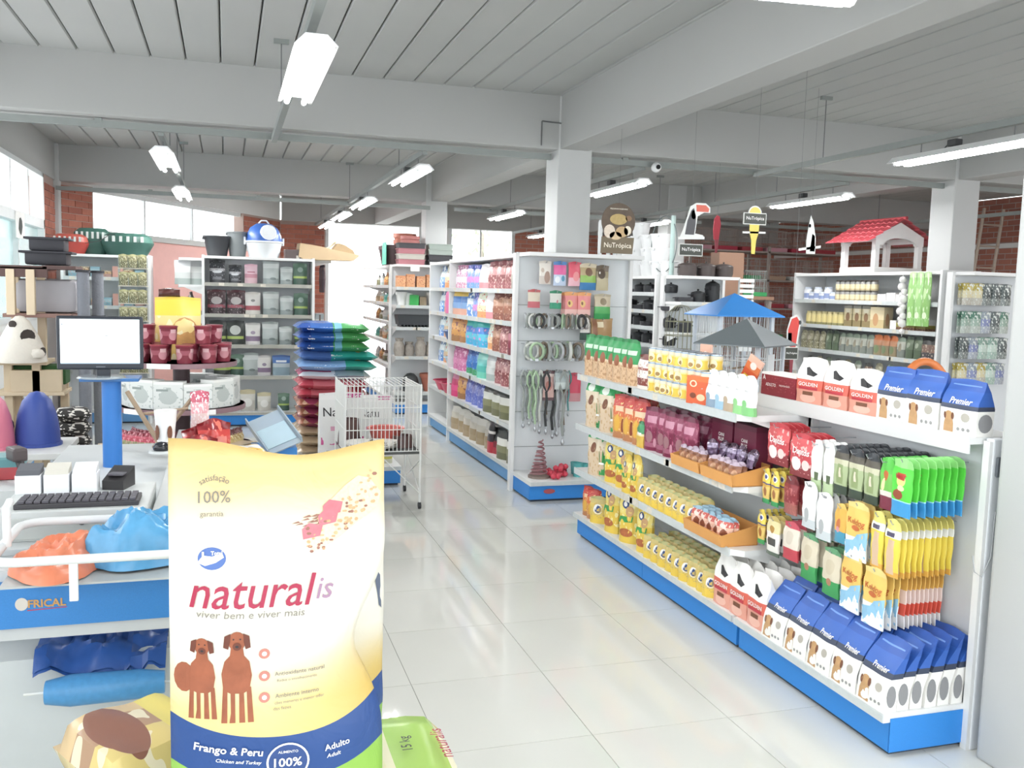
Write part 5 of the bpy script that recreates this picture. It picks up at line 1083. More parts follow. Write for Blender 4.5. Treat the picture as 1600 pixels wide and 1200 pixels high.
# monitor
mo = thing('monitor_pole', 'blue post on the counter carrying the monitor', 'post', (-.53, 4.75, .785))
MB().cyl((0, 0, 0), .044, .42, 20).build('post', mat('pole_blue', '#1f74c4', .45), mo, 40); MB().bbox(-.13, -.09, .42, .13, .09, .435, .004).build('plate', mat('plate_blue', '#2a6aa8', .3), mo)
mn = thing('computer_monitor', 'black computer monitor with a bright white screen', 'monitor', (-.57, 4.72, 1.22), .03)
MB().bbox(-.188, -.02, .04, .188, .015, .292, .008).build('casing', mat('monitor_black', '#1d2430', .35), mn)
sc = MB().box(-.172, -.0215, .068, .172, -.0205, .278).build('screen', mat('screen_white', '#e6f2f6', .3, var=.05, vscale=4, emit=.75), mn)
MB().box(.02, -.0222, .20, .035, -.0216, .204).build('screen_icon', GR_, sc); MB().box(-.165, -.0222, .25, -.16, -.0216, .255).build('screen_icon', N_, sc); MB().box(-.172, -.0222, .068, .172, -.0216, .073).build('taskbar', mat('taskbar', '#b4c8e0', .4), sc)
MB().bbox(-.02, -.01, 0, .04, .02, .07, .006).build('neck', mat('monitor_black', '#1d2430', .35), mn); MB().lathe([(0, 0), (.11, 0), (.1, .008), (0, .01)], 20).build('stand_foot', mat('stand_gloss', '#8a949a', .15), mn)
MB().box(-.02, -.0212, .05, .02, -.0205, .056).build('brand_strip', mat('strip_grey', '#5a6068', .4), mn)
# cash drawer, keyboard, slips
cd_ = thing('cash_drawer', 'grey metal cash drawer in the counter', 'cash drawer', (-.51, 3.62, .785))
MB().bbox(-.24, -.22, 0, .24, .22, .105, .005).build('case', mat('drawer_grey', '#c9cdcb', .4), cd_); MB().bbox(-.20, -.226, .008, .21, -.218, .082, .003).build('drawer_front', mat('drawer_front', '#b9bdb9', .4), cd_)
MB().lathe([(0, -.008), (.012, -.006), (.012, 0)], 12, (.03, -.226, .065), 'y').build('lock', mat('lock_metal', '#5a5650', .3, .7), cd_)
kb = thing('keyboard', 'black computer keyboard on the cash drawer', 'keyboard', (-.50, 3.50, .89))
MB().bbox(-.2, -.07, 0, .2, .07, .018, .004).build('keyboard_body', mat('key_base', '#3c3a3e', .5), kb)
km = MB().bbox(-.0105, -.0095, .018, .0105, .0095, .027, .002).mesh('key'); kmm = mat('key_cap', '#55525a', .5)
for r_ in range(5):
    for c_ in range(15): link('key', km, kmm, kb, (-.178 + .0255 * c_, -.052 + .026 * r_, 0))
for i, x in enumerate((-.70, -.605, -.51)):
    o = thing('paper_tray', 'white stack of paper slips behind the keyboard, %s from the street side' % ORD[i], 'paper', (x, 3.72, .89), 0, 'paper slip trays'); MB().bbox(-.043, -.04, 0, .043, .05, .07, .002).build('slips', mat('paper_white', '#eceef2', .7), o); MB().prism([(-.04, .07), (.05, .07), (.05, .1), (-.02, .085)], -.04, .04, 'x').build('slip_back', mat('slip_back%d' % i, ('#5a5c62', '#d0ccc0', '#e0e2e4')[i], .7), o)
o = thing('card_reader', 'black card reader beside the paper slips', 'card reader', (-.40, 3.75, .89), -.3); MB().prism([(-.05, 0), (.06, 0), (.06, .075), (-.05, .035)], -.04, .04, 'x').build('reader_body', mat('reader_black', '#2c2a2c', .4), o); MB().bbox(-.03, -.03, .05, .03, .02, .058, .003).build('keypad', mat('key_cap', '#55525a', .5), o)
o = thing('barcode_scanner', 'black barcode scanner lying on the counter beside the domes', 'scanner', (-.86, 4.4, .80), .5); MB().tube([(0, -.06, .02), (0, .0, .06), (.0, .04, .10)], .018, 8).build('handle', mat('reader_black', '#2c2a2c', .4), o, 60); MB().bbox(-.03, .0, .08, .03, .11, .14, .012).build('head', mat('scanner_brown', '#4a3f40', .4), o)
o = thing('scanner_puck', 'black rounded scanner puck on a saucer by the counter edge', 'scanner', (-.30, 4.62, .87)); MB().lathe([(0, 0), (.06, 0), (.055, .01), (0, .01)], 16).build('saucer', CTR, o, 40); MB().lathe([(.035, .01), (.04, .022), (.03, .045), (0, .052)], 14).build('puck', mat('puck_black', '#22242a', .15), o, 60)
MB().tube([(-.53, 4.6, .80), (-.4, 4.5, .82), (-.33, 4.6, .88), (-.28, 4.62, .89)], .0035, 5).build('cable', mat('cable_black', '#3d3f40', .6), mn).matrix_parent_inverse = mn.matrix_world.inverted()
bpy.context.view_layer.update(); mn.children[-1].name
# goods at the counter end
o = thing('printed_cup', 'white paper cup printed with brown dogs', 'cup', (-.30, 4.95, .87)); cupS = lambda x, z: (.05 * math.sin(x / .05), -.05 * math.cos(x / .05) - .002, z)
MB().lathe([(0, 0), (.042, 0), (.056, .16), (.053, .16), (.04, .006), (0, .006)], 20).build('cup_wall', W_, o, 40); decal('dog_print', oval(.025, .05, .014, .036, 12), cupS, BN, o, .004); decal('dog_print', oval(-.045, .05, .016, .04, 12), cupS, BN, o, .004)
o = thing('counter_extension', 'white ledge at the counter end holding snack bags', 'counter', (0, 0, 0)); MB().bbox(-.195, 4.72, .0, .12, 5.4, .70, .006).build('ledge_body', mat('ledge_white', '#d6d8d8', .5), o); MB().bbox(-.21, 4.70, .70, .15, 5.42, .725, .004).build('ledge_top', SHW, o)
bag('redbag', 'snack_bag', 'snack bag', .17, .2, .08, pack('redbag_pack', [(0, '#a8282c'), (.4, '#c03a34'), (.8, '#8a1e24')], [(.7, .45, .16, .2, '#d0756a', 'r')], busy=(5, '#d86a58', .62, 0, 1), rough=.2), wr=.008)
for i, (x, y, rx) in enumerate(((-.13, 4.86, 0), (-.06, 4.98, -.15), (-.15, 5.05, .1))): put('redbag', x, y, .725, .2 * i, 'glossy red snack bag at the counter end, %s in the pile' % ORD[i], 'red snack bags', rx=rx, scale=(1, 1, (.9, 1.2, 1)[i]))
sackk('ysk', [(0, '#e0b84a'), (.9, '#e0b84a')], [(.6, .5, .34, .3, '#ece8e0', 'r')], [], .22, .16, .03, busy=(7, '#c88a30', .6, 0, 1))
for i in range(4): put('ysk', .04 + .01 * i, 4.84 + .02 * i, .725 + .028 * i, .2 * (i % 2), 'flat yellow and white snack bag in the low pile, %s from below' % ORD[i], 'yellow snack pile')
hang('strw', 'candy_pack', 'candy pack', .1, .2, .03, pack('strw_pack', [(0, '#ecd2d0'), (.4, '#e8a8b0'), (.7, '#c8506a')], busy=(9, '#f6ecec', .56, 0, 1)))
es = thing('wooden_easel', 'slim wooden easel legs beside the counter cup', 'easel', (-.40, 5.15, .785)); WD = mat('easel_wood', '#a08a70', .7)
MB().rod((-.1, 0, .32), (.09, -.08, .0), .012, 6).build('leg', WD, es); MB().rod((.02, .1, .0), (.24, .06, .3), .012, 6).build('leg', WD, es); MB().rod((-.02, .0, .2), (.2, .05, .22), .008, 6).build('crossbar', WD, es)
put('strw', -.14, 5.2, 1.09, .3, 'white and rose candy pack propped on the easel')
# round tiered display
rd = thing('round_display', 'round tiered display stand full of cups, cartons and pouches', 'display stand', (-.27, 6.05, 0)); DK = mat('tier_dark', '#5a4448', .5)
for z, r in ((1.20, .33), (.93, .38), (.66, .44), (.40, .46)): t = MB().lathe([(0, z - .03), (r - .01, z - .03), (r, z - .02), (r, z), (0, z)], 28).build('tier', DK, rd, 40); MB().lathe([(r, z - .03), (r + .004, z - .03), (r + .004, z), (r, z)], 28).build('tier_edge', mat('tier_edge', '#8a6a70', .4), t, 40)
MB().cyl((0, 0, 0), .05, 1.2, 14).build('stem', DK, rd, 40); MB().lathe([(0, 0), (.4, 0), (.4, .08), (0, .09)], 24).build('base', DK, rd, 40)
for i, (a, z) in enumerate(((-1.9, 1.172), (-1.2, .9), (-2.3, .9))): MB().box(-.07, -.002, 0, .07, .002, .03).build('price_strip', W_, rd, 0, ((.345 if z > 1 else .39) * math.cos(a), (.345 if z > 1 else .39) * math.sin(a), z), a + HALF)
WN = '#7e2436'
revolve('wcup', 'snack_cup', 'snack cup', [(0, 0), (.045, 0), (.052, .10), (.056, .105), (.05, .11), (0, .11)], pack('wcup_pack', [(0, WN), (.45, '#a0505e'), (.7, WN), (.9, '#8e3040')], [(.5, .45, .3, .25, '#c88a92'), (.5, .7, .2, .1, '#d8b0b4', 'r')]), n=10)
n = 0
for r, k, zz in ((.26, 11, 0), (.14, 5, 0), (.2, 6, .112)):
    for i in range(k):
        a = 2 * PI * i / k + r; put('wcup', -.27 + r * math.cos(a), 6.05 + r * math.sin(a), 1.2 + zz, a, 'wine red snack cup on the top tier, %s of the %s ring' % (ORD[i], {.26: 'outer', .14: 'inner', .2: 'upper'}[r]), 'wine red snack cups'); n += 1
boxed('wbox', 'white_carton', 'carton', .17, .17, .1, pack('wbox_pack', [(0, '#d6dad6'), (.9, '#e4e6e2')], [(.5, .45, .3, .26, '#b4bcb8'), (.3, .7, .2, .04, '#8a9490', 'r')], busy=(6, '#aab4b0', .6, 0, .8)))
for i in range(9):
    a = -2.75 + i * .5; put('wbox', -.27 + .29 * math.cos(a), 6.05 + .29 * math.sin(a), .93, a + HALF, 'white printed carton on the second tier, %s around from the street side' % ORD[i], 'white cartons', scale=(1, 1, R.uniform(.85, 1.05)))
bag('gpch', 'snack_pouch', 'pouch', .07, .13, .035, pack('gpch_pack', [(0, '#cdb878'), (.5, '#b89a58'), (.75, '#6a3a3c')], busy=(8, '#e0d4a8', .58, 0, .8))); bag('rpch', 'snack_pouch', 'pouch', .07, .13, .035, pack('rpch_pack', [(0, '#b4a884'), (.4, '#8a9468'), (.6, '#b83a52'), (.85, '#8a2438')], busy=(8, '#d88a94', .6, .4, 1)))
for rr_ in (.37, .29):
    for i in range(22):
        a = -2.95 + i * .125; k = 'rpch' if i < 9 else 'gpch'
        put(k, -.27 + rr_ * math.cos(a), 6.05 + rr_ * math.sin(a), .66, a + HALF + R.uniform(-.2, .2), '%s pouch on the third tier, %s %s' % (('rose and olive', 'golden')[k == 'gpch'], ('outer ring' if rr_ > .3 else 'inner ring'), ORD[i] if i < 20 else ('near the end', 'last')[i - 20]), 'pouches on the third tier')
for i, a in enumerate((-2.6, -2.15, -1.1, -.65)): o = MB().prism([(-.05, 0), (.05, 0), (.05, .05), (-.055, .05), (-.055, .045), (.045, .045), (.045, .004), (-.05, .004)], -.1, .1, 'x').build('card_tray', mat('card_beige', '#c8b394', .7), None, 0, (-.27 + .43 * math.cos(a), 6.05 + .43 * math.sin(a), .66), a + HALF); tag(o, 'beige card tray edge on the third tier, %s around' % ORD[i], 'tray', 'beige card trays')
for i in range(10): a = -2.8 + i * .27; put('c_pink' if i % 2 else 'c_maroon', -.27 + .36 * math.cos(a), 6.05 + .36 * math.sin(a), .40, a + HALF, 'purple bag on the lowest tier, %s around' % ORD[i], 'purple bags', scale=.7)
def ybag(o, S, w, h, d): decal('dog_print', oval(.04, h * .42, w * .3, h * .26, 16), S, mat('print_tan_dog', '#c8924a', .6, var=.3, vscale=30), o, .0014, 1)
bag('ybig', 'feed_bag', 'feed bag', .27, .39, .10, pack('ybig_pack', [(0, '#e6c05a'), (.3, '#ecd080'), (.7, '#e9d020'), (.95, '#e0c41c')], busy=(4, '#f0e2b0', .58, 0, .7)), 'block', (), ybag, edge=.5, top=.03)
put('ybig', -.29, 6.12, 1.2, .05, 'yellow feed bag standing among the wine red cups')
bag('dkroll', 'snack_roll', 'snack roll', .13, .05, .05, pack('dkroll_pack', [(0, '#4a2420'), (.5, '#5a2c26')], rough=.4), 'pillow'); put('dkroll', -.34, 6.12, 1.59, 0, 'dark brown rolled bag resting on the yellow feed bag')
# blue pedestal with acrylic leaflet tray
o = thing('leaflet_stand', 'blue pedestal with a tilted clear acrylic tray', 'display stand', (.27, 5.62, 0)); MB().bbox(-.13, -.1, 0, .13, .12, .72, .006).build('pedestal', CTB, o)
t = MB().prism([(-.16, 0), (.16, 0), (.16, .008), (-.16, .008)], -.11, .11, 'x').build('acrylic_tray', mat('acrylic', '#d0e0ea', .1, trans=.5), o, 0, (0, -.02, .80)); t.rotation_euler = (.55, -.35, .25)
for s in (-1, 1): q = MB().box(s * .105 - .004, -.16, 0, s * .105 + .004, .16, .045).build('tray_wall', mat('acrylic', '#d0e0ea', .1, trans=.5), t)
MB().rod((0, .02, .72), (0, 0, .81), .01).build('bracket', WW, o); MB().box(-.09, -.12, .009, .09, .05, .014).build('leaflet', mat('leaflet', '#aac4d0', .5), t)
crumple('clear_bag', 'clear plastic bag on the floor beside the blue pedestal', .62, 6.3, .0, .12, .14, .3, mat('film_clear', '#d6d8d8', .15, trans=.5), 21)

# ================================================================ STREET SIDE: CAT TREES, DOMES
o = thing('side_table', 'white low table carrying the pink and blue pet domes', 'table', (-1.35, 6.45, 0)); MB().bbox(-.4, -.3, .57, .38, .35, .61, .005).build('table_top', mat('table_white', '#d2d4d2', .5), o)
for x in (-.36, .34):
    for y in (-.26, .31): MB().box(x - .02, y - .02, 0, x + .02, y + .02, .57).build('leg', STEEL, o)
def domek(k, c):
    def make():
        o = thing('pet_igloo', 'x', 'pet house'); m = mat('dome_' + k, c, .45)
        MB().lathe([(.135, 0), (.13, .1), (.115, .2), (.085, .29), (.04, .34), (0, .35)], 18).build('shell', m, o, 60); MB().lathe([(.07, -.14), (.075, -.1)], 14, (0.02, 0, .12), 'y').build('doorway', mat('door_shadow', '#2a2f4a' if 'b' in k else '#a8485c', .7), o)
        MB().lathe([(.13, 0), (.145, 0), (.145, .02), (.13, .02)], 18).build('rim', m, o); return o
    KINDS[k] = make
domek('dome_b', '#2f4a9c'); domek('dome_p', '#e07a94')
put('dome_b', -1.17, 6.5, .61, 2.6, 'royal blue plastic pet dome on the white table'); put('dome_p', -1.42, 6.4, .61, 2.6, 'pink plastic pet dome at the picture edge', scale=1.02)
boxed('tealbx', 'toy_box', 'box', .2, .1, .14, pack('tealbx_pack', [(0, '#b03038'), (.55, '#4a8a90'), (.9, '#5f9aa0')])); put('tealbx', -.97, 4.55, .787, .1, 'teal and red box beside the barcode scanner')
MB().box(-1.06, 4.25, 0, -.82, 4.75, .785).build('cabinet_side', CTR, ck)
ct = thing('cat_tree', 'tall wooden cat tree with dark platforms by the street window', 'cat tree', (-1.42, 8.05, .17)); PW_ = mat('post_beige', '#d2bfa0', .7); PD = mat('platform_brown', '#5a4440', .8)
for x, y, z0, z1 in ((-.16, 0, 0, 1.6), (.02, .02, .0, 1.6), (.16, .1, .0, 1.2), (-.2, -.12, 0, .86), (.0, -.14, 0, .86), (-.16, -.16, 1.23, 1.58), (-.02, -.17, 1.23, 1.58)): MB().bbox(x - .03, y - .03, z0, x + .03, y + .03, z1, .004).build('post', PW_, ct)
for x0, x1, z, m in ((-.24, .1, 1.58, PD), (.06, .3, 1.585, PD), (-.22, .26, 1.21, mat('platform_rope', '#8a6a60', .9)), (-.3, .08, .84, PW_), (-.3, .2, .6, PW_)): MB().bbox(x0, -.18, z, x1, .2, z + .03, .005).build('platform', m, ct)
MB().bbox(-.24, -.18, 1.52, .1, -.16, 1.6, .004).build('fascia', PD, ct)
MB().bbox(-.18, -.17, .63, .18, .14, .80, .004).build('planter_body', PW_, ct); MB().bbox(-.2, -.1, .68, .2, .12, .83, .01).build('turf', mat('turf_green', '#2f5a2c', .9, bump=.6), ct)
cr = thing('pet_carrier', 'light grey padded pet carrier on the cat tree', 'pet carrier', (-1.37, 8.15, 1.41)); MB().bbox(-.24, -.14, .0, .24, .12, .27, .06).build('shell', mat('carrier_grey', '#aaa8ac', .7), cr, 40); MB().bbox(.236, -.05, .08, .246, .05, .17, .01).build('vent', mat('vent_dark', '#4a4a50', .6), cr)
for i, (y, z, s) in enumerate(((8.1, 1.79, 1), (8.15, 1.90, .85))): o = thing('black_carrier', 'black pet carrier on the cat tree top, %s' % ('lower', 'upper')[i], 'pet carrier', (-1.35, y, z)); MB().bbox(-.15 * s, -.12, 0, .15 * s, .12, .105, .02).build('shell', mat('carrier_black', '#26262e', .5), o, 40); MB().bbox(-.19 * s, -.13, .09, .19 * s, .13, .108, .004).build('rim', mat('carrier_black', '#26262e', .5), o)
pl = thing('plush_cat_house', 'white cone shaped plush cat house with black spots', 'cat house', (-1.52, 7.86, 1.04)); MB().lathe([(.19, 0), (.18, .08), (.13, .2), (.07, .31), (.03, .35), (0, .355)], 20).build('cone', mat('plush_white', '#d2ccc0', .95, bump=.4), pl, 60)
for a, z, s in ((-.95, .2, .055), (-2.0, .29, .03), (-.35, .08, .035)): MB().lathe([(0, -.012), (s, -.006), (s, .006), (0, .012)], 12, axis='y').build('spot', mat('plush_black', '#3a322e', .95), pl, 40, ((.214 - .45 * z) * math.cos(a), (.214 - .45 * z) * math.sin(a), z), a + HALF)
MB().lathe([(0, 0), (.05, .01), (.06, .04), (.04, .07), (0, .08)], 14).build('muzzle', mat('plush_white', '#d2ccc0', .95, bump=.4), pl, 60, (.13, -.1, .03))
for i, (x, y) in enumerate(((-1.08, 7.95), (-1.02, 8.32))):
    o = thing('scratching_post', 'grey carpeted scratching post, %s' % ('nearer the cat tree', 'nearer the can shelving')[i], 'scratching post', (x, y, 0)); MB().cyl((0, 0, .03), .046, 1.72, 16).build('column', mat('carpet_grey', '#7c8088', .95, bump=.5), o, 40)
    for z in (1.74, 1.37, .03): MB().lathe([(0, 0), (.055, 0), (.055, .02), (0, .02)], 16, (0, 0, z)).build('ring', mat('ring_black', '#2a2c32', .6), o)
    MB().bbox(-.16, -.16, 0, .16, .16, .03, .004).build('base', PD, o)
for i in range(3): o = thing('zebra_cushion', 'black and white zebra striped cushion, %s from below' % ORD[i], 'cushion', (-1.10, 7.45, .43 + .1 * i)); MB().lathe([(0, 0), (.1, .005), (.13, .05), (.1, .095), (0, .1)], 16, uv=True).build('pad', pack('zebra_pack', [(0, '#2c2a28')], busy=(5, '#dcd8d0', .56, 0, 1), rough=.9), o, 60)
o = thing('stool', 'brown stool under the zebra cushions', 'stool', (-1.10, 7.45, 0)); MB().lathe([(0, .40), (.15, .40), (.15, .43), (0, .43)], 16).build('seat', PD, o); MB().cyl((0, 0, 0), .03, .4, 10).build('stem', PW_, o); MB().lathe([(0, 0), (.14, 0), (.12, .02), (0, .02)], 16).build('foot', PD, o)
for i, (x, y) in enumerate(((-1.72, 10.3), (-1.74, 9.7), (-1.72, 10.9))): o = tag(MB().bbox(-.14, -.1, 0, .14, .1, .05, .02).build('pet_pad', mat('pad_brown', '#4a4444', .9), None, 40, (x, y, .17), .3), 'dark flat pet pad on the low platform, %s from the tills' % ORD[(1, 0, 2)[i]], 'pet pad', 'pet pads')
# carriers on the can shelving and its goods
def carrier(k, c, c2):
    def make():
        o = thing('pet_carrier', 'x', 'pet carrier'); m = mat('car_' + k, c, .4)
        MB().lathe([(0, 0), (.2, 0), (.27, .12), (.275, .14), (0, .14)], 16).build('tray', m, o, 40); o.children
        MB().lathe([(.27, .14), (.25, .2), (.18, .235), (0, .24)], 16).build('lid', mat('car2_' + k, c2, .4), o, 40)
        for i in range(6): MB().bbox(-.2 + .07 * i, -.27, .14, -.17 + .07 * i, -.24, .2, .004).build('slot', mat('slot_pale', '#c8ccc8', .5), o)
        return o
    KINDS[k] = make
carrier('cr_green', '#2f5a50', '#38665a'); carrier('cr_red', '#a83a30', '#b85040')
put('cr_green', -1.12, 11.8, 1.98, 0, 'dark green pet carrier on the can shelving', scale=(1.1, .7, 1.1)); put('cr_green', -1.5, 11.86, 1.98, 0, 'olive green carrier behind the red one', scale=(.8, .6, 1.3)); put('cr_red', -1.72, 11.72, 1.98, 0, 'red pet carrier on the can shelving beside the brick', scale=(.75, .6, .95))
boxed('cbx', 'small_carton', 'carton', .1, .12, .08, pack('cbx_pack', [(0, '#7fb0c0'), (.4, '#a8c8d0'), (.8, '#8ab4c4')], busy=(6, '#d0908a', .6, 0, .6))); boxed('cbr', 'small_carton', 'carton', .1, .11, .08, pack('cbr_pack', [(0, '#b08a80'), (.5, '#c8a070'), (.8, '#d8c8a8')], busy=(6, '#8a6a5a', .6, 0, 1)))
boxed('cbp', 'price_card', 'card', .12, .14, .02, pack('cbp_pack', [(0, '#f2b8a8'), (.9, '#f0b0a0')]))
for j, z in enumerate((1.72, 1.39, 1.02, .7)):
    for i in range(7): put(('cbx', 'cbr', 'cbx', 'cbr')[(i + j) % 4] if i != 4 else 'cbp', -1.70 + .12 * i, 11.76, z, R.uniform(-.1, .1), '%s on the can shelving, %s shelf, %s from the wall' % ('peach price card' if i == 4 else ('blue carton', 'brown carton')[(i + j) % 2], ORD[j], ORD[i]), 'cartons on the can shelving', scale=(1, 1, R.uniform(.7, 1.2)))
hs = thing('strip_display', 'narrow hanging display of dark olive pouches before the pink wall', 'display stand', (-1.02, 11.35, 0)); MB().box(-.16, .03, .0, -.14, .05, 1.95).box(.14, .03, .0, .16, .05, 1.95).build('upright', STEEL, hs)
for j in range(7): MB().box(-.16, .0, .62 + .2 * j, .16, .05, .632 + .2 * j).build('rail', mat('rail_cream', '#e0d8c4', .5), hs)
bag('olv', 'seed_pouch', 'pouch', .1, .15, .03, pack('olv_pack', [(0, '#6e6c4a'), (.5, '#88845c'), (.85, '#b4b07c')], busy=(7, '#c8c4a0', .58, 0, 1)))
for j in range(7):
    for i in range(3): put('olv', -1.02 - .1 + .1 * i, 11.35, .634 + .2 * j, R.uniform(-.1, .1), 'olive seed pouch on the strip display, %s rail from below, %s' % (ORD[j], ('street side', 'middle', 'aisle side')[i]), 'olive seed pouches')
# ================================================================ FOREGROUND FEED SACKS
def sack_surface(w, h, d, seed=5, pinch=.0):
    rr = random.Random(seed); ph = [rr.uniform(0, 6.3) for _ in range(8)]
    def prof(v):
        if v > .955: return 0.
        if v > .60: t = (v - .60) / .355; return max(0, math.cos(t * PI / 2)) ** .8 * .92
        return .92 + .08 * math.sin(v * 5)
    def pt(u, v, sg):
        e = abs(2 * u - 1) ** 3.2; xs = (u - .5) * w
        if xs > 0: xs *= 1 - pinch * math.exp(-((v - .45) / .15) ** 2)
        z = v * h
        if v > .9: z += ((.018 * (2 * u - 1) ** 2 + .008 * math.sin(7 * u + .5) + .008 * (1 - 2 * u)) * (v - .9) / .1)
        t = d / 2 * prof(v) * (1 - .72 * e) + .0015
        wr = .004 * math.sin(8 * u + ph[0] + 9 * v) * (.3 + v) + .0035 * math.sin(21 * v + 4 * u + ph[1]) + .004 * math.sin(26 * (v - .25 * u) + ph[2]) * max(0, u - .55) * 2
        wr += .010 * math.sin(9 * u + ph[3]) * max(0, v - .85) / .15
        return (xs, sg * t + wr, z)
    return pt
def sack_mesh(name, w, h, d, seed, pinch, nx=26, nz=34):
    pt = sack_surface(w, h, d, seed, pinch); mb = MB(); nu = nx + 1; N = nu * (nz + 1)
    for sg in (-1, 1):
        vs = [pt(i / nx, j / nz, sg) for j in range(nz + 1) for i in range(nu)]; fs = []; us = []
        for j in range(nz):
            for i in range(nx):
                a = j * nu + i; q = [a, a + 1, a + nu + 1, a + nu]; u = [(i / nx, j / nz), ((i + 1) / nx, j / nz), ((i + 1) / nx, (j + 1) / nz), (i / nx, (j + 1) / nz)]
                if sg > 0: q.reverse(); u.reverse()
                fs.append(q); us.append(u)
        mb.add(vs, fs, us)
    for j in range(nz):
        for i, fl in ((0, 0), (nx, 1)):
            a = j * nu + i; q = [a, a + nu, a + nu + N, a + N]
            if fl: q.reverse()
            mb.uv[len(mb.f)] = [(i / nx, j / nz)] * 4; mb.f.append(q)
    for i in range(nx):
        mb.uv[len(mb.f)] = [(i / nx, 0)] * 4; mb.f.append([i, i + N, i + 1 + N, i + 1]); a = nz * nu + i; mb.uv[len(mb.f)] = [(i / nx, 1)] * 4; mb.f.append([a, a + 1, a + 1 + N, a + N])
    def S(x, z):
        v = min(1, max(0, z / h)); k = 1 - pinch * math.exp(-((v - .45) / .15) ** 2) if x > 0 else 1; u = min(1, max(0, x / (w * k) + .5)); return (x, pt(u, v, -1)[1], z)
    return mb, S
def sack_mat():
    """cream sack print: butter yellow top and lower right corner, white middle, blue band and green foot"""
    m = bpy.data.materials.new('sack_print'); m.use_nodes = True; n = m.node_tree.nodes; l = m.node_tree.links; b = n['Principled BSDF']; b.inputs['Roughness'].default_value = .42
    tc = n.new('ShaderNodeTexCoord'); nz = n.new('ShaderNodeTexNoise'); nz.inputs['Scale'].default_value = 9; nz.inputs['Detail'].default_value = 3; nz.inputs['Distortion'].default_value = 1.2; l.new(tc.outputs['Object'], nz.inputs['Vector']); bp = n.new('ShaderNodeBump'); bp.inputs['Strength'].default_value = .5; bp.inputs['Distance'].default_value = .012; l.new(nz.outputs['Fac'], bp.inputs['Height']); l.new(bp.outputs['Normal'], b.inputs['Normal'])
    uv = n.new('ShaderNodeUVMap'); sp = n.new('ShaderNodeSeparateXYZ'); l.new(uv.outputs[0], sp.inputs[0])
    rp = n.new('ShaderNodeValToRGB'); e = rp.color_ramp.elements; e[0].position = 0; e[0].color = (*lin('#d8bc58'), 1); e[1].position = 1; e[1].color = (*lin('#d8b768'), 1)
    for p, c in ((.3, '#dcc880'), (.46, '#dedacc'), (.76, '#e0dccf'), (.9, '#e0c88c')): x = e.new(p); x.color = (*lin(c), 1)
    l.new(sp.outputs['Y'], rp.inputs[0])
    r2 = n.new('ShaderNodeValToRGB'); e2 = r2.color_ramp.elements; e2[0].position = .45; e2[0].color = (0, 0, 0, 1); e2[1].position = .95; e2[1].color = (1, 1, 1, 1); l.new(sp.outputs['X'], r2.inputs[0])
    r3 = n.new('ShaderNodeValToRGB'); e3 = r3.color_ramp.elements; e3[0].position = .3; e3[0].color = (1, 1, 1, 1); e3[1].position = .52; e3[1].color = (0, 0, 0, 1); l.new(sp.outputs['Y'], r3.inputs[0])
    mu = n.new('ShaderNodeMath'); mu.operation = 'MULTIPLY'; l.new(r2.outputs[0], mu.inputs[0]); l.new(r3.outputs[0], mu.inputs[1])
    mx = n.new('ShaderNodeMix'); mx.data_type = 'RGBA'; mx.inputs[7].default_value = (*lin('#cfae50'), 1); l.new(mu.outputs[0], mx.inputs[0]); l.new(rp.outputs[0], mx.inputs[6])
    # band: boundaries bow downwards in the middle
    bow = n.new('ShaderNodeMath'); bow.operation = 'SUBTRACT'; bow.inputs[1].default_value = .5; l.new(sp.outputs['X'], bow.inputs[0])
    sq = n.new('ShaderNodeMath'); sq.operation = 'MULTIPLY'; l.new(bow.outputs[0], sq.inputs[0]); l.new(bow.outputs[0], sq.inputs[1])
    sc = n.new('ShaderNodeMath'); sc.operation = 'MULTIPLY_ADD'; sc.inputs[1].default_value = -.28; l.new(sq.outputs[0], sc.inputs[0]); l.new(sp.outputs['Y'], sc.inputs[2])
    cur = mx.outputs[2]
    for lim, c in ((.215, '#174688'), (.075, '#86b83a')):
        lt = n.new('ShaderNodeMath'); lt.operation = 'LESS_THAN'; lt.inputs[1].default_value = lim; l.new(sc.outputs[0], lt.inputs[0])
        q = n.new('ShaderNodeMix'); q.data_type = 'RGBA'; q.inputs[7].default_value = (*lin(c), 1); l.new(lt.outputs[0], q.inputs[0]); l.new(cur, q.inputs[6]); cur = q.outputs[2]
    l.new(cur, b.inputs['Base Color']); return m
SM = sack_mat(); CR = mat('print_crimson', '#a81440', .5, var=0); CR2 = mat('print_lilac', '#a07c96', .5, var=0); DG = mat('dog_brown', '#9a5230', .6, var=.3, vscale=35); DG2 = mat('dog_dark', '#6a3422', .6, var=.3, vscale=35); TGR = mat('print_light_grey', '#857f74', .6, var=0); LN = mat('print_logo_blue', '#4a6cb0', .5, var=0)
W0, H0, D0 = .435, .735, .17
mb, S = sack_mesh('feed_sack', W0, H0, D0, 5, .30)
fs_ = link('feed_sack', mb.mesh('feed_sack', 180), SM, None, (.105, 1.93, .605)); tag(fs_, 'big cream and yellow feed sack lettered naturalis in the foreground', 'feed sack')
def L(t, w, x, z, m, bold=.005, shear=0., rot=0., tall=1., arc=0., name='lettering'): return lettering(name, t, w, S, x, z, m, fs_, bold, shear, rot, .0036, tall, arc)
L('natural', .245, -.055, .463, CR, .004, .22, -.03, 1.1, name='brand_lettering'); L('is', .034, .086, .459, CR2, .004, .22, -.03, 1.15, name='brand_lettering')
L('viver bem e viver mais', .21, -.06, .418, TGR, 0., .1, -.04, .9)
L('100%', .062, -.13, .648, TGR, 0.); L('satisfação', .06, -.13, .682, TGR, 0., arc=.05); L('garantia', .045, -.135, .615, TGR, 0., .0, 0, 1)
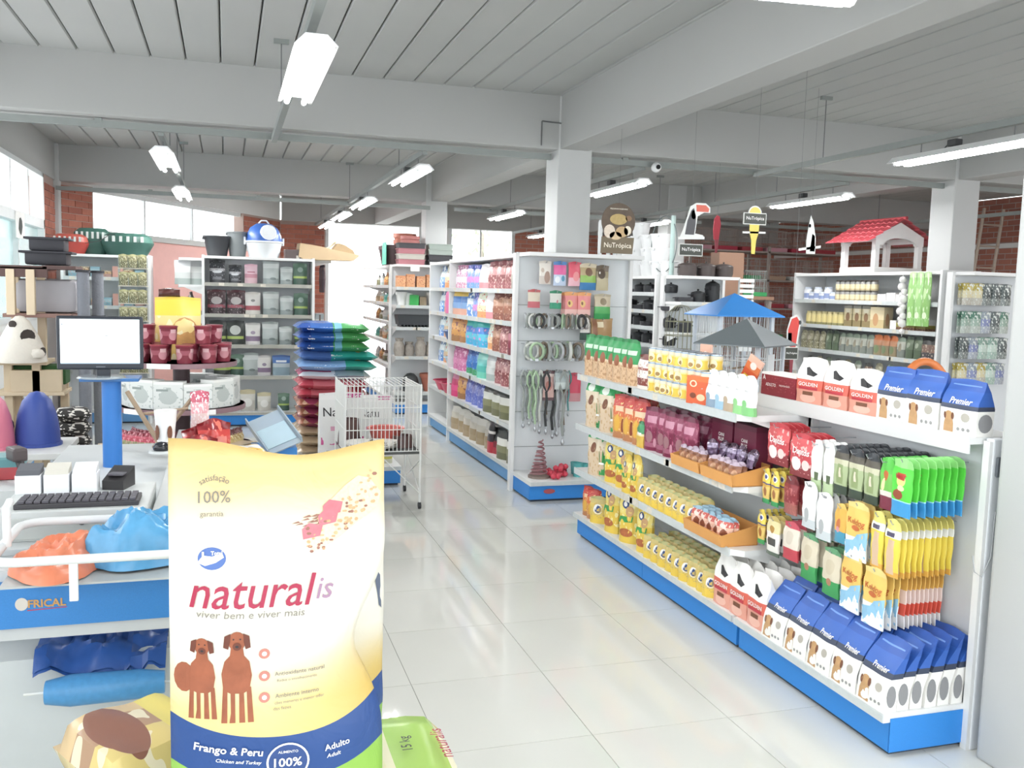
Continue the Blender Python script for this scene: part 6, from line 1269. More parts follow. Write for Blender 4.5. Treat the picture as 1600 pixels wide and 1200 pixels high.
decal('logo_disc', oval(-.135, .53, .027, .022, 24), S, LN, fs_, .0016, 1); decal('logo_swoosh', [(-.163, .522), (-.152, .536), (-.135, .534), (-.115, .54), (-.112, .532), (-.128, .522), (-.148, .516)], S, W_, fs_, .0022, 1); L('Total', .022, -.126, .541, W_, .03)
L('L', .012, -.148, .534, W_, .03)
# printed heap of grain and meat
KB = mat('print_grain', '#d8a878', .7, var=.5, vscale=160); MT = mat('print_meat', '#d0707a', .6, var=.2, vscale=60); HB = mat('print_herb', '#9a6a58', .7, var=.4, vscale=120)
rk = random.Random(9)
decal('grain_print', [(.06, .535), (.10, .552), (.15, .585), (.2, .61), (.21, .64), (.185, .672), (.16, .678), (.13, .66), (.10, .635), (.075, .60), (.05, .565)], S, mat('print_grain_pale', '#ecd0b0', .7, var=.25, vscale=200), fs_, .0016, 2)
for i in range(70): x, z = rk.uniform(.05, .2), 0; z = .55 + (x - .05) * .75 + rk.uniform(-.035, .035); decal('grain_dot', oval(x, z, rk.uniform(.003, .006), rk.uniform(.002, .004), 6), S, KB if rk.random() < .7 else HB, fs_, .0022)
for x, z, a in ((.062, .575, .012), (.095, .60, .012), (.105, .618, .014)): decal('meat_print', [(x - .02, z - .014), (x + .014, z - .008), (x + .02, z + .012), (x - .008, z + .018), (x - .022, z + .006)], S, MT, fs_, .0026)
for i in range(14): x = .015 + .05 * rk.random(); z = .585 + .02 * rk.random(); decal('herb_print', [(x, z), (x + .018, z + .002), (x + .014, z + .005)], S, HB, fs_, .002)
# two brown dogs
def dog(cx, cz, s, m, m2):
    P = lambda pts: [(cx + x * s, cz + z * s) for x, z in pts]
    decal('dog_body', P([(-.22, .0), (-.25, .28), (-.2, .5), (-.1, .62), (.1, .62), (.2, .5), (.24, .25), (.2, .0), (.1, -.06), (-.1, -.06)]), S, m, fs_, .0016, 1)
    for x0, x1 in ((-.19, -.21), (-.07, -.08), (.07, .08), (.19, .22)): decal('dog_leg', P([(x0 - .036, .05), (x0 + .036, .05), (x1 + .02, -.12), (x1 + .018, -.3), (x1 + .022, -.5), (x1 + .05, -.56), (x1 - .045, -.56), (x1 - .018, -.5), (x1 - .018, -.3), (x1 - .02, -.12)]), S, m, fs_, .0014)
    decal('dog_neck', P([(-.12, .55), (.12, .55), (.09, .8), (-.09, .8)]), S, m, fs_, .0018); decal('dog_head', [(cx + x * s, cz + z * s) for x, z in oval(0, .86, .14, .17, 16)], S, m, fs_, .0022)
    for e in (-1, 1): decal('dog_ear', P([(e * .1, 1.0), (e * .2, .95), (e * .22, .75), (e * .14, .72), (e * .11, .85)]), S, m2, fs_, .0026)
    decal('dog_muzzle', [(cx + x * s, cz + z * s) for x, z in oval(0, .77, .07, .07, 12)], S, m2, fs_, .003); decal('dog_nose', [(cx + x * s, cz + z * s) for x, z in oval(0, .77, .03, .022, 10)], S, K_, fs_, .0034)
    for e in (-1, 1): decal('dog_eye', [(cx + x * s, cz + z * s) for x, z in oval(e * .055, .9, .014, .014, 8)], S, K_, fs_, .0034)
dog(-.155, .262, .105, DG, DG2); decal('dog_haunch', oval(-.19, .285, .02, .03, 14), S, DG, fs_, .0012); dog(-.088, .262, .12, DG, DG2)
IC = mat('print_icon', '#c07a6a', .6, var=.1)
for i, z in enumerate((.336, .288, .243)): decal('icon_disc', oval(-.035, z, .011, .011, 16), S, IC, fs_, .0016); decal('icon_core', oval(-.035, z, .005, .005, 10), S, W_, fs_, .0022)
for t, w, x, z in (('Antioxidante natural', .10, .035, .293, ), ('Reduz o envelhecimento', .08, .03, .278), ('Ambiente interno', .088, .03, .246), ('cães menores e menor odor', .1, .035, .232), ('das fezes', .035, .0, .219)): L(t, w, x, z, TGR, .006 if w in (.1, .088) and z in (.293, .246) else 0., rot=.04)
L('Frango & Peru', .135, -.105, .133, W_, .02, rot=-.13); L('Chicken and Turkey', .09, -.085, .108, W_, .01, .2, rot=-.12); L('Adulto', .053, .112, .125, W_, .015, rot=.12); L('Adult', .03, .105, .105, W_, .01, .2, rot=.12)
decal('badge_ring', oval(.012, .10, .043, .043, 28), S, W_, fs_, .0016, 1); decal('badge_disc', oval(.012, .10, .039, .039, 28), S, N_, fs_, .002, 1); L('100%', .056, .012, .10, W_, .02); L('ALIMENTO', .04, .012, .124, W_, .005); L('NATURAL', .045, .012, .078, W_, .005)
# second sack behind, pile of sacks below
mb2, S2 = sack_mesh('feed_sack', W0 * .9, .56, D0, 9, 0.); o = link('feed_sack', mb2.mesh('feed_sack', 180), SM, None, (.16, 2.13, .60)); tag(o, 'cream feed sack standing just behind the lettered one', 'feed sack'); o.rotation_euler[2] = .1
decal('side_print', [(.15, .40), (.165, .43), (.185, .40), (.188, .32), (.18, .33), (.176, .39)], S2, mat('print_slate', '#5a6478', .6), o, .002)
sackk('pile', [(0, '#e6d88a'), (.3, '#f0e8c4'), (.9, '#e2d27a')], [(.14, .5, .1, .6, '#a8d05a', 'r'), (.3, .5, .03, .6, '#efe6b8', 'r'), (.92, .5, .06, .6, '#2f5aa0', 'r'), (.72, .45, .12, .3, '#b08a5a')], [], .70, .46, .16)
zz = 0
for i in range(4): put('pile', .12 + (.03, -.02, .02, .06)[i], 2.04, zz, (.04, -.05, .03, .0)[i] + PI, 'feed sack lying in the foreground pile, %s from below' % ORD[i], 'foreground sack pile', scale=(1, .95, .94)); zz += .15
_l = lettering('lettering', 'naturalis', .15, lambda x, z: (x, z, 0), 0, 0, CR, None, .004, .2, 0., 0.); _l.name = 'sack_lettering'
pk = [o for o in C.objects if o.name.startswith('litter_sack') and str(o.get('label', '')).endswith('foreground pile, fourth from below')][0]
_l.parent = pk; _l.location = (-.30, .02, .172); _l.rotation_euler = (0, 0, -HALF); _k = lettering('lettering', '15 kg', .07, lambda x, z: (x, z, 0), 0, 0, K_, pk, .004); _k.location = (-.22, .0, .172); _k.rotation_euler = (0, 0, -HALF)
for o in C.objects:
    if str(o.get('group', '')) == 'foreground sack pile': o.name = 'feed_sack'
sackk('pileb', [(0, '#d8b884'), (.3, '#b08a68'), (.6, '#d8c070')], [(.3, .5, .2, .4, '#8a5a48'), (.8, .5, .15, .6, '#e0cc5a', 'r')], [], .3, .34, .15, busy=(4, '#e6d8b4', .56, 0, 1))
put('pileb', -.20, 2.22, .5, .5, 'brown and yellow feed sack sticking out beside the lettered sack', scale=(.9, 1, 1)); put('pileb', -.20, 2.22, .0, .4, 'lower brown feed sack under the one sticking out', scale=(.9, 1, 3.3))
# dark caster wheel of the counter at the picture edge
o = thing('trolley_wheel', 'black trolley wheel beside the checkout', 'wheel', (-.86, 3.3, .1)); MB().tube([(0, .1 * math.cos(a), .1 * math.sin(a)) for a in [2 * PI * k / 20 for k in range(20)]], .016, 8, True).build('tyre', mat('tyre_black', '#26282a', .6), o, 60); MB().cyl((-.012, 0, 0), .03, .024, 12, 'x').build('hub', mat('hub_grey', '#5a5c60', .5), o, 40)
for k in range(5): MB().rod((0, 0, 0), (0, .1 * math.cos(k * 2 * PI / 5), .1 * math.sin(k * 2 * PI / 5)), .006).build('spoke', mat('hub_grey', '#5a5c60', .5), o)
# ================================================================ REAR RIGHT: JAR SHELVING
def jark(k, lab, lid, r=.035, h=.1, cat='jar'):
    revolve(k, 'glass_jar', cat, [(0, 0), (r, 0), (r, h * .78), (r * .8, h * .86)], pack(k + '_pack', lab), [('jar_lid', [(0, h), (r * .84, h), (r * .86, h * .86), (0, h * .86)], mat(k + '_lid', lid, .4))], 12)
jark('j_blue', [(0, '#dfe2ea'), (.15, '#8a9ac4'), (.6, '#e4e6ec')], '#c9d2e0', .05, .12); jark('j_gold', [(0, '#b4a47c'), (.2, '#d2c49a'), (.7, '#8a8a88')], '#5a5248', .038, .11); jark('j_tan', [(0, '#8a8450'), (.2, '#d0bf7a'), (.8, '#cabb7c')], '#c8bc88', .045, .15)
for i in range(6): put('j_blue', 6.53, 9.28 - .095 * i, 1.68 + (0 if i % 2 == 0 else 0), 0, 'white and blue jar on the jar shelving, %s from the far end' % ORD[i], 'blue and white jars', scale=(1, 1, 1.2 if i % 2 == 0 else .75))
for lay in range(2):
    for i in range(8): put('j_gold', 6.53, 8.72 - .085 * i, 1.68 + .111 * lay, 0, 'golden labelled jar, %s layer, %s from the far end' % (('lower', 'upper')[lay], ORD[i]), 'golden jars')
boxed('wtb', 'white_carton', 'carton', .13, .075, .08, pack('wtb_pack', [(0, '#eceae8'), (.9, '#f2f0ee')], busy=(7, '#d8d0d0', .6, 0, 1)))
for i in range(4): put('wtb', 6.54, 7.98 - .14 * i, 1.68, FX, 'small white carton beside the golden jars, %s from the far end' % ORD[i], 'small white cartons', scale=(1, 1, 1 + .2 * (i % 2)))
for i in range(7): put('j_tan', 6.53, 9.22 - .098 * i, 1.40, 0, 'tan seed jar on the second jar shelf, %s from the far end' % ORD[i], 'tan seed jars')
boxed('sbx', 'seed_box', 'box', .13, .23, .08, pack('sbx_pack', [(0, '#8a7a50'), (.3, '#b4a880'), (.6, '#d8cca4'), (.85, '#8a8a80')], [(.5, .45, .26, .2, '#7a5a3c'), (.5, .75, .3, .08, '#e6e0c8', 'r')]))
boxed('sbl', 'seed_box', 'box', .16, .22, .16, pack('sbl_pack', [(0, '#c8b480'), (.4, '#dccca4'), (.85, '#d2c49c')], [(.4, .4, .2, .3, '#c09060')]))
for i in range(3): put('sbx', 6.54, 8.50 - .15 * i, 1.40, FX, 'bird seed box with a bird picture, %s from the far end' % ORD[i], 'bird seed boxes')
put('sbl', 6.56, 8.03, 1.40, FX + .3, 'larger cream bird seed box on the second jar shelf')
put('wtb', 6.54, 7.78, 1.40, FX, 'small white carton near the parrot treats', scale=(.7, 1, 1.2)); boxed('otr', 'treat_tray', 'tray', .26, .07, .12, pack('otr_pack', [(0, '#6a4a38'), (.4, '#8a8438'), (.9, '#a09440')], busy=(7, '#c8a070', .6, 0, .5))); put('otr', 6.54, 7.58, 1.40, FX, 'olive treat tray on the second jar shelf'); put('otr', 6.56, 7.40, 1.40, FX, 'reddish treat tray beside the green strips', scale=(.6, 1, .8))
PK = [('seeds', '#9a9478'), ('bgr', '#5c6a58')]
bag('q_tan', 'seed_bag', 'seed bag', .11, .2, .06, pack('q_tan_pack', [(0, '#8f8a6c'), (.5, '#b0aa8c'), (.85, '#9a9478')], [(.5, .6, .3, .12, '#d0ccb4')], busy=(7, '#d0cbb0', .6, 0, 1))); bag('q_grn', 'seed_bag', 'seed bag', .11, .22, .06, pack('q_grn_pack', [(0, '#56664e'), (.4, '#6a7a60'), (.85, '#465648')], [(.5, .6, .25, .12, '#a8b49a')])); bag('q_gry', 'seed_bag', 'seed bag', .11, .2, .06, pack('q_gry_pack', [(0, '#7a8078'), (.4, '#c0c2b4'), (.8, '#8a9a88')], [(.5, .5, .22, .2, '#98907a')])); bag('q_org', 'seed_bag', 'seed bag', .13, .21, .06, pack('q_org_pack', [(0, '#8a7a5c'), (.5, '#c88a60'), (.75, '#d2763c')], [(.5, .3, .3, .2, '#6a7a50')])); bag('q_drk', 'seed_bag', 'seed bag', .12, .19, .06, pack('q_drk_pack', [(0, '#4a4448'), (.4, '#8a6a5c'), (.8, '#5a5a58')], busy=(6, '#c8b8a0', .6, 0, .8)))
SEQ = ['q_tan'] * 4 + ['q_grn'] * 2 + ['q_gry'] * 5 + ['q_org'] * 3 + ['q_gry', 'q_grn', 'q_grn', 'q_drk', 'q_drk']
QN = {'q_tan': 'tan', 'q_grn': 'dark green', 'q_gry': 'grey', 'q_org': 'orange topped', 'q_drk': 'dark brown'}
for i, k in enumerate(SEQ): put(k, 6.53, 9.30 - .117 * i, 1.12, FX + R.uniform(-.12, .12), '%s seed bag on the third jar shelf, %s from the far end' % (QN[k], ORD[i]), 'seed bags')
for i in range(12): put(('q_drk', 'q_tan', 'q_gry')[i % 3], 6.56, 9.2 - .17 * i, .84, FX, '%s bag on the fourth jar shelf, %s from the far end' % (('dark', 'tan', 'grey')[i % 3], ORD[i]), 'fourth shelf bags', scale=.95)
for i, (y, c) in enumerate(((7.42, '#8fc46a'), (7.32, '#9cd07a'), (7.22, '#88bc62'))):
    hang('gs%d' % i, 'hanging_strip', 'hanging strip', .1, .52, .04, pack('gs%d_pack' % i, [(0, c), (.9, '#b8dc9a')], [(.5, .2, .3, .06, '#dfeccc'), (.4, .6, .24, .1, '#bfe0a0')], busy=(5, '#d8ecc4', .6, 0, 1))); put('gs%d' % i, 6.40, y, 1.95, FX, 'long green plant strip hanging on the jar shelving, %s from the far end' % ORD[i], 'green strips')
def plush():
    o = thing('plush_toy', 'x', 'plush toy'); m = mat('plush_pale', '#e4e2e0', .95)
    for z, r in ((-.05, .035), (-.12, .045), (-.2, .03)): MB().lathe([(0, -r), (r * .8, -r * .6), (r, 0), (r * .8, r * .6), (0, r)], 10, (0, 0, z)).build('ball', m, o, 60)
    MB().rod((0, 0, 0), (0, 0, -.25), .003).build('string', m, o); return o
KINDS['plush'] = plush
for i in range(4): put('plush', 6.40, 7.56 - .035 * (i % 2), 1.95 - .12 * i, 0, 'pale plush toy hanging beside the green strips, %s from the top' % ORD[i], 'pale plush toys')
def dog_house():
    o = thing('dog_house', 'white open dog house with a red tiled roof', 'dog house', (6.80, 8.40, 1.98), .05); o.scale = (.84, .84, .86); wm = mat('house_white', '#e6e6e4', .45)
    MB().bbox(-.38, -.32, 0, .38, .32, .07, .006).build('floor_slab', wm, o)
    for x in (-.34, .34):
        for y in (-.28, .28): MB().bbox(x - .035, y - .035, .07, x + .035, y + .035, .40, .005).build('pillar', wm, o)
    for y in (-.32, .28):
        arch = [(-.38, .34), (-.26, .34)] + [(.26 * -math.cos(k / 10 * PI), .34 + .09 * math.sin(k / 10 * PI)) for k in range(1, 10)] + [(.26, .34), (.38, .34), (.38, .45), (0, .62), (-.38, .45)]
        MB().prism(arch, y, y + .04).build('gable', wm, o)
    for s in (-1, 1): MB().box(s * .36 - .02, -.28, .38, s * .36 + .02, .28, .45).build('side_beam', wm, o)
    rm = mat('roof_red', '#b03a44', .45)
    for s in (-1, 1):
        rf = thing('roof_slope', 'x', None); rf.parent = o; del rf['label']
        for j in range(5):
            for i in range(8):
                t0, t1 = j / 5, (j + 1.12) / 5; p = lambda t, z: (s * .56 * t, .66 - .30 * t + z)
                a, b = p(t0, .0), p(t1, .018); y0 = -.40 + .1 * i
                MB().add([(a[0], y0, a[1]), (a[0], y0 + .1, a[1]), (b[0], y0 + .1, b[1]), (b[0], y0, b[1]), (a[0], y0 + .05, a[1] + .022), (b[0], y0 + .05, b[1] + .022)], [(0, 3, 5, 4), (4, 5, 2, 1), (0, 1, 2, 3), (0, 4, 1), (3, 2, 5)]).build('roof_tile', rm, rf)
    MB().cyl((0, -.41, .67), .022, .82, 10, 'y').build('ridge', rm, o, 40)
    return o
dog_house()
# hung bird toys on the pegboard gondola end
def toyk(k, cols, w=.12, h=.2):
    hang(k, 'bird_toy_pack', 'hanging pack', w, h, .04, pack(k + '_pack', [(i / len(cols), c) for i, c in enumerate(cols)], busy=(6, '#d0d6d0', .58, 0, 1)))
toyk('t_y', ['#b4b0a4', '#d0c8a0', '#b0a044']); toyk('t_g', ['#aeb8b0', '#90a89a', '#4a7a66']); toyk('t_b', ['#a0a8b4', '#7a84b0', '#8a96a0']); toyk('t_k', ['#7a8280', '#4c5656', '#5a6464']); toyk('t_l', ['#9ab4a8', '#b8ccc0', '#7a9a8c'])
for j, (z, row) in enumerate(((1.86, 'y y k k k'), (1.60, 'g g b k g'), (1.36, 'k b l l k'), (1.12, 'y b y l b'))):
    for i, c in enumerate(row.split()):
        x = 6.54 + .11 * i; hook_row(UJEN, x - 6.45, z - .012, .12, .5)
        for q in range(2): put('t_' + c, x, 6.86 + .05 * q, z, R.uniform(-.15, .15), '%s bird toy pack, grey pegboard, %s row, %s across%s' % ({'y': 'yellow', 'k': 'charcoal', 'g': 'green', 'b': 'violet grey', 'l': 'mint'}[c], ORD[j], ORD[i], (', front', ', behind')[q]), 'bird toy packs')

# ================================================================ POT AND BUCKET SHELVING
def pan(k, c, r=.1, h=.11, lid=True):
    def make():
        o = thing('cooking_pot', 'x', 'cooking pot'); m = mat('iron_' + k, c, .4)
        MB().lathe([(0, 0), (r * .9, 0), (r, h * .3), (r, h), (r * .96, h), (r * .92, .01), (0, .01)], 18).build('pot_body', m, o, 40)
        for s in (-1, 1): MB().tube([(s * r, -.025, h * .8), (s * (r + .03), -.02, h * .82), (s * (r + .03), .02, h * .82), (s * r, .025, h * .8)], .006, 6).build('handle', m, o)
        if lid: l_ = MB().lathe([(r * 1.02, h), (r * .9, h + .014), (r * .3, h + .028), (0, h + .03)], 18).build('lid', m, o, 40); MB().lathe([(0, 0), (.008, 0), (.013, .014), (0, .02)], 10, (0, 0, h + .03)).build('lid_knob', m, l_)
        return o
    KINDS[k] = make
pan('p_dark', '#453c3a'); pan('p_black', '#26282c', .075, .09); pan('p_open', '#3a3a3e', .1, .05, False)
for i, x in enumerate((4.60, 4.82, 5.03)): put('p_dark', x, 8.66, 1.89, .3 * i, 'dark iron pot with lid on the shelving end top, %s from the column' % ORD[i], 'iron pots on top')
put('p_open', 4.58, 8.66, 1.62, .2, 'open black pan on the shelf under the iron pots'); put('p_black', 4.74, 8.66, 1.62, 0, 'low black pot with a knob under the iron pots'); put('p_black', 4.92, 8.68, 1.62, .5, 'tall black pot with a knob under the iron pots', scale=(1.05, 1.05, 1.9))
put('p_black', 4.6, 8.66, 1.30, 0, 'black pot low on the shelving end'); 
for j, z in enumerate((1.71, 1.52, 1.34, 1.15)):
    for i in range(7): put(('p_black', 'p_open', 'p_black')[(i + j) % 3], 4.52, 8.85 + .25 * i, z, R.uniform(0, 6), 'black kitchen pot under the white buckets, %s shelf, %s from near end' % (ORD[j], ORD[i]), 'black kitchen pots', scale=(1, 1, .8 if z > 1.6 else .95))
for i, (y, n_) in enumerate(((10.5, 1), (10.28, 2), (10.02, 3), (9.76, 4), (9.5, 3), (9.24, 3), (9.0, 1))):
    for q in range(n_): put('bk_white', 4.57, y, 1.89 + .15 * q, .4 * q, 'white bucket, %s stack from the far end, %s from below' % (ORD[i], ORD[q]), 'white buckets', scale=(.85, .85, .75))
o = thing('hoop', 'thin grey wire hoop leaning on the white buckets', 'hoop', (4.50, 9.02, 2.23)); MB().tube([(0, .3 * math.cos(a), .3 * math.sin(a)) for a in [2 * PI * k / 36 for k in range(36)]], .006, 6, True).build('ring', mat('hoop_grey', '#6a7676', .5), o, 60)
tag(MB().cyl((0, 0, 0), .025, .62, 12).build('standing_pipe', mat('pipe_grey', '#a4bcb8', .5), None, 40, (4.50, 8.82, 1.9)), 'grey green pipe standing before the far white column', 'pipe')

# ================================================================ BIRD CAGES ON THE LOW GONDOLA
def bird_cage(name, label, loc, w, d, h, roofh, rc, rc2, eave=.06):
    o = thing(name, label, 'bird cage', loc)
    for mb in wire_cage(w, d, h, 16, WW, 3, .0022, False): mb.build('wire_panel', mat('cage_wire', '#d8dcdc', .4), o)
    for sx in (-1, 1):
        for sy in (-1, 1): MB().bbox(sx * w / 2 - .012, sy * d / 2 - .012, 0, sx * w / 2 + .012, sy * d / 2 + .012, h, .002).build('corner_post', mat('cage_post', '#c4ccd4', .4), o)
    MB().bbox(-w / 2 - .01, -d / 2 - .01, 0, w / 2 + .01, d / 2 + .01, .05, .006).build('base_tray', mat('cage_base', '#b9aea6', .5), o)
    x, y = w / 2 + eave, d / 2 + eave; ap = (0, 0, h + roofh)
    for k, (a, b) in enumerate((((-x, -y), (x, -y)), ((x, -y), (x, y)), ((x, y), (-x, y)), ((-x, y), (-x, -y)))):
        p, q = Vector((*a, h)), Vector((*b, h)); t = Vector((0, 0, -.008)); MB().add([p, q, ap, p + t, q + t, Vector(ap) + t], [(0, 1, 2), (5, 4, 3), (0, 3, 4, 1), (1, 4, 5, 2), (2, 5, 3, 0)]).build('roof_panel', rc if k % 2 == 0 else rc2, o)
    MB().bbox(-.05, -d / 2 - .006, h * .45, .05, -d / 2, h * .8, .002).build('cage_door', mat('cage_wire', '#d8dcdc', .4), o); MB().rod((-w / 2, 0, h * .5), (w / 2, 0, h * .5), .006).build('perch', WD, o)
    return o
BR = mat('roof_blue', '#1f86d8', .4, var=.08, vscale=120); bird_cage('bird_cage', 'white bird cage with a bright blue pointed roof', (3.36, 5.62, 1.12), .40, .34, .44, .15, BR, BR)
GRF = mat('roof_grey', '#737c80', .35, .2); bird_cage('bird_cage', 'bird cage with a dark grey metal pointed roof', (3.0, 4.86, 1.12), .36, .32, .285, .15, GRF, GRF, .065).rotation_euler[2] = .6
def dome_cage():
    o = thing('bird_cage', 'olive wire bird cage with a rounded top', 'bird cage', (3.42, 6.5, .0)); m = mat('cage_olive', '#8a8a70', .5); mb = MB()
    for k in range(20):
        a = 2 * PI * k / 20; mb.tube([(.12 * math.cos(a), .12 * math.sin(a), 1.15), (.12 * math.cos(a), .12 * math.sin(a), 1.48), (.1 * math.cos(a), .1 * math.sin(a), 1.55), (.05 * math.cos(a), .05 * math.sin(a), 1.60), (0, 0, 1.61)], .0022, 4)
    mb.build('wire_dome', m, o)
    for z in (1.15, 1.26, 1.37, 1.48): MB().tube([(.12 * math.cos(a), .12 * math.sin(a), z) for a in [2 * PI * k / 24 for k in range(24)]], .003, 4, True).build('ring', m, o)
    MB().lathe([(0, 1.12), (.13, 1.12), (.13, 1.17), (0, 1.17)], 20).build('tray', mat('cage_base', '#b9aea6', .5), o); MB().cyl((0, 0, 0), .02, 1.12, 10).build('stand', mat('cage_olive', '#8a8a70', .5), o); MB().lathe([(0, 0), (.16, 0), (.15, .02), (0, .03)], 18).build('foot', mat('cage_olive', '#8a8a70', .5), o)
dome_cage()
# wall rack of cages in the far right corner
rk_ = thing('cage_rack', 'steel rack of bird cages before the far brick wall', 'rack', (0, 0, 0)); CGB = mat('rack_steel', '#9a8f88', .5, .2)
for x in (6.9, 8.3, 9.7):
    for y in (12.9, 13.5): MB().box(x - .02, y - .02, 0, x + .02, y + .02, 2.5).build('upright', CGB, rk_)
for z in (1.0, 1.5, 1.95, 2.4): MB().box(6.88, 12.88, z, 9.72, 13.52, z + .025).build('rack_shelf', CGB, rk_)
CL = [('green', '#2fa45c'), ('red', '#b03440'), ('tan', '#b89a80'), ('pink', '#d89aa8'), ('white', '#d8d8d4'), ('crimson', '#c02c48')]
n = 0
for z in (1.025, 1.525, 1.975, 2.425):
    for i in range(6):
        cn, ch_ = CL[(i * 2 + n) % 6]; t = thing('bird_cage', '%s based cage in the far rack, %s shelf, %s from the column' % (cn, ORD[n], ORD[i]), 'bird cage', (7.15 + .46 * i, 13.2, z), 0, 'cages in the far rack')
        for mb in wire_cage(.36, .34, .34, 10, WW, 3, .0026): mb.build('wire_panel', mat('cage_wire_far', '#b0a49c', .5), t)
        MB().bbox(-.19, -.18, 0, .19, .18, .07, .008).build('base_tray', mat('cage_' + cn, ch_, .5), t)
    n += 1
boxed('sltb', 'wooden_rack', 'rack', .22, .5, .2, mat('rack_tan', '#a07a62', .6)); put('sltb', 5.62, 9.6, 1.7, 0, 'brown wooden cage stand panel behind the iron pots', scale=(1.5, 1, 1)); o = thing('cage_table', 'brown table under the wooden cage stand', 'table', (5.7, 9.7, 0)); MB().bbox(-.4, -.3, 1.66, .45, .3, 1.70, .005).build('table_top', mat('rack_tan', '#a07a62', .6), o)
for x in (-.36, .41):
    for y in (-.26, .26): MB().box(x - .02, y - .02, 0, x + .02, y + .02, 1.66).build('leg', CGB, o)
for i, z in enumerate((1.70,)): 
    t = thing('bird_cage', 'grey wire cage with a green tray on the brown table', 'bird cage', (5.98, 9.72, z), 0)
    for mb in wire_cage(.3, .34, .3, 10, WW, 3, .0026): mb.build('wire_panel', mat('cage_wire_mid', '#aab0ae', .5), t)
    MB().bbox(-.16, -.18, 0, .16, .18, .05, .006).build('base_tray', mat('cage_green', '#2fa45c', .5), t)
o = thing('slat_rack', 'small white slatted rack beside the black pots', 'rack', (5.22, 8.5, 1.30))
for x in (-.09, .07): MB().box(x, 0, -1.3, x + .015, .02, .58).build('upright', STEEL, o)
for k in range(5): MB().bbox(-.085, -.02, .32 + .055 * k, .08, .0, .355 + .055 * k, .003).build('slat', W_, o)
ld = thing('folding_ladder', 'pale folding ladder leaning at the right brick wall', 'ladder', (10.6, 11.0, 0))
for s in (-.18, .18): MB().rod((s - .1, 0, 0), (s + .35, .1, 3.1), .025, 6).build('rail', mat('ladder_tan', '#b4a494', .5), ld)
for k in range(9): MB().rod((-.28 + .045 * k + .05, .01 * k, .3 + .32 * k), (.08 + .045 * k + .05, .01 * k, .3 + .32 * k), .015, 6).build('rung', mat('ladder_tan', '#b4a494', .5), ld)

# ================================================================ HANGING SIGNS
def hanger(o, x, y0, z): MB().rod((x, 0, y0), (x, 0, z), .0012, 4).build('hanging_line', WIRE, o)
s1 = thing('hanging_sign', 'round brown hanging sign lettered NuTrópica with food picture', 'sign', (2.765, 6.3, 1.98))
BRN = mat('sign_brown', '#5a4a3a', .5, var=.4, vscale=14)
MB().prism(oval(0, .235, .135, .135, 32), -.003, .003).build('disc', BRN, s1); MB().prism([(-.135, 0), (.12, 0), (.13, .12), (-.13, .12)], -.004, .002).build('name_plate', mat('plate_brown', '#6e6048', .5, var=.15), s1)
F = flatS(-.004)
for x, z, rx, rz, c in ((0, .25, .07, .04, '#b49a5c'), (-.07, .16, .045, .05, '#d8c8b4'), (.03, .16, .05, .04, '#c0a070'), (.075, .17, .03, .035, '#e2d8c0'), (-.02, .13, .05, .03, '#d2b890'), (.08, .26, .025, .02, '#8a6a4a')): decal('food_print', oval(x, z, rx, rz, 16), F, mat('food_' + c[1:], c, .6, var=.25, vscale=40), s1, .0005)
lettering('lettering', 'NuTrópica', .22, flatS(-.005), 0, .055, mat('sign_cream', '#e8e0cc', .5, var=0), s1, .01, eps=.001); lettering('lettering', 'PEQUENOS ROEDORES', .14, F, 0, .325, mat('sign_cream', '#e8e0cc', .5, var=0), s1, .01, eps=.001)
hanger(s1, 0, .37, ZC - 1.98)
def sign_bird(name, label, loc, parts, plate, zp, wid=.2, top=.38):
    o = thing('hanging_sign', label, 'sign', loc)
    for pn, poly, m in parts: MB().prism(poly, -.003 if pn != 'outline' else -.001, .003).build(pn, m, o)
    if plate:
        MB().prism([(-wid / 2, zp), (wid / 2, zp), (wid / 2, zp + .09), (-wid / 2, zp + .09)], -.004, .004).build('plate_edge', mat('plate_edge', '#d8dad4', .5), o); MB().prism([(-wid / 2 + .006, zp + .006), (wid / 2 - .006, zp + .006), (wid / 2 - .006, zp + .084), (-wid / 2 + .006, zp + .084)], -.0055, .0).build('name_plate', mat('plate_dark', '#3c4038', .5), o)
        lettering('lettering', 'NuTrópica', wid * .78, flatS(-.0055), 0, zp + .045, W_, o, .01)
    hanger(o, 0, top, ZC - loc[2]); return o
OUT = mat('sign_outline', '#e2e4e0', .5); TK = mat('toucan_black', '#4a4a4e', .5)
sign_bird('toucan', 'hanging toucan shaped sign with a red beak and dark plate', (3.37, 6.3, 1.985), [('outline', [(-.1, .13), (.1, .13), (.1, .16), (.03, .17), (.045, .3), (.1, .33), (.15, .33), (.15, .37), (.11, .4), (.03, .4), (-.02, .37), (-.04, .3), (-.07, .2)], OUT), ('body', [(-.055, .16), (.02, .16), (.03, .24), (.03, .3), (.01, .36), (-.01, .34), (-.04, .26)], TK), ('throat', oval(.012, .31, .022, .035, 12), W_), ('beak', [(.035, .335), (.135, .335), (.14, .36), (.11, .385), (.03, .385)], mat('beak_red', '#d8604a', .5)), ('branch', [(-.11, .12), (.11, .13), (.11, .15), (-.11, .14)], OUT)], True, 0, .2, .4)
sign_bird('macaw', 'small hanging red parrot sign between toucan and yellow bird', (4.27, 7.5, 2.08), [('body', [(-.03, .12), (.02, .12), (.035, .26), (.02, .33), (-.01, .34), (-.035, .3), (-.04, .2)], mat('parrot_red', '#b8243a', .5)), ('tail', [(-.01, 0), (.01, 0), (.02, .12), (-.02, .12)], mat('parrot_tail', '#8a2a38', .5))], False, 0, .1, .33)
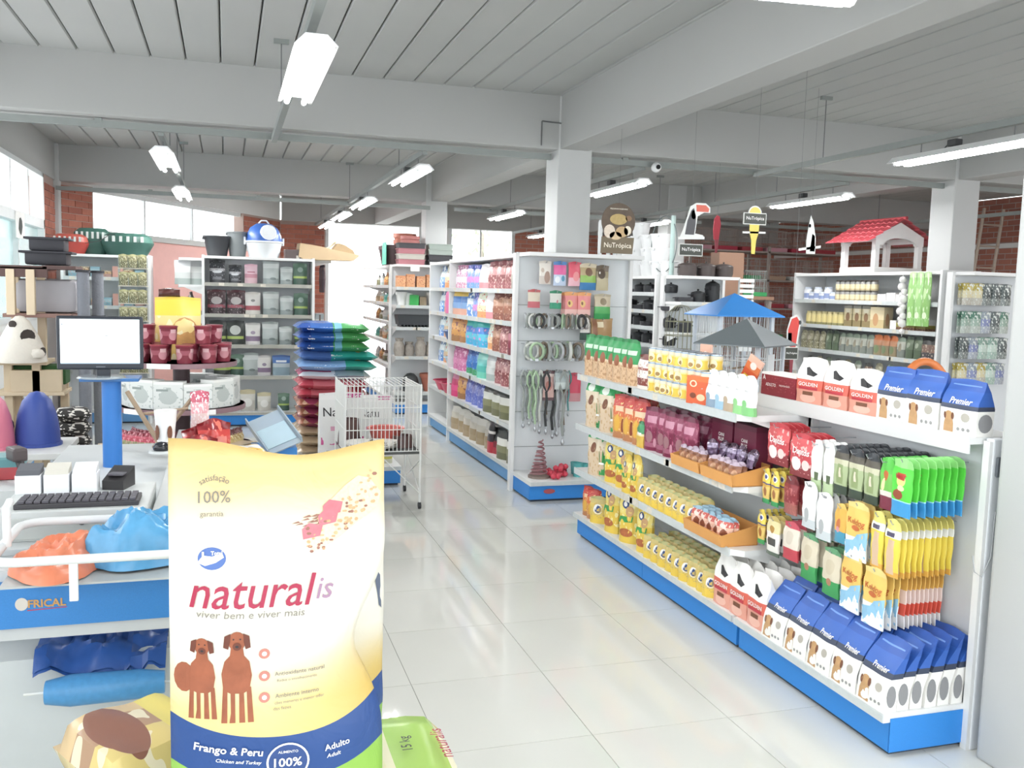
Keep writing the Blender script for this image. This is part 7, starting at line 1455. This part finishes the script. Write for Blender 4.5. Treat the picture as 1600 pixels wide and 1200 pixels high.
sign_bird('canary', 'hanging yellow bird sign with a dark plate', (3.91, 6.3, 2.02), [('outline', oval(0, .31, .06, .06, 16), OUT), ('head', oval(0, .31, .05, .05, 16), mat('bird_yellow', '#e0cc4a', .5)), ('body', [(-.045, .3), (.045, .3), (.04, .17), (.02, .1), (.015, 0), (-.015, 0), (-.02, .1), (-.04, .17)], mat('bird_yellow', '#e0cc4a', .5)), ('branch', [(-.1, .155), (.1, .16), (.1, .175), (-.1, .17)], OUT)], True, .225, .2, .35)
sign_bird('cockatoo', 'hanging white bird sign near the dog house', (4.42, 6.3, 1.96), [('body', [(-.03, .08), (.05, .08), (.05, .2), (.02, .33), (-.005, .38), (-.02, .3), (-.035, .18)], OUT), ('beak', oval(-.012, .3, .012, .015, 8), TK), ('branch', [(-.1, .1), (.1, .13), (.1, .15), (-.1, .12)], OUT), ('wing', [(.0, .1), (.045, .1), (.04, .22), (.015, .24)], mat('wing_grey', '#b8bcb8', .5))], False, 0, .1, .37)
sign_bird('parrot', 'red parrot sign hanging before the jar shelving with a black plate', (3.84, 5.62, 1.06), [('outline', [(-.04, .28), (.04, .25), (.06, .4), (.065, .47), (.03, .51), (-.02, .49), (-.045, .4)], OUT), ('body', [(-.03, .29), (.03, .26), (.045, .4), (.055, .46), (.03, .495), (-.01, .48), (-.035, .4)], mat('parrot_scarlet', '#d83a30', .5)), ('beak', oval(.058, .455, .012, .016, 8), TK), ('wing', [(-.03, .29), (.0, .28), (-.005, .38), (-.035, .38)], mat('wing_blue', '#4a5a78', .5)), ('tail', [(-.0, .0), (.012, .0), (.02, .2), (-.01, .2)], mat('parrot_tail', '#8a2a38', .5))], True, .19, .11, .5)

# orange toy ring and yellow pack behind the blue bags
o = thing('ring_toy', 'orange ring toy standing behind the blue bags', 'dog toy', (3.02, 3.37, 1.275)); MB().tube([(.12 * math.cos(a), .02 * math.sin(a), .14 * math.sin(a)) for a in [2 * PI * k / 28 for k in range(28)]], .018, 8, True).build('ring', mat('ring_orange', '#e07a2c', .4), o, 60); MB().bbox(-.03, -.03, -.155, .03, .05, -.13, .003).build('ring_foot', mat('ring_orange', '#e07a2c', .4), o)
bag('yfol', 'snack_pouch', 'pouch', .14, .24, .06, pack('yfol_pack', [(0, '#4a5060'), (.5, '#6a7080'), (.62, '#e2a42c'), (.9, '#d8982a')])); put('yfol', 3.02, 3.52, 1.12, FX, 'slate pouch with an amber top behind the blue bags')
